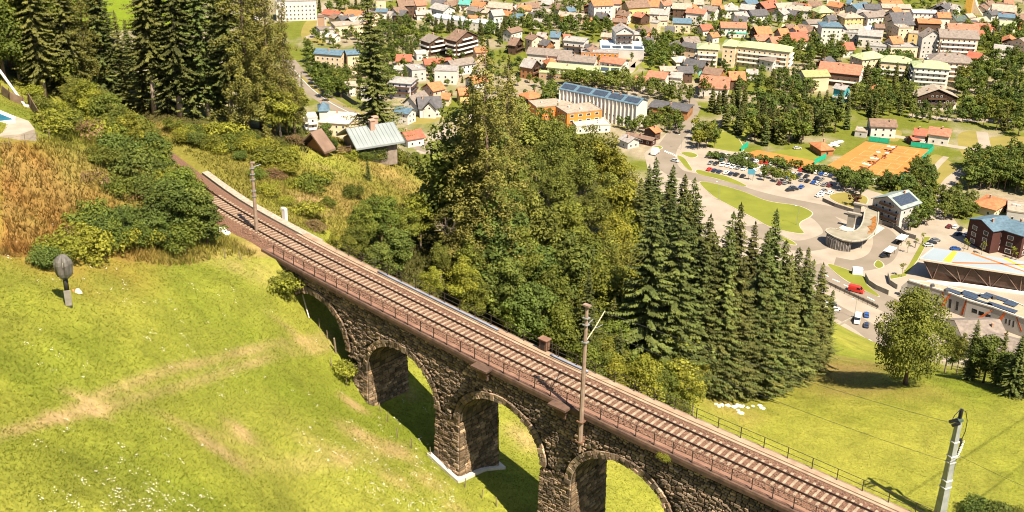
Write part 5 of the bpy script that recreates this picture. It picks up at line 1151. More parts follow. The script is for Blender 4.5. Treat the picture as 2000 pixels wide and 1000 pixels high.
# grey roofed stone house on the brow
zb=133.6
hs=house(675,255,769,241,7.4,2.3,1.9,'LB','GY',label='small stone house with a pale grey standing seam metal roof',z=zb,chim=2,name='stone_house',win=False,ov=.9)
_c=[o for o in hs.children if o.name.startswith('wall')][0]; _c.data.materials[0]=mat('stone_render',(.16,.125,.10),.9,scale=1.6,col2=(.26,.21,.17),bump=.3)
_r=[o for o in hs.children if o.name.startswith('roof')][0]; _r.data.materials[0]=mat('zinc_roof',(.20,.225,.225),.5,scale=.4,col2=(.26,.285,.285),metal=.15)
a_,b_=at(675,255,zb+4.2),at(769,241,zb+4.2); Lr=np.linalg.norm((b_-a_)[:2]); sm=MB()
for i in range(int(Lr/.62)+1):
    xx=-Lr/2+.1+i*.62
    for s in (-1,1): sm.bar((xx,s*.05,4.2+.31),(xx,s*3.65,2.3+.29),.05,.09)
sm.obj('standing_seam',_r.data.materials[0],_r)
MB().box((-Lr/2+.9-.06,-1.2,1.0),(.12,1.0,2.1)).obj('door',M((.03,.025,.02),.7),hs)
iv=leaves([(u,-3.05,z_) for u in np.linspace(-3.0,1.0,12) for z_ in (.3,.9,1.5)],[.45]*36,330,.09,501,L_DRK,flat=1.0); o=link('ivy',iv,hs); o.scale=(1,1,1)
p=hit(655,300); t=thing('timber_fence',p,'short timber fence and deck left of the grey metal roof','fence',math.radians(18))
for z_ in (.3,.6,.9): MB().box((0,0,z_),(4.6,.07,.16)).obj('rail',TIMB,t)
for x_ in (-2.2,0,2.2): MB().box((x_,.05,.5),(.12,.12,1.1)).obj('post',TIMB,t)
zs_=hz(*hit(622,288)[:2])
house(606,262,628,254,5.0,.8,2.4,'BR','OW',z=zs_-.4,label='steep timber framed shed left of the grey metal roof',name='timber_shed',cat='shed',win=False,chim=0)
def mound(x,y,rx,h,m_,lb,nm,cat):
    g=np.random.default_rng(int(x)); V=[];S=[]
    n=420; a=g.uniform(0,6.28,n); k=np.sqrt(g.random(n)); px=np.cos(a)*k*rx; py=np.sin(a)*k*rx*.6; pz=h*(1-k**2)*g.uniform(.5,1.1,n)
    d=g.normal(0,1,(n,3)); d[:,2]*=.35; d/=np.linalg.norm(d,axis=1,keepdims=True); P=np.stack([px,py,pz],1); e=np.cross(d,[0,0,1.]); e/=np.linalg.norm(e,axis=1,keepdims=True); L=g.uniform(.35,.9,(n,1))
    V=np.stack([P-d*L/2-e*.03,P-d*L/2+e*.03,P+d*L/2+e*.02,P+d*L/2-e*.02],1).reshape(-1,3); o=link(nm,npmesh(nm,V,np.arange(len(V)).reshape(-1,4),m_,shade=g.uniform(.6,1.3,n))); o.location=tuple(hit(x,y)); tag(o,lb,cat)
mound(576,278,1.9,1.1,L_DRYB,'brown heap of cut branches at the edge of the wood','branch_heap','heap'); mound(612,446,1.6,1.0,L_DRYB,'brown heap of dry brushwood beside the track','branch_heap','heap'); mound(533,345,1.8,1.1,L_DRYB,'dry brown brushwood on the bank above the track','branch_heap','heap')
p=hit(557,434); t=thing('marker_stele',p,'white concrete stele beside the track','marker',math.radians(-35)); MB().box((0,0,.75),(.5,.4,1.6)).obj('block',M((.60,.56,.50),.8),t); MB().box((-.08,0,1.62),(.66,.42,.2)).obj('cap',M((.62,.58,.52),.8),t)
def rock(x,y,r,seed,lb,group=None,col=(.55,.51,.45)):
    bm=bmesh.new(); bmesh.ops.create_icosphere(bm,subdivisions=2,radius=r); g=np.random.default_rng(seed); s=g.uniform(.7,1.3,3)
    for v in bm.verts: v.co=Vector((v.co.x*s[0],v.co.y*s[1],v.co.z*.6*s[2]))*(1+.12*math.sin(v.co.x*5/r+seed)+.1*math.cos(v.co.y*4/r))
    me=bpy.data.meshes.new('rock'); bm.to_mesh(me); bm.free(); me.materials.append(M(col,.9,scale=4.0,var=.15)); o=link('rock',me); q=hit(x,y); o.location=(q[0],q[1],q[2]+r*.15); tag(o,lb,'rock',group); return o
import bmesh
rock(432,453,.75,3,'large pale rock beside the scrub and the track'); rock(441,457,.45,5,'smaller pale rock in front of the large pale rock')
rk=[(1398,790),(1404,794),(1410,792),(1421,793),(1433,796),(1441,793),(1447,795),(1452,793),(1460,797),(1470,794),(1483,793),(1488,798),(1441,802),(1446,808)]
for i,(x,y) in enumerate(sorted(rk)): rock(x,y,random.uniform(.2,.42),10+i,nth(i,len(rk),'white stone','in the row below the slope spruces'),'white stones at the edge of the right meadow',(.66,.62,.56))
# pool terrace at the left edge
zp=float(hz(*hit(40,240)[:2]))+.55
def zpoly(pts,z): return [tuple(at(x,y,z)[:2]) for x,y in pts]
PD=mat('terrace_slabs',(.27,.225,.175),.8,scale=1.0,col2=(.33,.28,.225)); WATER=mat('pool_water',(.012,.10,.17),.08,scale=.8,col2=(.02,.15,.24),spec=.6)
t=thing('swimming_pool',at(20,240,zp),'small blue swimming pool with a pale terrace at the left edge','pool'); L_=Vector(t.location)
o=MB().prism(zpoly([(-60,205),(-10,213),(56,236),(68,252),(40,262),(-60,270)],zp),zp-2.0,zp).obj('terrace',PD,t); o.location=tuple(-L_)
o=MB().prism(zpoly([(-60,208),(-8,217),(31,233),(31,240),(-60,247)],zp),zp,zp+.32).obj('pool_rim',M((.50,.45,.40),.7),t); o.location=tuple(-L_)
o=MB().prism(zpoly([(-60,212),(-6,220),(26,233),(-60,243)],zp+.33),zp+.3,zp+.345).obj('pool_water',WATER,t); o.location=tuple(-L_)
a=hit(50,208); d0=np.dot(a-CAM,RM@np.array([0,0,-1.])); b=atD(-2,136,d0+1.0); t=thing('tilted_pole',a,'thick pale tilted metal pole above the pool','pole'); L_=Vector(a); o=MB().tube([a,a+(b-a)*.97,b,b+np.array([-1.0,0,.1])],[.17,.17,.17,.15],9).obj('tube',M((.50,.48,.45),.45),t,True); o.location=tuple(-L_); MB().tube([(0,0,-.2),(0,0,.12)],[.42,.42],12).obj('foot',M((.55,.52,.48),.7),t)
SCR=mat('brown_screen_cloth',(.13,.085,.055),.9,scale=2,col2=(.20,.14,.095))
def screenwall(pts,h,lb):
    P=hits([q[0] for q in pts],[q[1] for q in pts]); t=thing('screen_fence',P[0],lb,'fence'); L_=Vector(P[0]); mb=MB()
    for i in range(len(P)-1): 
        h0,h1=h[i],h[i+1]; a,b=P[i],P[i+1]; mb.add([a,b,b+[.12,0,h1],a+[.12,0,h0],a+[.06,.06,0],b+[.06,.06,0],b+[.18,.06,h1],a+[.18,.06,h0]],[(0,1,2,3),(7,6,5,4),(3,2,6,7)])
    o=mb.obj('cloth',SCR,t); o.location=tuple(-L_)
    for q in P: o=MB().tube([q,q+np.array([0,0,1.5])],.05,5).obj('post',TIMB,t); o.location=tuple(-L_)
screenwall([(4,186),(20,196),(46,206)],[1.2,1.0,.9],'brown cloth screen behind the tilted pole'); screenwall([(56,207),(62,215),(76,238),(86,252)],[1.6,1.3,1.1,.6],'brown cloth screen running down beside the terrace lawn')
t=thing('wire_fence',hit(0,290),'thin wire fence below the pool lawn','fence'); L_=Vector(t.location); P=hits([-20,20,50,75,97],[291,287,281,276,270])
for q in P: o=MB().tube([q-np.array([0,0,.2]),q+np.array([0,0,1.0])],.035,5).obj('post',STK,t); o.location=tuple(-L_)
for z_ in (.9,.5): o=MB().tube([q+np.array([0,0,z_]) for q in P],.015,4).obj('wire',STK,t); o.location=tuple(-L_)
# ------------------------------------------------------------------ masts
def col_at(px,py_base,z0,py_top,px_top=None):
    """height of a vertical post standing at the photo point"""
    p=at(px,py_base,z0); lo,hi=0.5,60
    for _ in range(40):
        m=(lo+hi)/2
        if proj((p[0],p[1],p[2]+m))[1]>py_top: lo=m
        else: hi=m
    return p,lo
def insul(mb,a,b,r=.07,n=5):
    a=np.array(a,float);b=np.array(b,float)
    mb.tube([a,b],r*.45,6)
    for k in range(n): q=a+(b-a)*(k+.7)/(n+.4); u=(b-a)/np.linalg.norm(b-a)*.025; mb.tube([q-u,q+u],r,8)
s2=float(min(np.linspace(20,50,600),key=lambda s_:abs(proj(W(s_,NF-.75,axis(s_)[0][2]-.4))[0]-1135.5)))
q=W(s2,NF-.75,0); zt2=axis(s2)[0][2]-4.6; lo=1
p2=np.array([q[0],q[1],zt2]); 
while proj(p2)[1]>884: p2[2]+=.05
H2=1.0
while proj(p2+np.array([0,0,H2]))[1]>598: H2+=.05
ax2=axis(s2); rz2=math.atan2(ax2[1][1],ax2[1][0])
mast=thing('catenary_mast',p2,'tall pale catenary mast clamped to the near face of the viaduct','mast',rz2)
MB().tube([(0,0,0),(0,0,1.1),(0,0,1.1),(0,0,H2)],[.10,.15,.22,.145],8).obj('pole',MASTC,mast)
for z_ in (1.1,3.1): MB().box((0,0,z_),(.62,.6,.1)).obj('clamp',RUST,mast); 
for z_ in (1.25,3.2): MB().box((0,.5,z_-.05),(.22,.75,.2)).obj('bracket',RUST,mast)
for z_ in (H2-1.1,H2-1.7,H2-3.3): MB().box((0,0,z_),(.48,.46,.09)).obj('clamp_band',GALV,mast)
MB().box((0,0,H2+.03),(.62,.4,.14)).obj('top_cap',MASTC,mast)
mb=MB(); zz=H2-3.2; mb.tube([(0,.2,zz),(0,1.35,zz+.75),(0,2.6,zz+1.75)],.045,6); mb.obj('cantilever_arm',M((.50,.43,.28),.6),mast); mb=MB(); mb.tube([(0,1.2,zz+.65),(0,2.4,zz+.55)],.03,5); mb.obj('steady_arm',GALV,mast)
mb=MB(); insul(mb,(0,.2,H2-1.75),(0,.95,H2-1.6)); mb.obj('insulator',GALV,mast)
# mast beside the track on the left
p1,H1=col_at(502,457,axis(-15)[0][2]-.6,318); g1=hit(502,459); p1,H1=col_at(502,458,g1[2],318)
m1=thing('catenary_mast',p1,'slim pale catenary mast standing beside the track before the viaduct','mast')
MB().tube([(0,0,-.4),(0,0,H1)],[.24,.15],8).obj('pole',MASTC,m1)
for k,z_ in enumerate((H1-.6,H1-1.3,H1-1.9,H1-3.2,H1-3.8)): MB().box((0,0,z_),(.46,.44,.08)).obj('clamp_band',GALV,m1)
MB().box((.1,0,H1+.03),(.5,.3,.12)).obj('top_cap',MASTC,m1); mb=MB(); insul(mb,(.1,.1,H1-.5),(.85,.5,H1-.35)); mb.obj('insulator',GALV,m1)
g0=hit(173,224); p0_,H0=col_at(173,224,g0[2],184); m0=thing('catenary_mast',p0_,'distant pale catenary mast half hidden in the thicket','mast'); MB().tube([(0,0,-.4),(0,0,H0)],[.3,.24],8).obj('pole',MASTC,m0)
for z_ in (H0*.35,H0*.5,H0*.65): MB().box((0,0,z_),(.85,.6,.12)).obj('clamp_band',MASTC,m0)
# steel pylon on the right meadow
gp=hit(1833,1016); pp,HP=col_at(1833,1016,gp[2],822)
py=thing('steel_pylon',pp,'grey tapered steel pylon with black insulators on the right meadow','pylon',math.radians(25))
MB().box((0,0,HP/2),(1.12,1.0,HP),0,0,.5).obj('shaft',M((.27,.285,.28),.5,metal=.2,var=.1),py)
for t_ in (.35,.42,.60,.66,.80): MB().box((0,0,HP*t_),(1.12*(1-.5*t_)+.16,1.0*(1-.5*t_)+.16,.14)).obj('clamp_band',M((.52,.52,.5),.5),py)
MB().box((0,0,HP+.12),(.72,.66,.3)).obj('cap',M((.06,.09,.075),.6),py)
mb=MB(); insul(mb,(.15,.1,HP+.25),(.2,.1,HP+1.5),.24,8); insul(mb,(-.3,-.05,HP+.25),(-1.6,-.1,HP+.3),.21,8); insul(mb,(-.3,-.45,HP+.0),(-1.5,-.5,HP+.05),.21,8); insul(mb,(.3,0,HP*.8),(1.0,-.1,HP*.8+.05),.2,6); insul(mb,(.3,.35,HP*.8-.1),(1.0,.3,HP*.8),.2,6); mb.obj('insulator',BLACKP,py)
mb=MB(); mb.tube([(-1.6+0,-.3,HP+.2),(-1.1,-.2,HP+1.1),(-.2,0,HP+1.5),(.9,.1,HP+1.0),(1.45,.1,HP-.4),(1.5,.1,HP-1.8),(1.15,.1,HP-3.0)],.05,5); mb.obj('jumper_cable',BLACKP,py)
mb=MB(); mb.tube([(1.1,0,HP*.8-.3),(1.0,0,HP*.72),(.75,0,HP*.6),(.72,0,HP*.3),(.75,0,-.3)],.11,6); mb.obj('down_cable',BLACKP,py)
mb=MB()
for k in range(3): insul(mb,(.75+k*.16,-.1,HP*.62+k*.35),(1.0+k*.16,-.15,HP*.74+k*.35),.12,6)
mb.obj('surge_arrester',M((.55,.53,.5),.5),py)
mb=MB(); mb.tube([(-.7,-.5,HP*.63),(.8,-.5,HP*.66)],.05,5); mb.tube([(-.65,-.5,HP*.63),(-.72,-.5,HP*.55),(-.55,-.4,HP*.48)],.03,5); mb.obj('cross_arm',GALV,py)
def wire(a,b,sag,lb,r=.02):
    a=np.array(a,float);b=np.array(b,float); tag(MB().tube([a+(b-a)*t_-np.array([0,0,sag*4*t_*(1-t_)]) for t_ in np.linspace(0,1,24)],r,4).obj('overhead_wire',BLACKP),lb,'wire','overhead wires of the railway')
mw=lambda o,q: np.array(Matrix.LocRotScale(o.location,o.rotation_euler.to_quaternion(),None)@Vector(q))
wire(mw(mast,(0,0,H2-1.7)),mw(py,(-.7,-.5,HP*.63)),.5,'thin overhead wire from the viaduct mast to the cross arm of the pylon'); wire(mw(mast,(0,0,H2)),mw(py,(-1.5,-.2,HP+.25)),.5,'thin overhead wire from the viaduct mast to the top insulators of the pylon')
qq=at(2150,1010,HP*.6+pp[2]); wire(mw(py,(.8,-.5,HP*.66)),qq,.3,'thin overhead wire running from the pylon to the right edge')
# rusty signal box at the far railing
s3=float(min(np.linspace(20,40,400),key=lambda s_:abs(proj(W(s_,FF-.1,axis(s_)[0][2]))[0]-1060)))
t=thing('signal_box',onaxis(s3,FF+.15,-.3),'rusty steel signal cabinet at the far railing of the viaduct','cabinet',math.atan2(axis(s3)[1][1],axis(s3)[1][0])); MB().box((0,0,.75),(1.0,.7,1.3)).obj('cabinet',RUST,t); t.scale=(.85,.85,.8); MB().box((0,0,1.44),(1.25,.95,.1)).obj('lid',WALK,t); MB().box((0,-.36,.7),(.5,.04,.9)).obj('door',M((.04,.03,.025),.7),t)
for x_ in (.9,1.5): MB().box((x_,.2,.6),(.07,.07,1.3)).obj('post',DARKST,t)

# two ropes of the cable car pass high above the right meadow; only their shadows fall into the picture
for (xa,ya,xb,yb,lb) in [(2000,817,1720,1000,'upper cable car rope high above the right meadow'),(2000,905,1880,1000,'lower cable car rope high above the right meadow')]:
    A_,B_=hit(xa,ya),hit(xb,yb); u=np.array(sv)*46; a,b=A_+u,B_+u; d=(b-a); d[2]=0
    tag(MB().tube([a-d*1.5,a,b,b+d*.12],.055,6).obj('cable_car_rope',DARKST),lb,'cable')
# ------------------------------------------------------------------ valley: paving, lawns, roads (sheets a few millimetres above one another)
ASPH=mat('asphalt',(0.155,0.127,0.097),0.9,scale=0.09,col2=(0.20,0.167,0.13),bump=0.1,detail=7,coords='Object')
ASPL=mat('pale_paving',(0.225,0.19,0.148),0.9,scale=0.12,col2=(0.295,0.25,0.198),detail=7)
KERB=M((0.38,0.325,0.26),.85); PAINT=M((.75,.72,.66),.7)
LAWNM=mat('mown_lawn',(0.115,0.130,0.012),0.95,scale=0.12,col2=(0.16,0.168,0.018),detail=8)
LAWND=mat('dry_lawn',(0.16,0.135,0.03),0.95,scale=0.12,col2=(0.20,0.165,0.04),detail=8)
def sheet(name,pts,z,m,px=True,kind='structure',label=None):
    P=[tuple(at(x,y,0)[:2]) for x,y in pts] if px else pts
    mb=MB(); n=len(P); a=sum(P[i][0]*P[(i+1)%n][1]-P[(i+1)%n][0]*P[i][1] for i in range(n))
    if a<0: P=P[::-1]
    o=mb.add([(p[0],p[1],z) for p in P],[tuple(range(n))]).obj(name,m); tag(o,label,None,None,kind); return o
def curve_pts(pts,n=6):
    """closed Catmull-Rom through photo points"""
    out=[]; N=len(pts)
    for i in range(N):
        p0,p1,p2,p3=[np.array(pts[(i+k)%N],float) for k in (-1,0,1,2)]
        for k in range(n):
            t=k/n; out.append(tuple(.5*((2*p1)+(p2-p0)*t+(2*p0-5*p1+4*p2-p3)*t*t+(3*p1-p0-3*p2+p3)*t**3)))
    return out
def ribbon(name,pts,wd,z,m,kind='structure',zs=None):
    P=[np.array(at(x,y,0)[:2]) for x,y in pts]; Q=[]
    for i in range(len(P)-1):
        p0,p1,p2,p3=P[max(i-1,0)],P[i],P[i+1],P[min(i+2,len(P)-1)]
        for k in range(8):
            t=k/8; Q.append(.5*((2*p1)+(p2-p0)*t+(2*p0-5*p1+4*p2-p3)*t*t+(3*p1-p0-3*p2+p3)*t**3))
    Q.append(P[-1]); vs=[];fs=[]
    for i,q in enumerate(Q):
        d=Q[min(i+1,len(Q)-1)]-Q[max(i-1,0)]; d/=np.linalg.norm(d); n_=np.array([-d[1],d[0]])
        for s in (-1,1): vs.append((q[0]+n_[0]*s*wd/2,q[1]+n_[1]*s*wd/2,z))
    for i in range(len(Q)-1): fs.append((2*i,2*i+2,2*i+3,2*i+1))
    mb=MB().add(vs,fs); o=mb.obj(name,m); tag(o,None,None,None,kind); return o
def island(pts,m=None,smooth=True,z=.14,name='lawn'):
    P=curve_pts(pts) if smooth else pts
    W_=[tuple(at(x,y,0)[:2]) for x,y in P]
    o=MB().prism(W_,0.0,z,0,bottom=False).obj(name,m or LAWNM); tag(o,None,None,None,'structure')
    c=np.mean(W_,axis=0); R_=[tuple(c+(np.array(w_)-c)*(1+0.45/max(1,np.linalg.norm(np.array(w_)-c)))) for w_ in W_]
    k=MB().prism(R_,0.0,z-.03,0,bottom=False).obj('kerb',KERB); tag(k,None,None,None,'structure'); return o
sheet('plaza',[(1258,300),(1300,262),(1335,226),(1362,226),(1352,262),(1345,285),(1392,290),(1420,288),(1480,302),(1560,322),(1640,350),(1700,372),(1745,385),(1760,440),(1790,446),(1822,400),(1838,366),(1850,330),(1838,366),(1858,420),(1872,440),(1905,455),(2060,500),(2060,620),(1900,712),(1690,690),(1590,668),(1540,640),(1500,560),(1420,500),(1330,430),(1270,350)],.02,ASPL)
road_pts=[(1352,205),(1340,232),(1318,268),(1302,292),(1300,315),(1318,336),(1362,347),(1410,357),(1450,373),(1510,389),(1575,402),(1640,416),(1690,436),(1728,462),(1722,500),(1680,518),(1630,512)]
ribbon('road',road_pts,10.5,.03,ASPH)
ribbon('road',[(1560,412),(1600,420),(1625,440),(1632,460),(1600,475),(1560,480),(1520,470),(1470,440)],11,.034,ASPH)
ribbon('road',[(1580,520),(1612,537),(1665,562),(1720,588),(1790,620)],13,.03,ASPH)
ribbon('road',[(1560,560),(1620,600),(1690,640),(1750,690)],9,.026,ASPH)
for q in [[(1395,297),(1480,316),(1600,351),(1690,381),(1683,400),(1625,395),(1560,385),(1480,360),(1410,341),(1372,328),(1358,316),(1366,304)]]: sheet('car_park',curve_pts(q,4),.026,ASPL)
ribbon('road',[(560,118),(600,165),(645,200),(700,228),(770,262),(830,288),(880,300)],11,.03,ASPH); ribbon('road_line',[(560,118),(600,165),(645,200),(700,228),(770,262),(830,288)],.22,.036,PAINT)
ribbon('verge',[(590,150),(632,186),(690,214),(750,242)],2.0,.05,LAWND)
ribbon('path',[(1290,165),(1240,182),(1220,192)],4,.03,ASPL); ribbon('path',[(1262,95),(1236,120),(1234,135),(1222,145),(1210,150)],4.5,.03,ASPL); ribbon('path',[(1235,132),(1246,122),(1256,116)],3.5,.03,ASPL)
ribbon('path',[(1918,258),(1923,282),(1932,306),(1905,312)],6,.03,ASPL); ribbon('path',[(1800,372),(1812,352),(1830,324),(1848,306)],3,.03,ASPL); ribbon('road',[(1828,440),(1836,415),(1835,385),(1860,350),(1890,330)],6,.03,ASPL); ribbon('road',[(1775,225),(1850,232),(1935,236),(2010,232)],7,.03,ASPL); ribbon('road',[(1690,258),(1760,268),(1850,284),(1960,300)],5,.028,ASPL)
ribbon('road',[(1180,60),(1230,85),(1300,110)],5,.03,ASPL); ribbon('road',[(640,10),(630,30),(625,60),(600,75)],7,.03,ASPL); ribbon('road',[(820,300),(860,260),(905,232),(960,220)],6,.028,ASPL); ribbon('road',[(1345,228),(1350,200),(1320,178),(1290,165)],7,.028,ASPH); ribbon('road',[(1260,226),(1240,240),(1258,252),(1290,262)],6,.028,ASPL)
lawnA=island([(1367,356),(1400,360),(1450,374),(1500,393),(1557,402),(1584,414),(1582,423),(1563,434),(1562,444),(1569,456),(1537,452),(1500,441),(1475,427),(1425,401),(1392,382)]); lawnA['label']='large mown lawn inside the road loop'
island([(1323,304),(1336,309),(1346,322),(1352,333),(1344,331),(1331,318)]); island([(1330,299),(1350,298),(1362,304),(1350,308)]); island([(1362,332),(1385,337),(1420,345),(1456,362),(1448,363),(1400,349),(1364,340)]); island([(1620,383),(1652,376),(1690,384),(1692,398),(1674,407),(1640,398)],LAWND); island([(1275,288),(1286,285),(1293,289),(1284,293)])
island([(1618,519),(1632,519),(1688,541),(1692,555),(1716,577),(1704,575),(1650,546)]); island([(1776,517),(1806,463),(1817,463),(1792,508),(1768,540),(1736,546),(1740,538),(1762,536)],smooth=False); island([(1708,518),(1714,509),(1722,513),(1725,520),(1716,524)]); island([(1815,495),(1850,492),(1922,503),(1928,508),(1860,500)],smooth=False); island([(1525,462),(1545,470),(1555,478),(1540,476)]); island([(1380,285),(1400,262),(1430,258),(1452,290),(1440,297),(1405,292)])
for q,m in [([(1782,345),(1818,304),(1848,310),(1882,345),(1862,366),(1800,368)],LAWND),([(1872,262),(1914,259),(1920,306),(1880,303)],LAWND),([(1936,268),(2040,270),(2040,290),(1938,292)],LAWND),([(1395,262),(1450,225),(1480,235),(1440,285)],LAWNM),([(1470,302),(1570,290),(1600,305),(1575,316),(1500,312)],LAWNM),([(1725,252),(1760,256),(1752,276),(1722,270)],LAWND),([(1775,375),(1815,375),(1822,395),(1800,440),(1770,430)],LAWNM),([(785,225),(830,222),(870,228),(840,240),(800,242)],LAWND),([(800,310),(868,305),(872,330),(835,328)],LAWNM),([(1205,160),(1225,150),(1248,130),(1222,100),(1200,120)],LAWNM),([(600,40),(640,40),(640,85),(590,75)],LAWND),([(640,20),(720,12),(720,28),(650,30)],LAWND),([(1215,40),(1270,30),(1270,55),(1230,55)],LAWND),([(1262,110),(1330,118),(1300,140),(1255,130)],LAWNM)]: sheet('lawn',curve_pts(q,4),.012,m)
# crosswalk bars and lane dashes
for i in range(7):
    x,y=1299+i*3.6,293.5+i*1.5; sheet('road_marking',[(x,y),(x+1.9,y+.8),(x+0.4,y+3.4),(x-1.5,y+2.6)],.042,PAINT)
for a,b in [((1606,534),(1618,540)),((1626,545),(1640,551)),((1648,556),(1662,562)),((1694,580),(1708,587))]: 
    A_,B_=at(*a)[:2],at(*b)[:2]; d=(B_-A_)/np.linalg.norm(B_-A_); n_=np.array([-d[1],d[0]])*.22; sheet('road_marking',[tuple(A_+n_),tuple(B_+n_),tuple(B_-n_),tuple(A_-n_)],.042,PAINT,px=False)
def strip_wall(name,pts,h,th,m,label,cat,z0=0.0,kind=None):
    P=[np.array(at(x,y,0)[:2]) for x,y in pts]; mb=MB(); vs=[];fs=[]
    for i,q in enumerate(P):
        d=P[min(i+1,len(P)-1)]-P[max(i-1,0)]; d/=np.linalg.norm(d); n_=np.array([-d[1],d[0]])*th/2
        for s,z in ((-1,z0),(1,z0),(1,z0+h),(-1,z0+h)): vs.append((q[0]+n_[0]*s,q[1]+n_[1]*s,z))
    for i in range(len(P)-1):
        a,b=4*i,4*i+4; fs+=[(a,b,b+3,a+3),(a+3,b+3,b+2,a+2),(a+2,b+2,b+1,a+1)]
    fs+=[(0,3,2,1),(len(vs)-4,len(vs)-3,len(vs)-2,len(vs)-1)]
    return tag(mb.add(vs,fs).obj(name,m),label,cat)
CONC=mat('cast_concrete',(0.21,0.185,0.15),.85,scale=.5,col2=(.28,.25,.205)); WOODG=mat('weathered_boards',(.10,.085,.075),.85,scale=1.5,col2=(.2,.175,.15))
strip_wall('board_fence',[(1606,393),(1630,404),(1668,416),(1692,425)],1.7,.15,WOODG,'dark board fence curving along the road below the copper tree','fence')
strip_wall('board_fence',[(1715,437),(1745,445),(1768,462),(1788,468)],2.0,.25,WOODG,'dark board fence ending beside the white bus shelters','fence')
strip_wall('retaining_wall',[(1690,542),(1697,556),(1712,566),(1735,576)],2.0,.4,CONC,'curved concrete ramp wall beside the lower road','wall'); strip_wall('retaining_wall',[(1734,540),(1738,556),(1752,565)],2.0,.4,CONC,'short concrete wall at the inner side of the ramp','wall')
strip_wall('retaining_wall',[(1622,652),(1660,668),(1706,684)],1.0,.4,CONC,'low wall along the edge of the lower car park','wall'); strip_wall('retaining_wall',[(1622,652),(1640,636),(1668,622)],1.0,.4,CONC,'low wall dividing the lower car park','wall')
strip_wall('noise_barrier',[(600,138),(640,170),(690,205),(742,232)],3.0,.25,M((.055,.06,.045),.9),'dark noise barrier along the far side of the curving road','barrier')
strip_wall('parapet',[(1600,546),(1640,566),(1700,594),(1716,602)],1.1,.35,CONC,'pale parapet along the lower road','wall')
g_=thing('guard_rail',at(1604,553,0),'steel guard rail along the lower road beside the red van','railing'); L_=Vector(g_.location)
for i in range(13):
    q=at(1604+i*9,553+i*4.2,0); o=MB().box((0,0,1.0),(.12,.12,2.0)).obj('post',DARKST,g_); o.location=tuple(Vector(q)-L_)
o=MB().tube([at(1604,553,0)+np.array([0,0,1.9]),at(1712,603.4,0)+np.array([0,0,1.9])],.06,5).obj('handrail',DARKST,g_); o.location=tuple(-L_)
# ------------------------------------------------------------------ cars
CARC=dict(white=(.72,.70,.66),silver=(.38,.38,.37),grey=(.16,.16,.16),black=(.018,.018,.02),red=(.50,.03,.018),blue=(.02,.07,.26),navy=(.025,.035,.07),maroon=(.12,.02,.018),brown=(.13,.085,.055),orange=(.62,.16,.02),green=(.04,.07,.05))
CARM={k:M(v,.28,spec=.6,var=.02) for k,v in CARC.items()}; TYRE=M((.018,.018,.018),.8); CGL=M((.012,.015,.018),.08,spec=.8); LAMP=M((.75,.74,.70),.2)
def loft(st,mi=0):
    """st: (x, halfwidth bottom, z0, halfwidth top, z1)"""
    mb=MB(); vs=[]
    for x,wb,z0,wt,z1 in st: vs+=[(x,-wb,z0),(x,wb,z0),(x,wt+.0,z0+(z1-z0)*.6),(x,wt-.08,z1),(x,-wt+.08,z1),(x,-wt,z0+(z1-z0)*.6)]
    fs=[]
    for i in range(len(st)-1):
        for k in range(6): fs.append((i*6+k,i*6+(k+1)%6,i*6+6+(k+1)%6,i*6+6+k))
    fs.append(tuple(range(5,-1,-1))); fs.append(tuple((len(st)-1)*6+k for k in range(6))); return mb.add(vs,[f[::-1] for f in fs],mi)
def carmesh(c,van=False):
    if van: b=loft([(-2.7,.9,.4,.95,1.9),(-2.6,.95,.3,.97,2.25),(.9,.97,.3,.97,2.3),(1.3,.97,.3,.95,2.15),(1.9,.97,.3,.92,1.3),(2.6,.92,.35,.85,1.05),(2.75,.82,.4,.75,.8)])
    else:
        b=loft([(-2.15,.72,.38,.74,.72),(-2.0,.82,.28,.84,.93),(-1.2,.86,.25,.88,.98),(.6,.87,.25,.89,.97),(1.3,.86,.25,.87,.88),(2.0,.8,.28,.8,.74),(2.15,.66,.35,.66,.6)])
        b.add([(-1.0,-.58,1.44),(.25,-.6,1.46),(.25,.6,1.46),(-1.0,.58,1.44),(-1.35,-.68,1.25),(.6,-.7,1.22),(.6,.7,1.22),(-1.35,.68,1.25)],[(0,1,2,3),(4,5,1,0),(6,7,3,2),(5,6,2,1),(7,4,0,3)])
    return b.mesh('body',CARM[c],smooth=False)
gl=MB(); gl.add([(-1.75,-.8,.96),(1.05,-.8,.93),(1.05,.8,.93),(-1.75,.8,.96),(-1.0,-.62,1.43),(.3,-.64,1.44),(.3,.64,1.44),(-1.0,.62,1.43)],[(0,1,5,4),(1,2,6,5),(2,3,7,6),(3,0,4,7)]); CG=gl.mesh('windscreen_glass',CGL)
gv=MB(); gv.add([(1.38,-.86,2.1),(1.38,.86,2.1),(1.93,.82,1.32),(1.93,-.82,1.32)],[(0,3,2,1)]); gv.add([(.3,-.985,1.35),(1.6,-.96,1.35),(1.25,-.965,2.0),(.3,-.985,2.0)],[(0,1,2,3)]); gv.add([(.3,.985,1.35),(1.6,.96,1.35),(1.25,.965,2.0),(.3,.985,2.0)],[(3,2,1,0)]); VG=gv.mesh('windscreen_glass',CGL)
wl_=MB(); wl_.tube([(0,-.11,0),(0,.11,0)],.32,12); WHL=wl_.mesh('wheel',TYRE)
hl_=MB().box((0,0,0),(.12,.36,.14)).mesh('headlight',LAMP)
CARS={}; CARL={}
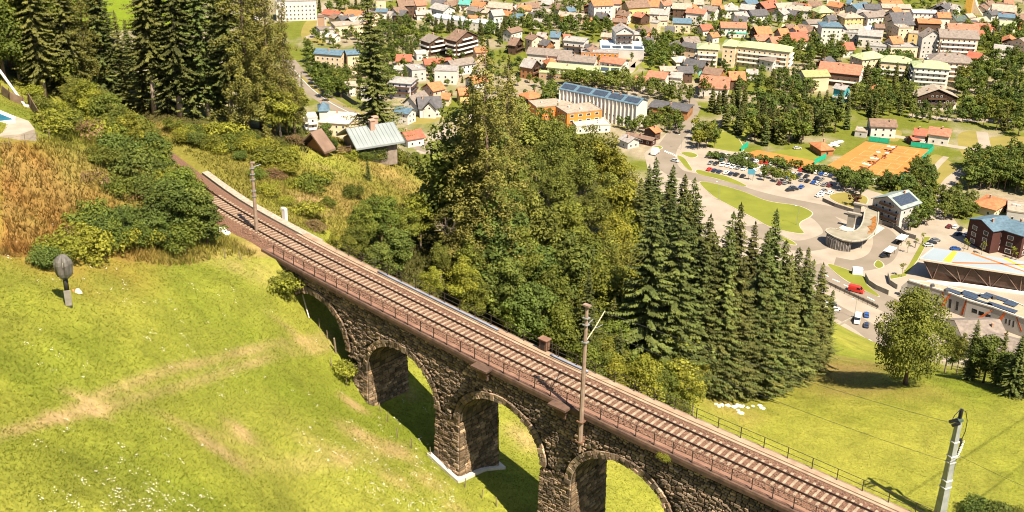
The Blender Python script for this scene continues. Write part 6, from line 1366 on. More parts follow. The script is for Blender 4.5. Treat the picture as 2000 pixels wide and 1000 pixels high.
def car(x,y,c,where,rot=55.0,van=False,sc=1.0):
    key=(c,van); p=at(x,y,0.0)
    if key not in CARS: CARS[key]=carmesh(c,van)
    nm='parked_van' if van else 'parked_car'
    o=thing(nm,(p[0],p[1],.05),None,'van' if van else 'car',math.radians(rot)); b=link('body',CARS[key],o); link('windscreen_glass',VG if van else CG,o)
    for wx,wy in ((-1.35,-.82),(1.35,-.82),(-1.35,.82),(1.35,.82)):
        q=link('wheel',WHL,o); q.location=(wx*(1.25 if van else 1),wy*(1.06 if van else 1),.32)
    for wy in (-.55,.55): q=link('headlight',hl_,o); q.location=((2.66,wy*1.1,.85) if van else (2.06,wy,.66))
    o.scale=(sc,sc,sc); CARL.setdefault((c,van,where),[]).append((x,o)); return o
R2=lambda x,y:(1350+x/8,280+y/8)
for cx,cy,c in [(475,190,'black'),(550,200,'silver'),(795,248,'grey'),(870,265,'silver'),(945,280,'black'),(1020,292,'white'),(1105,305,'red'),(1190,322,'red'),(1255,335,'white'),(1400,350,'white'),(1715,425,'red'),(1795,440,'black'),(1862,455,'black'),(1950,468,'white')]: car(*R2(cx,cy),c,'in the top row of the car park')
for x,y,c in [(1604,341,'blue'),(1613,343,'silver'),(1622.5,345,'navy'),(1643,348,'silver')]: car(x,y,c,'in the top row of the car park')
for cx,cy,c in [(300,320,'grey'),(385,332,'black'),(487,348,'white'),(572,360,'white'),(652,383,'white'),(730,395,'grey'),(825,412,'white'),(1125,470,'white'),(1205,488,'brown')]: car(*R2(cx,cy),c,'in the middle row of the car park',235)
for cx,cy,c in [(480,275,'green'),(640,318,'white'),(705,335,'black'),(800,345,'black'),(965,372,'black'),(1040,388,'white'),(1130,384,'silver'),(1205,412,'grey'),(1000,432,'white')]: car(*R2(cx,cy),c,'in the hedge row of the car park')
for cx,cy,c in [(285,420,'red'),(362,440,'navy'),(440,458,'navy'),(545,472,'white'),(620,488,'navy'),(705,502,'black'),(805,525,'black')]: car(*R2(cx,cy),c,'in the bottom row of the car park')
for x,y,c in [(1539.5,348,'blue'),(1550,341.5,'silver'),(1561.5,343,'navy'),(1575,346,'black'),(1566,353,'grey'),(1577,355,'black'),(1589,358,'blue'),(1597,360,'silver'),(1609,362.5,'grey'),(1620,364,'maroon'),(1595,350,'navy'),(1604,352,'grey')]: car(x,y,c,'in the right part of the car park')
for x,y,c,r in [(1523,360,'maroon',55),(1534,359,'grey',55),(1549,368,'grey',15),(1543,373,'black',15),(1551,371,'black',15),(1565,367,'blue',55),(1600,384,'white',30),(1609,374,'grey',50),(1605,379,'white',40),(1621,378,'white',50)]: car(x,y,c,'at the road side of the car park',r)
car(1318,316,'silver','driving on the road below the crossing',-38); car(1557,291,'silver','beside the tennis clubhouse',10); car(1697,356,'orange','under the trees by the tennis courts',55,True); car(1707,357,'white','under the trees by the tennis courts',55,True); car(1720,361,'silver','under the trees by the tennis courts',55); car(1788,278,'white','under the red carport',60); car(1803,280,'white','under the red carport',60)
for x,y,c,r in [(1853,444,'maroon',60),(1865,445,'white',60),(1876,449,'black',60),(1872,459,'navy',20),(1889,461,'white',20),(1813,481,'silver',10),(1820,476,'black',10),(1827,471,'grey',10),(1866,488,'blue',0)]: car(x,y,c,'in front of the dark red hotel',r)
for x,y,c,r in [(1692,617,'blue',75),(1692,637,'navy',70),(1647,658,'black',62),(1665,661,'black',62),(1692,671,'white',30),(1631,607,'white',25),(1624,598,'navy',25),(1613,592,'white',25),(1613,585,'black',25),(1610,600,'white',25)]: car(x,y,c,'in the lower car park',r)
car(1674,628,'white','in the lower car park',250,True,1.12)
rv=car(1672,570,'red','driving along the lower road',-33,True,1.1)
bc=car(1728,502,'black','beside the lower bus shelter',20)
for (c,van,wh),v in CARL.items():
    v.sort(key=lambda t:t[0])
    for i,(x,o) in enumerate(v):
        o['label']=nth(i,len(v),f"{c} {'van' if van else 'car'}",wh); o['group']='cars '+wh
# ------------------------------------------------------------------ tennis courts
CLAY=mat('red_clay',(.36,.125,.028),.95,scale=.15,col2=(.43,.16,.038),detail=7); GNET=M((.01,.30,.18),.7,var=.08)
A_,B_,C_,D_=[at(*q,0)[:2] for q in ((1612,326),(1690,276.5),(1822,293.5),(1756,352.5))]
def bil(u,v): return A_*(1-u)*(1-v)+D_*u*(1-v)+B_*(1-u)*v+C_*u*v
tag(MB().add([(*bil(0,0),.03),(*bil(1,0),.03),(*bil(1,1),.03),(*bil(0,1),.03)],[(0,1,2,3)]).obj('clay_court',CLAY),'orange clay ground of the tennis courts',None,None,'structure')
lm=MB()
def cl(u0,v0,u1,v1,w_=.055):
    a,b=bil(u0,v0),bil(u1,v1); d=(b-a)/np.linalg.norm(b-a); n_=np.array([-d[1],d[0]])*w_; lm.add([(*(a+n_),.04),(*(b+n_),.04),(*(b-n_),.04),(*(a-n_),.04)],[(3,2,1,0)])
for k in range(4):
    v0,v1=.04+k*.245,.04+k*.245+.165
    for v in (v0,v0+.02,v1-.02,v1): cl(.17,v,.83,v)
    for u in (.17,.83): cl(u,v0,u,v1)
    for u in (.32,.68): cl(u,v0+.02,u,v1-.02)
    cl(.32,(v0+v1)/2,.68,(v0+v1)/2)
tag(lm.obj('court_marking',M((.55,.36,.2),.8)),'white lines of the tennis courts',None,None,'structure')
for k in range(4):
    v0,v1=.04+k*.245,.04+k*.245+.165; a,b=bil(.5,v0-.015),bil(.5,v1+.015); t=thing('tennis_net',(*((a+b)/2),.03),None,'net',group='nets across the clay courts'); od=ordl(3-k,4); t['label']=['tennis net on the clay court nearest the car park','tennis net on the second clay court from the car park','tennis net on the third clay court from the car park','tennis net on the farthest clay court'][k]
    L_=Vector(t.location); o=MB().bar((*a,.5),(*b,.5),.06,.9).obj('net',M((.12,.05,.03),.9),t); o.location=tuple(-L_)
    for q in (a,b): o=MB().tube([(*q,0),(*q,1.15)],.06,6).obj('post',DARKST,t); o.location=tuple(-L_)
def screen(u0,v0,u1,v1,lb,h=3.0):
    a,b=bil(u0,v0),bil(u1,v1); t=thing('windscreen_fence',(*((a+b)/2),0),lb,'fence'); L_=Vector(t.location)
    o=MB().bar((*a,h*.52),(*b,h*.52),.06,h*.9).obj('mesh_panel',GNET,t); o.location=tuple(-L_)
    n_=max(2,int(np.linalg.norm(b-a)/4))
    for i in range(n_+1): q=a+(b-a)*i/n_; o=MB().tube([(*q,0),(*q,h)],.06,5).obj('post',DARKST,t); o.location=tuple(-L_)
screen(.04,1.02,.34,1.02,'green windscreen behind the left end of the clay courts'); screen(.66,1.02,.98,1.02,'green windscreen behind the right end of the clay courts'); screen(1.01,.98,1.01,.62,'upper part of the green windscreen along the right side of the courts'); screen(1.01,.6,1.01,.28,'middle part of the green windscreen along the right side of the courts'); screen(1.01,.14,1.01,.0,'lowest short green windscreen at the corner near the car park')
for x0,y0,x1,y1,lb in [(1590,322,1613,310,'green windscreen left of the tennis courts'),(1447,296,1461,287,'small green windscreen at the top of the car park')]:
    a,b=at(x0,y0),at(x1,y1); t=thing('windscreen_fence',(a+b)/2,lb,'fence'); L_=Vector(t.location); o=MB().bar((a[0],a[1],1.6),(b[0],b[1],1.6),.06,2.8).obj('mesh_panel',GNET,t); o.location=tuple(-L_)
sheet('clay_court',[(1450,302),(1480,293),(1600,316),(1590,330),(1520,322)],.03,CLAY)
UMB=M((.75,.70,.64),.8)
um=MB(); n8=8; um.add([(0,0,2.75)]+[(1.15*math.cos(k*.785),1.15*math.sin(k*.785),2.3) for k in range(8)],[(0,1+k,1+(k+1)%8) for k in range(8)]); um.tube([(0,0,0),(0,0,2.7)],.04,5); UM=um.mesh('parasol',UMB)
bn=MB(); bn.box((0,0,.45),(1.8,.5,.08)); bn.box((-.7,0,.22),(.1,.45,.45)); bn.box((.7,0,.22),(.1,.45,.45)); bn.box((0,.24,.8),(1.8,.06,.4)); BN=bn.mesh('bench',M((.20,.06,.03),.8))
ups=[(1735,290),(1743,291.5),(1731,302.5),(1714,301),(1702,313),(1710,314),(1687,324),(1695,326)]
for i,(x,y) in enumerate(sorted(ups)):
    o=link('parasol',UM); o.location=tuple(at(x,y+4,0)); tag(o,nth(i,len(ups),'white parasol','between the clay courts'),'parasol','white parasols between the clay courts')
    o=link('bench',BN); o.location=tuple(at(x-2,y+7,0)); o.rotation_euler=(0,0,math.radians(40)); tag(o,nth(i,len(ups),'reddish bench','between the clay courts'),'bench','benches between the clay courts')
for i,(x,y) in enumerate([(1620,290),(1627,286),(1634,284),(1641,282),(1632,290),(1622,299)]):
    o=link('parasol',UM); o.location=tuple(at(x,y+3,0)); o.scale=(1.5,1.5,1.1); tag(o,nth([0,2,4,5,3,1][i],6,'large white parasol','on the clubhouse terrace'),'parasol','parasols on the clubhouse terrace')
# ------------------------------------------------------------------ J shaped bus station roof on the plaza
R3=lambda x,y:(1550+x/8,370+y/8)
JZ=5.0
J=[R3(*q) for q in [(1150,265),(1240,260),(1330,265),(1327,400),(1318,520),(1290,620),(1240,700),(1150,770),(1040,805),(900,815),(760,790),(640,745),(540,690),(500,655),(515,625),(560,612),(650,618),(740,640),(830,662),(920,662),(990,638),(1050,580),(1085,500),(1100,420),(1112,340)]]
JW=[tuple(at(x,y,JZ)[:2]) for x,y in J]
jb=thing('station_canopy',(*np.mean(JW,axis=0),0),'bus station with a curved hook shaped roof on a drum of boards','building'); L_=Vector(jb.location)
JR=mat('stained_roof',(.17,.15,.105),.85,scale=.22,col2=(.255,.23,.175),detail=5); n_=JR.node_tree
tc=n_.nodes.new('ShaderNodeTexCoord')
def jput(o): o.location=tuple(-L_)
jput(MB().prism(JW,JZ-.55,JZ).obj('roof',JR,jb))
rim=MB(); N=len(JW)
for i in range(N): rim.bar((*JW[i],JZ+.1),(*JW[(i+1)%N],JZ+.1),.5,.45)
jput(rim.obj('roof_rim',M((.30,.275,.22),.7),jb))
st=[R3(*q) for q in [(1270,415),(1295,430),(1290,560),(1270,620),(1220,680),(1150,690),(1165,655),(1200,640),(1150,575),(1215,560),(1225,480),(1190,470)]]
jput(MB().prism([tuple(at(x,y,JZ)[:2]) for x,y in st],JZ+.005,JZ+.035).obj('rust_stain',M((.20,.085,.02),.9,var=.2),jb))
dr=[R3(*q) for q in [(500,840),(520,880),(570,915),(640,940),(760,965),(885,975),(890,900),(760,850),(620,800),(520,800)]]
DW=[np.array(at(x,y,0)[:2]) for x,y in dr]
jput(MB().prism([tuple(q) for q in DW],0,JZ-.6).obj('drum_wall',M((.05,.045,.045),.9),jb))
bd=[MB(),MB()]
for a,b in zip(DW[:6],DW[1:6]):
    L__=np.linalg.norm(b-a); k=max(1,int(L__/.5))
    for i in range(k):
        q=a+(b-a)*(i+.5)/k; d=(b-a)/L__; out=np.array([d[1],-d[0]]); 
        if out@(np.mean(DW,axis=0)-q)>0: out=-out
        q=q+out*.12; bd[i%2].box((q[0],q[1],(JZ-1.0)/2+.1),(.34,.14,JZ-1.0),math.atan2(d[1],d[0]))
jput(bd[0].obj('board_cladding',M((.26,.235,.21),.85,var=.2),jb)); jput(bd[1].obj('board_cladding',M((.13,.115,.105),.85,var=.2),jb))
for q,h in [((1265,560),2.0),((1240,480),2.0),((1255,360),2.0),((1060,770),1)]:
    p=at(*R3(q[0],q[1]+150),0); jput(MB().tube([(p[0],p[1],0),(p[0],p[1],JZ-.5)],.22,8).obj('column',CONC,jb))
for (cx,cy,h,lb) in [(880,590,6.2,'front concrete pylon with a cantilevered top beside the hook shaped roof'),(975,440,6.2,'rear concrete pylon with a cantilevered top beside the hook shaped roof')]:
    p=at(*R3(cx,cy),0); rz=math.radians(-32); t=thing('concrete_pylon',p,lb,'pylon',rz)
    MB().box((0,0,h/2),(3.0,.9,h)).obj('shaft',CONC,t); MB().box((1.2,0,h+.35),(6.0,1.7,.7)).obj('cantilever',CONC,t)
sheet('paving',[R3(*q) for q in [(710,600),(790,545),(1090,560),(1330,560),(1425,605),(1180,780),(900,700)]],.046,M((.42,.38,.32),.85))
for cx,cy,i in [(1695,745,0),(1510,935,1)]:
    p=at(*R3(cx,cy),2.8); t=thing('bus_shelter',(p[0],p[1],0),['upper white roofed bus shelter beside the plaza','lower white roofed bus shelter beside the plaza'][i],'shelter',math.radians(52))
    MB().box((0,0,2.8),(6.6,3.2,.25)).obj('roof',M((.62,.60,.56),.6),t); MB().box((-.2,1.2,1.3),(5.6,.12,2.6)).obj('rear_glass',M((.03,.035,.04),.15),t)
    for sx in (-2.6,2.6): MB().box((sx,-1.0,1.35),(.15,.15,2.7)).obj('post',DARKST,t)
    MB().box((0,.6,.45),(4,.5,.1)).obj('seat',DARKST,t)
# ------------------------------------------------------------------ cable car station: large inclined hall and the long grey building with orange stripes
R5=lambda x,y:(1750+x/8,480+y/8)
SZ=8.5; ROOFB=mat('pale_blue_roof',(.21,.25,.28),.65,scale=.06,col2=(.25,.29,.315),detail=3); GLASSD=mat('tinted_glass',(.045,.025,.018),.25,spec=.4,scale=.4,col2=(.075,.042,.03)); TRUSS=M((.17,.11,.085),.6); FASC=M((.50,.43,.34),.7); OST=M((.55,.11,.02),.6,var=.03); OSY=M((.72,.33,.03),.6,var=.03)
fl=at(*R5(370,203),SZ); bl_=at(*R5(590,32),SZ); dirx=at(*R5(2000,452),SZ)-fl; dirx/=np.linalg.norm(dirx); ln=62.0; wv=(bl_-fl)
fr=fl+dirx*ln; br_=bl_+dirx*ln*1.0
hall=thing('station_hall',(*((fl+br_)/2)[:2],0),'large station hall with a pale blue roof crossed by orange bands','station'); L_=Vector(hall.location)
def hput(o): o.location=tuple(-L_); return o
hput(MB().prism([tuple(q[:2]) for q in (fl,fr,br_,bl_)],SZ-.5,SZ).obj('roof',ROOFB,hall))
fm=MB(); fm.bar(fl-np.array([0,0,.25]),fr-np.array([0,0,.25]),.35,.75); fm.bar(fl-np.array([0,0,.25]),bl_-np.array([0,0,.25]),.35,.75); hput(fm.obj('fascia',FASC,hall))
b0=at(*R5(575,522),0); wv2=wv*.75; b1=b0+dirx*(ln-9)
gl=MB(); tp=SZ-.5; e=.02
f0,f1,k0,k1=[q.copy() for q in (fl+dirx*1.2+wv*.06,fr-dirx*1.2+wv*.06,bl_+dirx*1.2-wv*.06,br_-dirx*1.2-wv*.06)]
for q in (f0,f1,k0,k1): q[2]=tp
g0=b0.copy(); g1=b1.copy(); g2=b1+wv2; g3=b0+wv2
for q in (g0,g1,g2,g3): q[2]=.06
gl.add([g0,g1,g2,g3,f0,f1,k1,k0],[(0,1,5,4),(1,2,6,5),(2,3,7,6),(3,0,4,7)]); hput(gl.obj('glass_front',GLASSD,hall))
tr=MB(); nseg=5
for i in range(nseg+1):
    t0=i/nseg; p_=g0+(g1-g0)*t0; q_=f0+(f1-f0)*t0; off_=np.array([0,0,0])-wv/np.linalg.norm(wv)*.25
    tr.bar(p_+off_,q_+off_,.28,.28)
    if i<nseg:
        m_=f0+(f1-f0)*(i+.5)/nseg; p2=g0+(g1-g0)*(i+1)/nseg; tr.bar(p_+off_,m_+off_,.28,.28); tr.bar(p2+off_,m_+off_,.28,.28)
for i in range(7):
    t0=i/6; p_=g0+(g3-g0)*t0; q_=f0+(k0-f0)*t0; tr.bar(p_-dirx*.25,q_-dirx*.25,.22,.22)
    if i<6: tr.bar(p_-dirx*.25,f0+(k0-f0)*(i+1)/6-dirx*.25,.2,.2); tr.bar(g0+(g3-g0)*(i+1)/6-dirx*.25,q_-dirx*.25,.18,.18)
hput(tr.obj('truss',TRUSS,hall))
for (a,b,w_,m_) in [((790,248),(925,85),1.5,OSY),((880,262),(2000,292),.7,OST),((1180,115),(2010,402),.8,OST),((1690,190),(2005,350),.9,OSY)]:
    A2_,B2_=at(*R5(*a),SZ+.012),at(*R5(*b),SZ+.012); d=(B2_-A2_)/np.linalg.norm(B2_-A2_); nn=np.array([-d[1],d[0],0])*w_
    hput(MB().add([A2_+nn,B2_+nn*(.6),B2_-nn*(.6),A2_-nn],[(3,2,1,0)]).obj('roof_stripe',m_,hall))
for x,y in [(1630,445),(1975,500)]:
    p=at(*R5(x,y),5.5); hput(MB().box(p,(.8,.5,.6)).obj('floodlight',M((.75,.73,.7),.4),hall))
strip_wall('plinth_wall',[R5(480,585),R5(1000,620),R5(2000,760)],1.0,1.0,M((.66,.62,.56),.8),'white plinth with dark openings in front of the station hall','wall')
# long grey building
S4=lambda x,y:(1500+x/4,500+y/4)
GB=7.0; WALLG=mat('grey_render',(.27,.25,.225),.85,scale=.3,col2=(.32,.295,.265)); ROOFT=mat('gravel_roof',(.28,.215,.145),.9,scale=.6,col2=(.34,.27,.19),detail=7)
top=[S4(*q) for q in [(1095,190),(1420,290),(1560,345),(1750,400),(1860,440),(2060,512)]]
TW=[at(x,y,GB) for x,y in top]
cor=at(*S4(1040,238),4.5)
back=[at(*S4(x,y),GB) for x,y in [(2060,420),(1900,350),(1600,285),(1240,205)]]
gb=thing('service_building',(*np.mean([q[:2] for q in TW],axis=0),0),'long grey building with orange diagonal stripes and solar panels on the roof','building'); L_=Vector(gb.location)
poly=[tuple(q[:2]) for q in TW]+[tuple(q[:2]) for q in back]
def gput(o): o.location=tuple(-L_); return o
gput(MB().prism(poly,-.5,GB).obj('wall',WALLG,gb)); 
c_=np.mean(poly,axis=0); gput(MB().prism([tuple(c_+(np.array(p)-c_)*.992) for p in poly],GB,GB+.06,bottom=False).obj('roof',ROOFT,gb))
pr=MB()
for i in range(len(poly)): pr.bar((*poly[i],GB+.12),(*poly[(i+1)%len(poly)],GB+.12),.4,.5)
gput(pr.obj('parapet',M((.52,.48,.42),.8),gb))
side=[TW[0]]; q0=at(*S4(1040,238),4.0); gput(MB().add([tuple(TW[0]),(TW[0][0],TW[0][1],-.5),(q0[0],q0[1],-.5),(q0[0],q0[1],4.0),(back[-1][0],back[-1][1],GB),(back[-1][0],back[-1][1],-.5)],[(0,3,2,1),(0,4,3),(3,4,5,2)]).obj('sloped_end',WALLG,gb))
def onwall(x,y):
    """photo point on the front wall of the long building -> 3D point, pushed out a little"""
    best=None
    for i in range(len(TW)-1):
        a,b=TW[i][:2],TW[i+1][:2]; d=(b-a)/np.linalg.norm(b-a); nn=np.array([d[1],-d[0]]); r=ray(x,y); t=((a-CAM[:2])@nn)/(r[:2]@nn); p=CAM+r*t; s=(p[:2]-a)@d
        dist=0 if 0<=s<=np.linalg.norm(b-a) else min(abs(s),abs(s-np.linalg.norm(b-a)))
        if best is None or dist<best[0]: best=(dist,p,nn)
    p,nn=best[1],best[2]
    if nn@(CAM[:2]-p[:2])<0: nn=-nn
    return p,np.array([nn[0],nn[1],0])
def wallquad(name,pts,m_,outw):
    P=[]; 
    for x,y in pts: p,nn=onwall(x,y); P.append(p)
    F0=[p+nn*outw for p in P]; F1=[p-nn*.05 for p in P]; n4=len(P)
    mb=MB().add(F0+F1,[tuple(range(n4)),tuple(range(n4-1,-1,-1))]+[(i,(i+1)%n4,(i+1)%n4+n4,i+n4) for i in range(n4)]); return gput(mb.obj(name,m_,gb))
for q in [[(1193,217),(1201,217),(1222,300),(1214,300)],[(1356,277),(1368,280),(1393,412),(1385,412)],[(1418,296),(1432,298),(1360,402),(1334,402)],[(1546,340),(1556,344),(1522,462),(1504,458)],[(1756,420),(1764,420),(1640,500),(1595,500)],[(1846,438),(1862,442),(1824,504),(1796,500)],[(1936,470),(1944,472),(1986,590),(1974,588)]]: wallquad('orange_stripe',[S4(*t) for t in q],OST,.06)
for q in [(1143,238,10,24),(1168,246,10,40),(1312,300,18,66),(1417,336,18,66),(1472,354,18,68),(1595,408,40,30),(1648,428,40,30),(1702,450,38,28),(1856,488,12,38),(1884,496,12,42),(1914,506,12,46),(1410,430,54,30),(1355,410,30,24)]:
    x,y,a,b=q; sk=.32*a; wallquad('window',[S4(x,y),S4(x+a,y+sk),S4(x+a-b*.12,y+sk+b),S4(x-b*.12,y+b)],GLASS,.045)
for i,(x,y,n1_,n2_) in enumerate([(1450,275,3,2),(1580,300,3,3),(1640,345,5,1),(1780,320,4,2),(1830,400,5,2),(1900,370,2,3),(1690,315,2,2)]):
    p=at(*S4(x,y),GB+.35); o=MB().box((0,0,0),(2.1*n1_,1.4*n2_,.1)).obj('solar_panel',PV,gb); o.location=tuple(Vector(p)-L_); o.rotation_euler=(0,0,math.atan2((TW[3]-TW[1])[1],(TW[3]-TW[1])[0]))
for x,y in [(1765,325),(1285,232),(1395,270)]:
    p=at(*S4(x,y),GB+.6); o=MB().box((0,0,0),(1.2,1.2,1.2)).obj('roof_vent',M((.06,.06,.06),.7),gb); o.location=tuple(Vector(p)-L_)
# grey pitched roof house in front of it
house(1864,627,1953,625,15,4.5,3.0,'BGR','W',label='low house with a wide pale grey roof behind the row of spruces',ov=.5,win=False); house(1930,650,1995,668,16,4.5,3.0,'BGR','W',label='pale grey roofed wing at the right edge behind the spruces',win=False)
# street lamps and small things
for i,(x,y,h) in enumerate([(1403,391,9),(1556,440,9),(1330,292,8),(1668,622,8)]):
    p=at(x,y,0); t=thing('street_lamp',p,['tall street lamp on the large lawn','street lamp at the right tip of the large lawn','street lamp beside the crossing','street lamp at the lower car park'][i],'lamp',group='street lamps'); MB().tube([(0,0,0),(0,0,h*.6),(0,0,h)],[.09,.07,.05],6).obj('pole',GALV,t); MB().bar((0,0,h),(-1.3,0,h+.1),.1,.1).obj('arm',GALV,t); MB().box((-1.5,0,h+.08),(.7,.3,.12)).obj('lamp_head',WHITE,t)
p=at(1466,352,0); t=thing('billboard',p,'blue billboard beside the bottom row of the car park','sign',math.radians(-10)); MB().box((0,0,4.2),(3.4,.3,2.6)).obj('panel',M((.07,.24,.33),.5),t); 
for sx in (-1,1): MB().box((sx,0,1.5),(.18,.18,3)).obj('post',DARKST,t)
p=at(1674,535,0); t=thing('container',p,'white box container on the paving above the lower road','container',math.radians(-10)); MB().box((0,0,1.3),(3.8,2.4,2.6)).obj('body',M((.72,.70,.66),.6),t); MB().box((-1.96,0,1.2),(.08,1.0,2.1)).obj('door',M((.2,.2,.2),.6),t)
p=at(1278,302,0); t=thing('box_truck',p,'white box truck beside the wood and the road','truck',math.radians(60)); MB().box((0,0,1.9),(4.6,2.3,2.6)).obj('cargo_box',M((.76,.74,.70),.5),t); MB().box((3.1,0,1.35),(1.5,2.1,1.8),0,0,.85).obj('cab',CARM['white'],t)
for wx,wy in ((-1.5,-1),(-1.5,1),(2.8,-1),(2.8,1)): q=link('wheel',WHL,t); q.location=(wx,wy,.42); q.scale=(1.3,1.3,1.3)
# ------------------------------------------------------------------ trees of the town: one mesh each
import bmesh
def merged(cm,tm,name):
    bm=bmesh.new(); bm.from_mesh(cm); n0=len(bm.faces); bm.from_mesh(tm); bm.faces.ensure_lookup_table()
    for f in bm.faces[n0:]: f.material_index=1
    me=bpy.data.meshes.new(name); bm.to_mesh(me); bm.free(); me.materials.append(cm.materials[0]); me.materials.append(tm.materials[0]); return me
TP={}
for i in range(4):
    H=[9,10,8,11][i]; R=[3.3,3.1,3.4,3.6][i]; TP.setdefault('broad',[]).append((H,merged(broad(H,R,300+i,L_BRO,ncl=30,nper=26,size=.38),trunkmesh(H*.7,.2,BARK,310+i,limbs=4,R=R*.7,n=5),'broadleaf_tree')))
    TP.setdefault('dark',[]).append((H,merged(broad(H,R*.95,320+i,L_DRK,ncl=30,nper=26,size=.38,base=.12),trunkmesh(H*.7,.2,BARK,330+i,limbs=3,R=R*.7,n=5),'broadleaf_tree')))
    TP.setdefault('olive',[]).append((H,merged(broad(H,R*.95,340+i,L_OLI,ncl=28,nper=26,size=.36),trunkmesh(H*.7,.2,BARK,350+i,limbs=4,R=R*.7,n=5),'broadleaf_tree')))
for i in range(2):
    H=[8,9][i]; TP.setdefault('yellow',[]).append((H,merged(broad(H,3.0,360+i,L_YEL,ncl=24,nper=26,size=.36),trunkmesh(H*.7,.18,BARK,365+i,limbs=4,R=2,n=5),'broadleaf_tree')))
for i in range(3):
    H=[13,15,12][i]; TP.setdefault('spruce',[]).append((H,merged(spruce(H,H*.2,370+i,L_SPR,start=.04,whorl=.7,spl=1.2),trunkmesh(H*.96,.2,BARK,380+i,n=5),'spruce_tree')))
TP['copper']=[(6,merged(broad(6,2.6,390,L_RED,ncl=22,nper=26,size=.34,base=.1),trunkmesh(4,.15,BARK,391,limbs=3,R=2,n=5),'broadleaf_tree'))]
TP['sapling']=[(6,merged(broad(6,1.5,392,L_YEL,ncl=16,nper=30,size=.26,base=.3),trunkmesh(5,.09,BARKP,393,limbs=3,R=1,n=5),'broadleaf_tree'))]
TP['hedge']=[(1.8,bush(1.8,1.7,394,L_BRO,ncl=10,nper=40,size=.28)),(1.6,bush(1.6,1.8,395,L_DRK,ncl=10,nper=40,size=.28))]
TW_={'broad':'green broadleaf tree','dark':'dark green broadleaf tree','olive':'olive broadleaf tree','yellow':'yellow green broadleaf tree','spruce':'dark spruce','copper':'copper leaved tree','sapling':'young pale green tree','hedge':'green shrub'}
TTOWN=[]
def tfree(x,y,m=1.5):
    for fx,fy,rz,L,Wd in FOOT:
        dx,dy=x-fx,y-fy
        if abs(dx)>60 or abs(dy)>60: continue
        c,s=math.cos(rz),math.sin(rz)
        if abs(dx*c+dy*s)<L/2+m and abs(-dx*s+dy*c)<Wd/2+m: return False
    return True
def tt(kind,p,H,st):
    ps=TP[kind]; h0,me=random.choice(ps); o=link('spruce_tree' if kind=='spruce' else 'shrub' if kind=='hedge' else 'broadleaf_tree',me); s=H/h0; w_=s*random.uniform(.9,1.2)
    o.location=(p[0],p[1],0); o.scale=(w_,w_,s); o.rotation_euler=(0,0,random.uniform(0,6.28)); TTOWN.append((o,kind,proj(p)[0],st)); return o
def grove(poly,sp,kinds,Hr,st,seed,m=1.0,maxn=70):
    """tree feet scattered over a photo outline on the valley floor"""
    g=random.Random(seed); xs=[q[0] for q in poly]; ys=[q[1] for q in poly]; pts=[]; ks=[k for k,w_ in kinds for _ in range(w_)]; n_=0
    for _ in range(3000):
        x,y=g.uniform(min(xs),max(xs)),g.uniform(min(ys),max(ys))
        if not inpoly(np.array([x]),np.array([y]),poly)[0] or any((x-a)**2+((y-b)*2.2)**2<sp**2 for a,b in pts): continue
        p=at(x,y,0)
        if not tfree(p[0],p[1],m): continue
        pts.append((x,y)); tt(g.choice(ks),p,g.uniform(*Hr),st)
        if len(pts)>=maxn: break
MIX=[('broad',4),('dark',3),('olive',1),('spruce',1)]
grove([(742,50),(800,60),(830,105),(790,112),(745,95)],15,[('dark',3),('broad',2),('spruce',2)],(9,14),'left of the twin timber hotels',1)
grove([(830,58),(905,52),(1000,62),(1010,82),(945,82),(930,62),(850,66)],13,[('spruce',3),('dark',1)],(10,14),'behind the twin timber hotels',2)
grove([(1090,165),(1150,158),(1240,170),(1355,200),(1355,212),(1250,190),(1120,172)],12,[('olive',3),('broad',1)],(9,12),'in the row behind the blue roofed school',3)
grove([(1060,190),(1085,185),(1090,240),(1070,245)],14,MIX,(8,11),'left of the white school',4)
grove([(1200,252),(1320,232),(1330,262),(1240,262)],15,[('broad',2),('olive',1),('dark',1)],(7,11),'in front of the white school',5)
grove([(1362,195),(1440,178),(1560,195),(1660,225),(1670,262),(1600,270),(1560,285),(1460,285),(1400,250)],12,[('spruce',6),('dark',2),('broad',2)],(11,17),'in the dark grove above the car park',6)
grove([(1355,262),(1395,262),(1400,290),(1360,292)],16,[('yellow',1),('broad',2)],(9,12),'beside the road above the crossing',7)
grove([(1520,95),(1560,92),(1650,100),(1645,125),(1560,135),(1520,120)],14,MIX,(9,13),'between the yellow hotel and the pinkish chalet',8)
grove([(1690,120),(1770,130),(1790,165),(1740,165),(1690,165)],13,[('spruce',2),('dark',3)],(10,15),'in front of the light green roofed hotel',9)
grove([(1690,185),(1780,190),(1785,225),(1700,235),(1660,200)],14,[('spruce',2),('olive',2),('dark',2)],(10,14),'left of the broad gable chalet',10)
grove([(1850,150),(1990,115),(2010,270),(1910,255),(1880,220)],14,[('dark',3),('broad',3),('spruce',1)],(10,15),'right of the broad gable chalet',11)
grove([(1780,225),(1880,225),(1880,240),(1780,240)],15,[('dark',2),('olive',2)],(7,10),'in front of the broad gable chalet',12)
grove([(1890,330),(2010,315),(2010,385),(1960,372),(1890,370)],13,[('dark',3),('broad',1)],(11,15),'behind the orange roofed restaurant',13)
grove([(1775,335),(1812,335),(1822,372),(1780,368)],15,[('dark',2),('broad',2),('olive',1)],(9,12),'beside the right windscreen of the courts',14)
grove([(1762,385),(1822,380),(1812,440),(1775,452)],14,[('dark',2),('spruce',1),('broad',1)],(8,12),'right of the guest house',15)
grove([(1838,385),(1900,395),(1905,430),(1840,430)],14,[('olive',3),('broad',1),('dark',1)],(6,9),'between the guest house and the dark red hotel',16)
grove([(1640,352),(1700,368),(1680,385),(1645,372)],14,[('dark',1)],(9,12),'at the right end of the car park',17); grove([(1718,362),(1755,368),(1750,378),(1720,374)],13,[('dark',1)],(8,10),'below the corner of the courts',18)
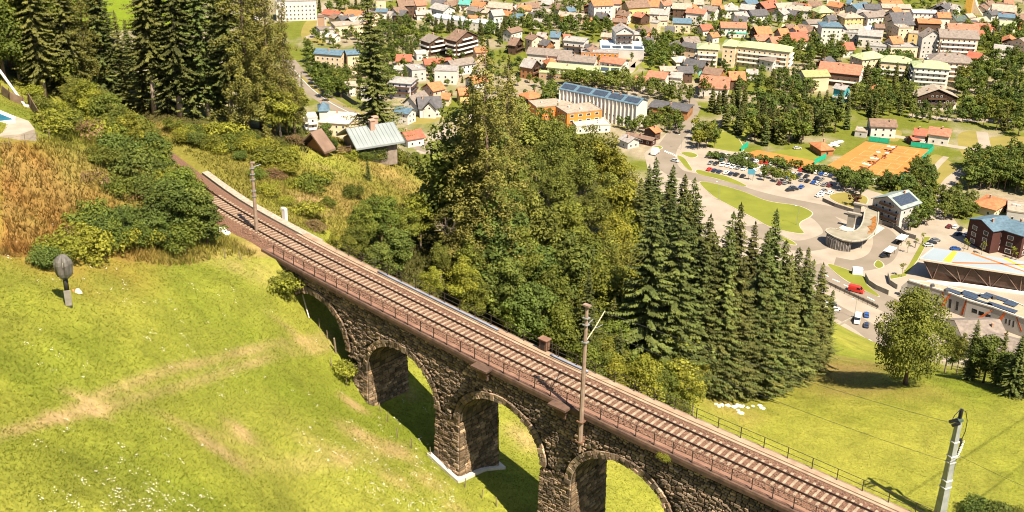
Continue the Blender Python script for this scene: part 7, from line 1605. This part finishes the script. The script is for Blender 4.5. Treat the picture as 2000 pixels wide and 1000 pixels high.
grove([(1590,328),(1640,340),(1700,352),(1755,365),(1752,369),(1690,358),(1600,335)],7,[('hedge',1)],(2.5,3.5),'in the hedge below the courts',19)
grove([(1450,305),(1520,318),(1590,333),(1588,337),(1500,322)],11,[('hedge',3),('broad',1)],(2,5),'in the hedge at the top of the car park',20)
grove([(1390,305),(1440,312),(1520,336),(1560,350),(1555,354),(1480,334),(1400,312)],13,[('hedge',3),('sapling',1)],(2,4),'in the planted strips of the car park',21)
grove([(1480,345),(1530,352),(1545,360),(1490,356)],14,[('yellow',1),('broad',1)],(5,7),'at the lower edge of the car park',22)
grove([(1255,80),(1310,90),(1330,120),(1290,135),(1250,115)],13,MIX,(8,12),'between the grey hall and the yellow hotel',23)
grove([(1000,40),(1080,45),(1200,50),(1190,72),(1100,72),(1000,70)],14,MIX,(8,12),'behind the white modern apartment house',24)
grove([(1060,10),(1130,12),(1160,30),(1100,35),(1060,30)],15,MIX,(8,12),'at the top edge above the white modern apartments',25)
grove([(620,130),(670,140),(690,190),(650,185),(615,160)],15,[('broad',3),('dark',1)],(9,12),'below the blue roofed apartments',26)
grove([(820,128),(850,130),(900,150),(895,165),(840,155)],15,[('broad',2),('spruce',1)],(7,11),'behind the dark grey steep roof',27)
grove([(600,70),(690,60),(700,85),(620,90)],15,MIX,(7,10),'behind the blue roofed apartments',28)
grove([(600,100),(640,150),(690,190),(640,200),(600,150)],13,[('broad',2),('dark',2)],(8,12),'along the curving road',41)
grove([(690,100),(780,120),(800,170),(760,200),(700,190)],15,[('dark',2),('broad',2),('spruce',1)],(8,12),'between the road and the pale villas',42)
grove([(560,10),(640,18),(720,10),(720,30),(640,30)],15,MIX,(7,11),'beside the white slab block',29)
grove([(1330,30),(1480,20),(1500,60),(1400,80),(1330,70)],19,MIX,(6,10),'behind the yellow hotel',30)
grove([(1880,50),(2000,60),(2000,110),(1900,110)],16,MIX,(8,12),'right of the brown grey hotel',31)
grove([(1500,25),(1570,20),(1620,35),(1560,60),(1500,60)],17,MIX,(7,10),'left of the tall blue roofed block',32)
grove([(1500,160),(1590,150),(1600,185),(1520,185)],14,MIX,(9,12),'left of the cream house with a blank gable',33)
grove([(1340,150),(1360,135),(1440,140),(1500,170),(1440,180)],17,MIX,(6,9),'around the large plain red roof',34)
grove([(640,5),(1000,5),(1500,5),(2000,5),(2000,150),(1500,150),(1100,180),(640,100)],16,MIX,(5,9),'among the town houses',35,maxn=260)
grove([(780,110),(1000,110),(1060,180),(1000,220),(880,215),(800,240)],24,MIX,(4,7),'among the houses behind the larch',36)
grove([(1560,-12),(2000,-12),(2000,8),(1560,8)],18,MIX,(7,11),'along the top right edge',37); grove([(700,-14),(1560,-14),(1560,6),(700,6)],20,MIX,(7,11),'along the top edge of the town',38)
tt('copper',at(1666,402,0),6.5,'on the small lawn beside the board fence')
for x,y,H_ in [(1801,478,6),(1787,484,5),(1772,494,6),(1881,491,6.5),(1890,488,4),(1917,497,6.5),(1976,505,6),(1761,541,6.5),(1984,508,4)]: tt('sapling',at(x,y,0),H_,'on the station forecourt')
# the largest in view stay single trees, the others far down in the town become one mass
def appar(o): 
    d=np.linalg.norm(np.array(o.location)-CAM); return o.scale[2]/d*(8 if o.name.startswith('shrub') else 10)
rest=[]
for nm,lim in (('broadleaf_tree',300),('spruce_tree',300),('shrub',300)):
    have=sum(1 for t in PLACED if NM[t[1]]==nm); v=[t for t in TTOWN if t[0].name.startswith(nm)]
    v.sort(key=lambda t:-appar(t[0])); rest+=v[max(0,lim-have-4):]
rs=set(id(t[0]) for t in rest); TTOWN=[t for t in TTOWN if id(t[0]) not in rs]
bym={}
for t in rest: bym.setdefault(t[0].data.name,[]).append(t[0])
def massmesh():
    V=[];Q=[];S=[];MI=[];off=0; mats=[]
    for mn,obs in bym.items():
        me=bpy.data.meshes[mn]; nv=len(me.vertices); co=np.empty(nv*3,np.float32); me.vertices.foreach_get('co',co); co=co.reshape(-1,3)
        ls=np.array([p.vertices[:] for p in me.polygons if len(p.vertices)==4 and p.material_index==0]); ca=me.color_attributes['shade']; col=np.empty(len(me.loops)*4,np.float32); ca.data.foreach_get('color',col); col=col.reshape(-1,4)
        fs=np.array([col[p.loop_start,0] for p in me.polygons if len(p.vertices)==4 and p.material_index==0]); lf=me.materials[0]
        if lf.name not in [m.name for m in mats]: mats.append(lf)
        k=[m.name for m in mats].index(lf.name)
        for o in obs:
            sc=np.array(o.scale); c,s_=math.cos(o.rotation_euler[2]),math.sin(o.rotation_euler[2]); p=co*sc; p=np.stack([p[:,0]*c-p[:,1]*s_,p[:,0]*s_+p[:,1]*c,p[:,2]],1)+np.array(o.location)
            V.append(p); Q.append(ls+off); S.append(fs*random.uniform(.8,1.2)); MI.append(np.full(len(ls),k)); off+=nv
            b=np.array([[-.15,-.15,0],[.15,-.15,0],[.15,.15,0],[-.15,.15,0],[-.1,-.1,.5],[.1,-.1,.5],[.1,.1,.5],[-.1,.1,.5]])*np.array([1,1,co[:,2].max()*sc[2]])+np.array(o.location)
            V.append(b); Q.append(np.array([[0,1,5,4],[1,2,6,5],[2,3,7,6],[3,0,4,7]])+off); S.append(np.ones(4)); MI.append(np.full(4,-1)); off+=8
    mats.append(BARK); MI=np.concatenate(MI); MI[MI<0]=len(mats)-1
    return npmesh('town_tree_mass',np.concatenate(V),np.concatenate(Q),mats,shade=np.concatenate(S),mi=MI)
if rest:
    tag(link('town_trees',massmesh()),'many small trees standing between the distant town houses',None,None,'stuff')
    for t in rest: bpy.data.objects.remove(t[0])
grp={}
for o,k,x,st in TTOWN: grp.setdefault((k,st),[]).append((x,o))
for (k,st),v in grp.items():
    v.sort(key=lambda t:t[0])
    for i,(x,o) in enumerate(v):
        tag(o,nth(i,len(v),TW_[k],st),'shrub' if k=='hedge' else 'tree',(TW_[k]+'s '+st) if len(v)>1 else None)
finish_plants()
label_houses()
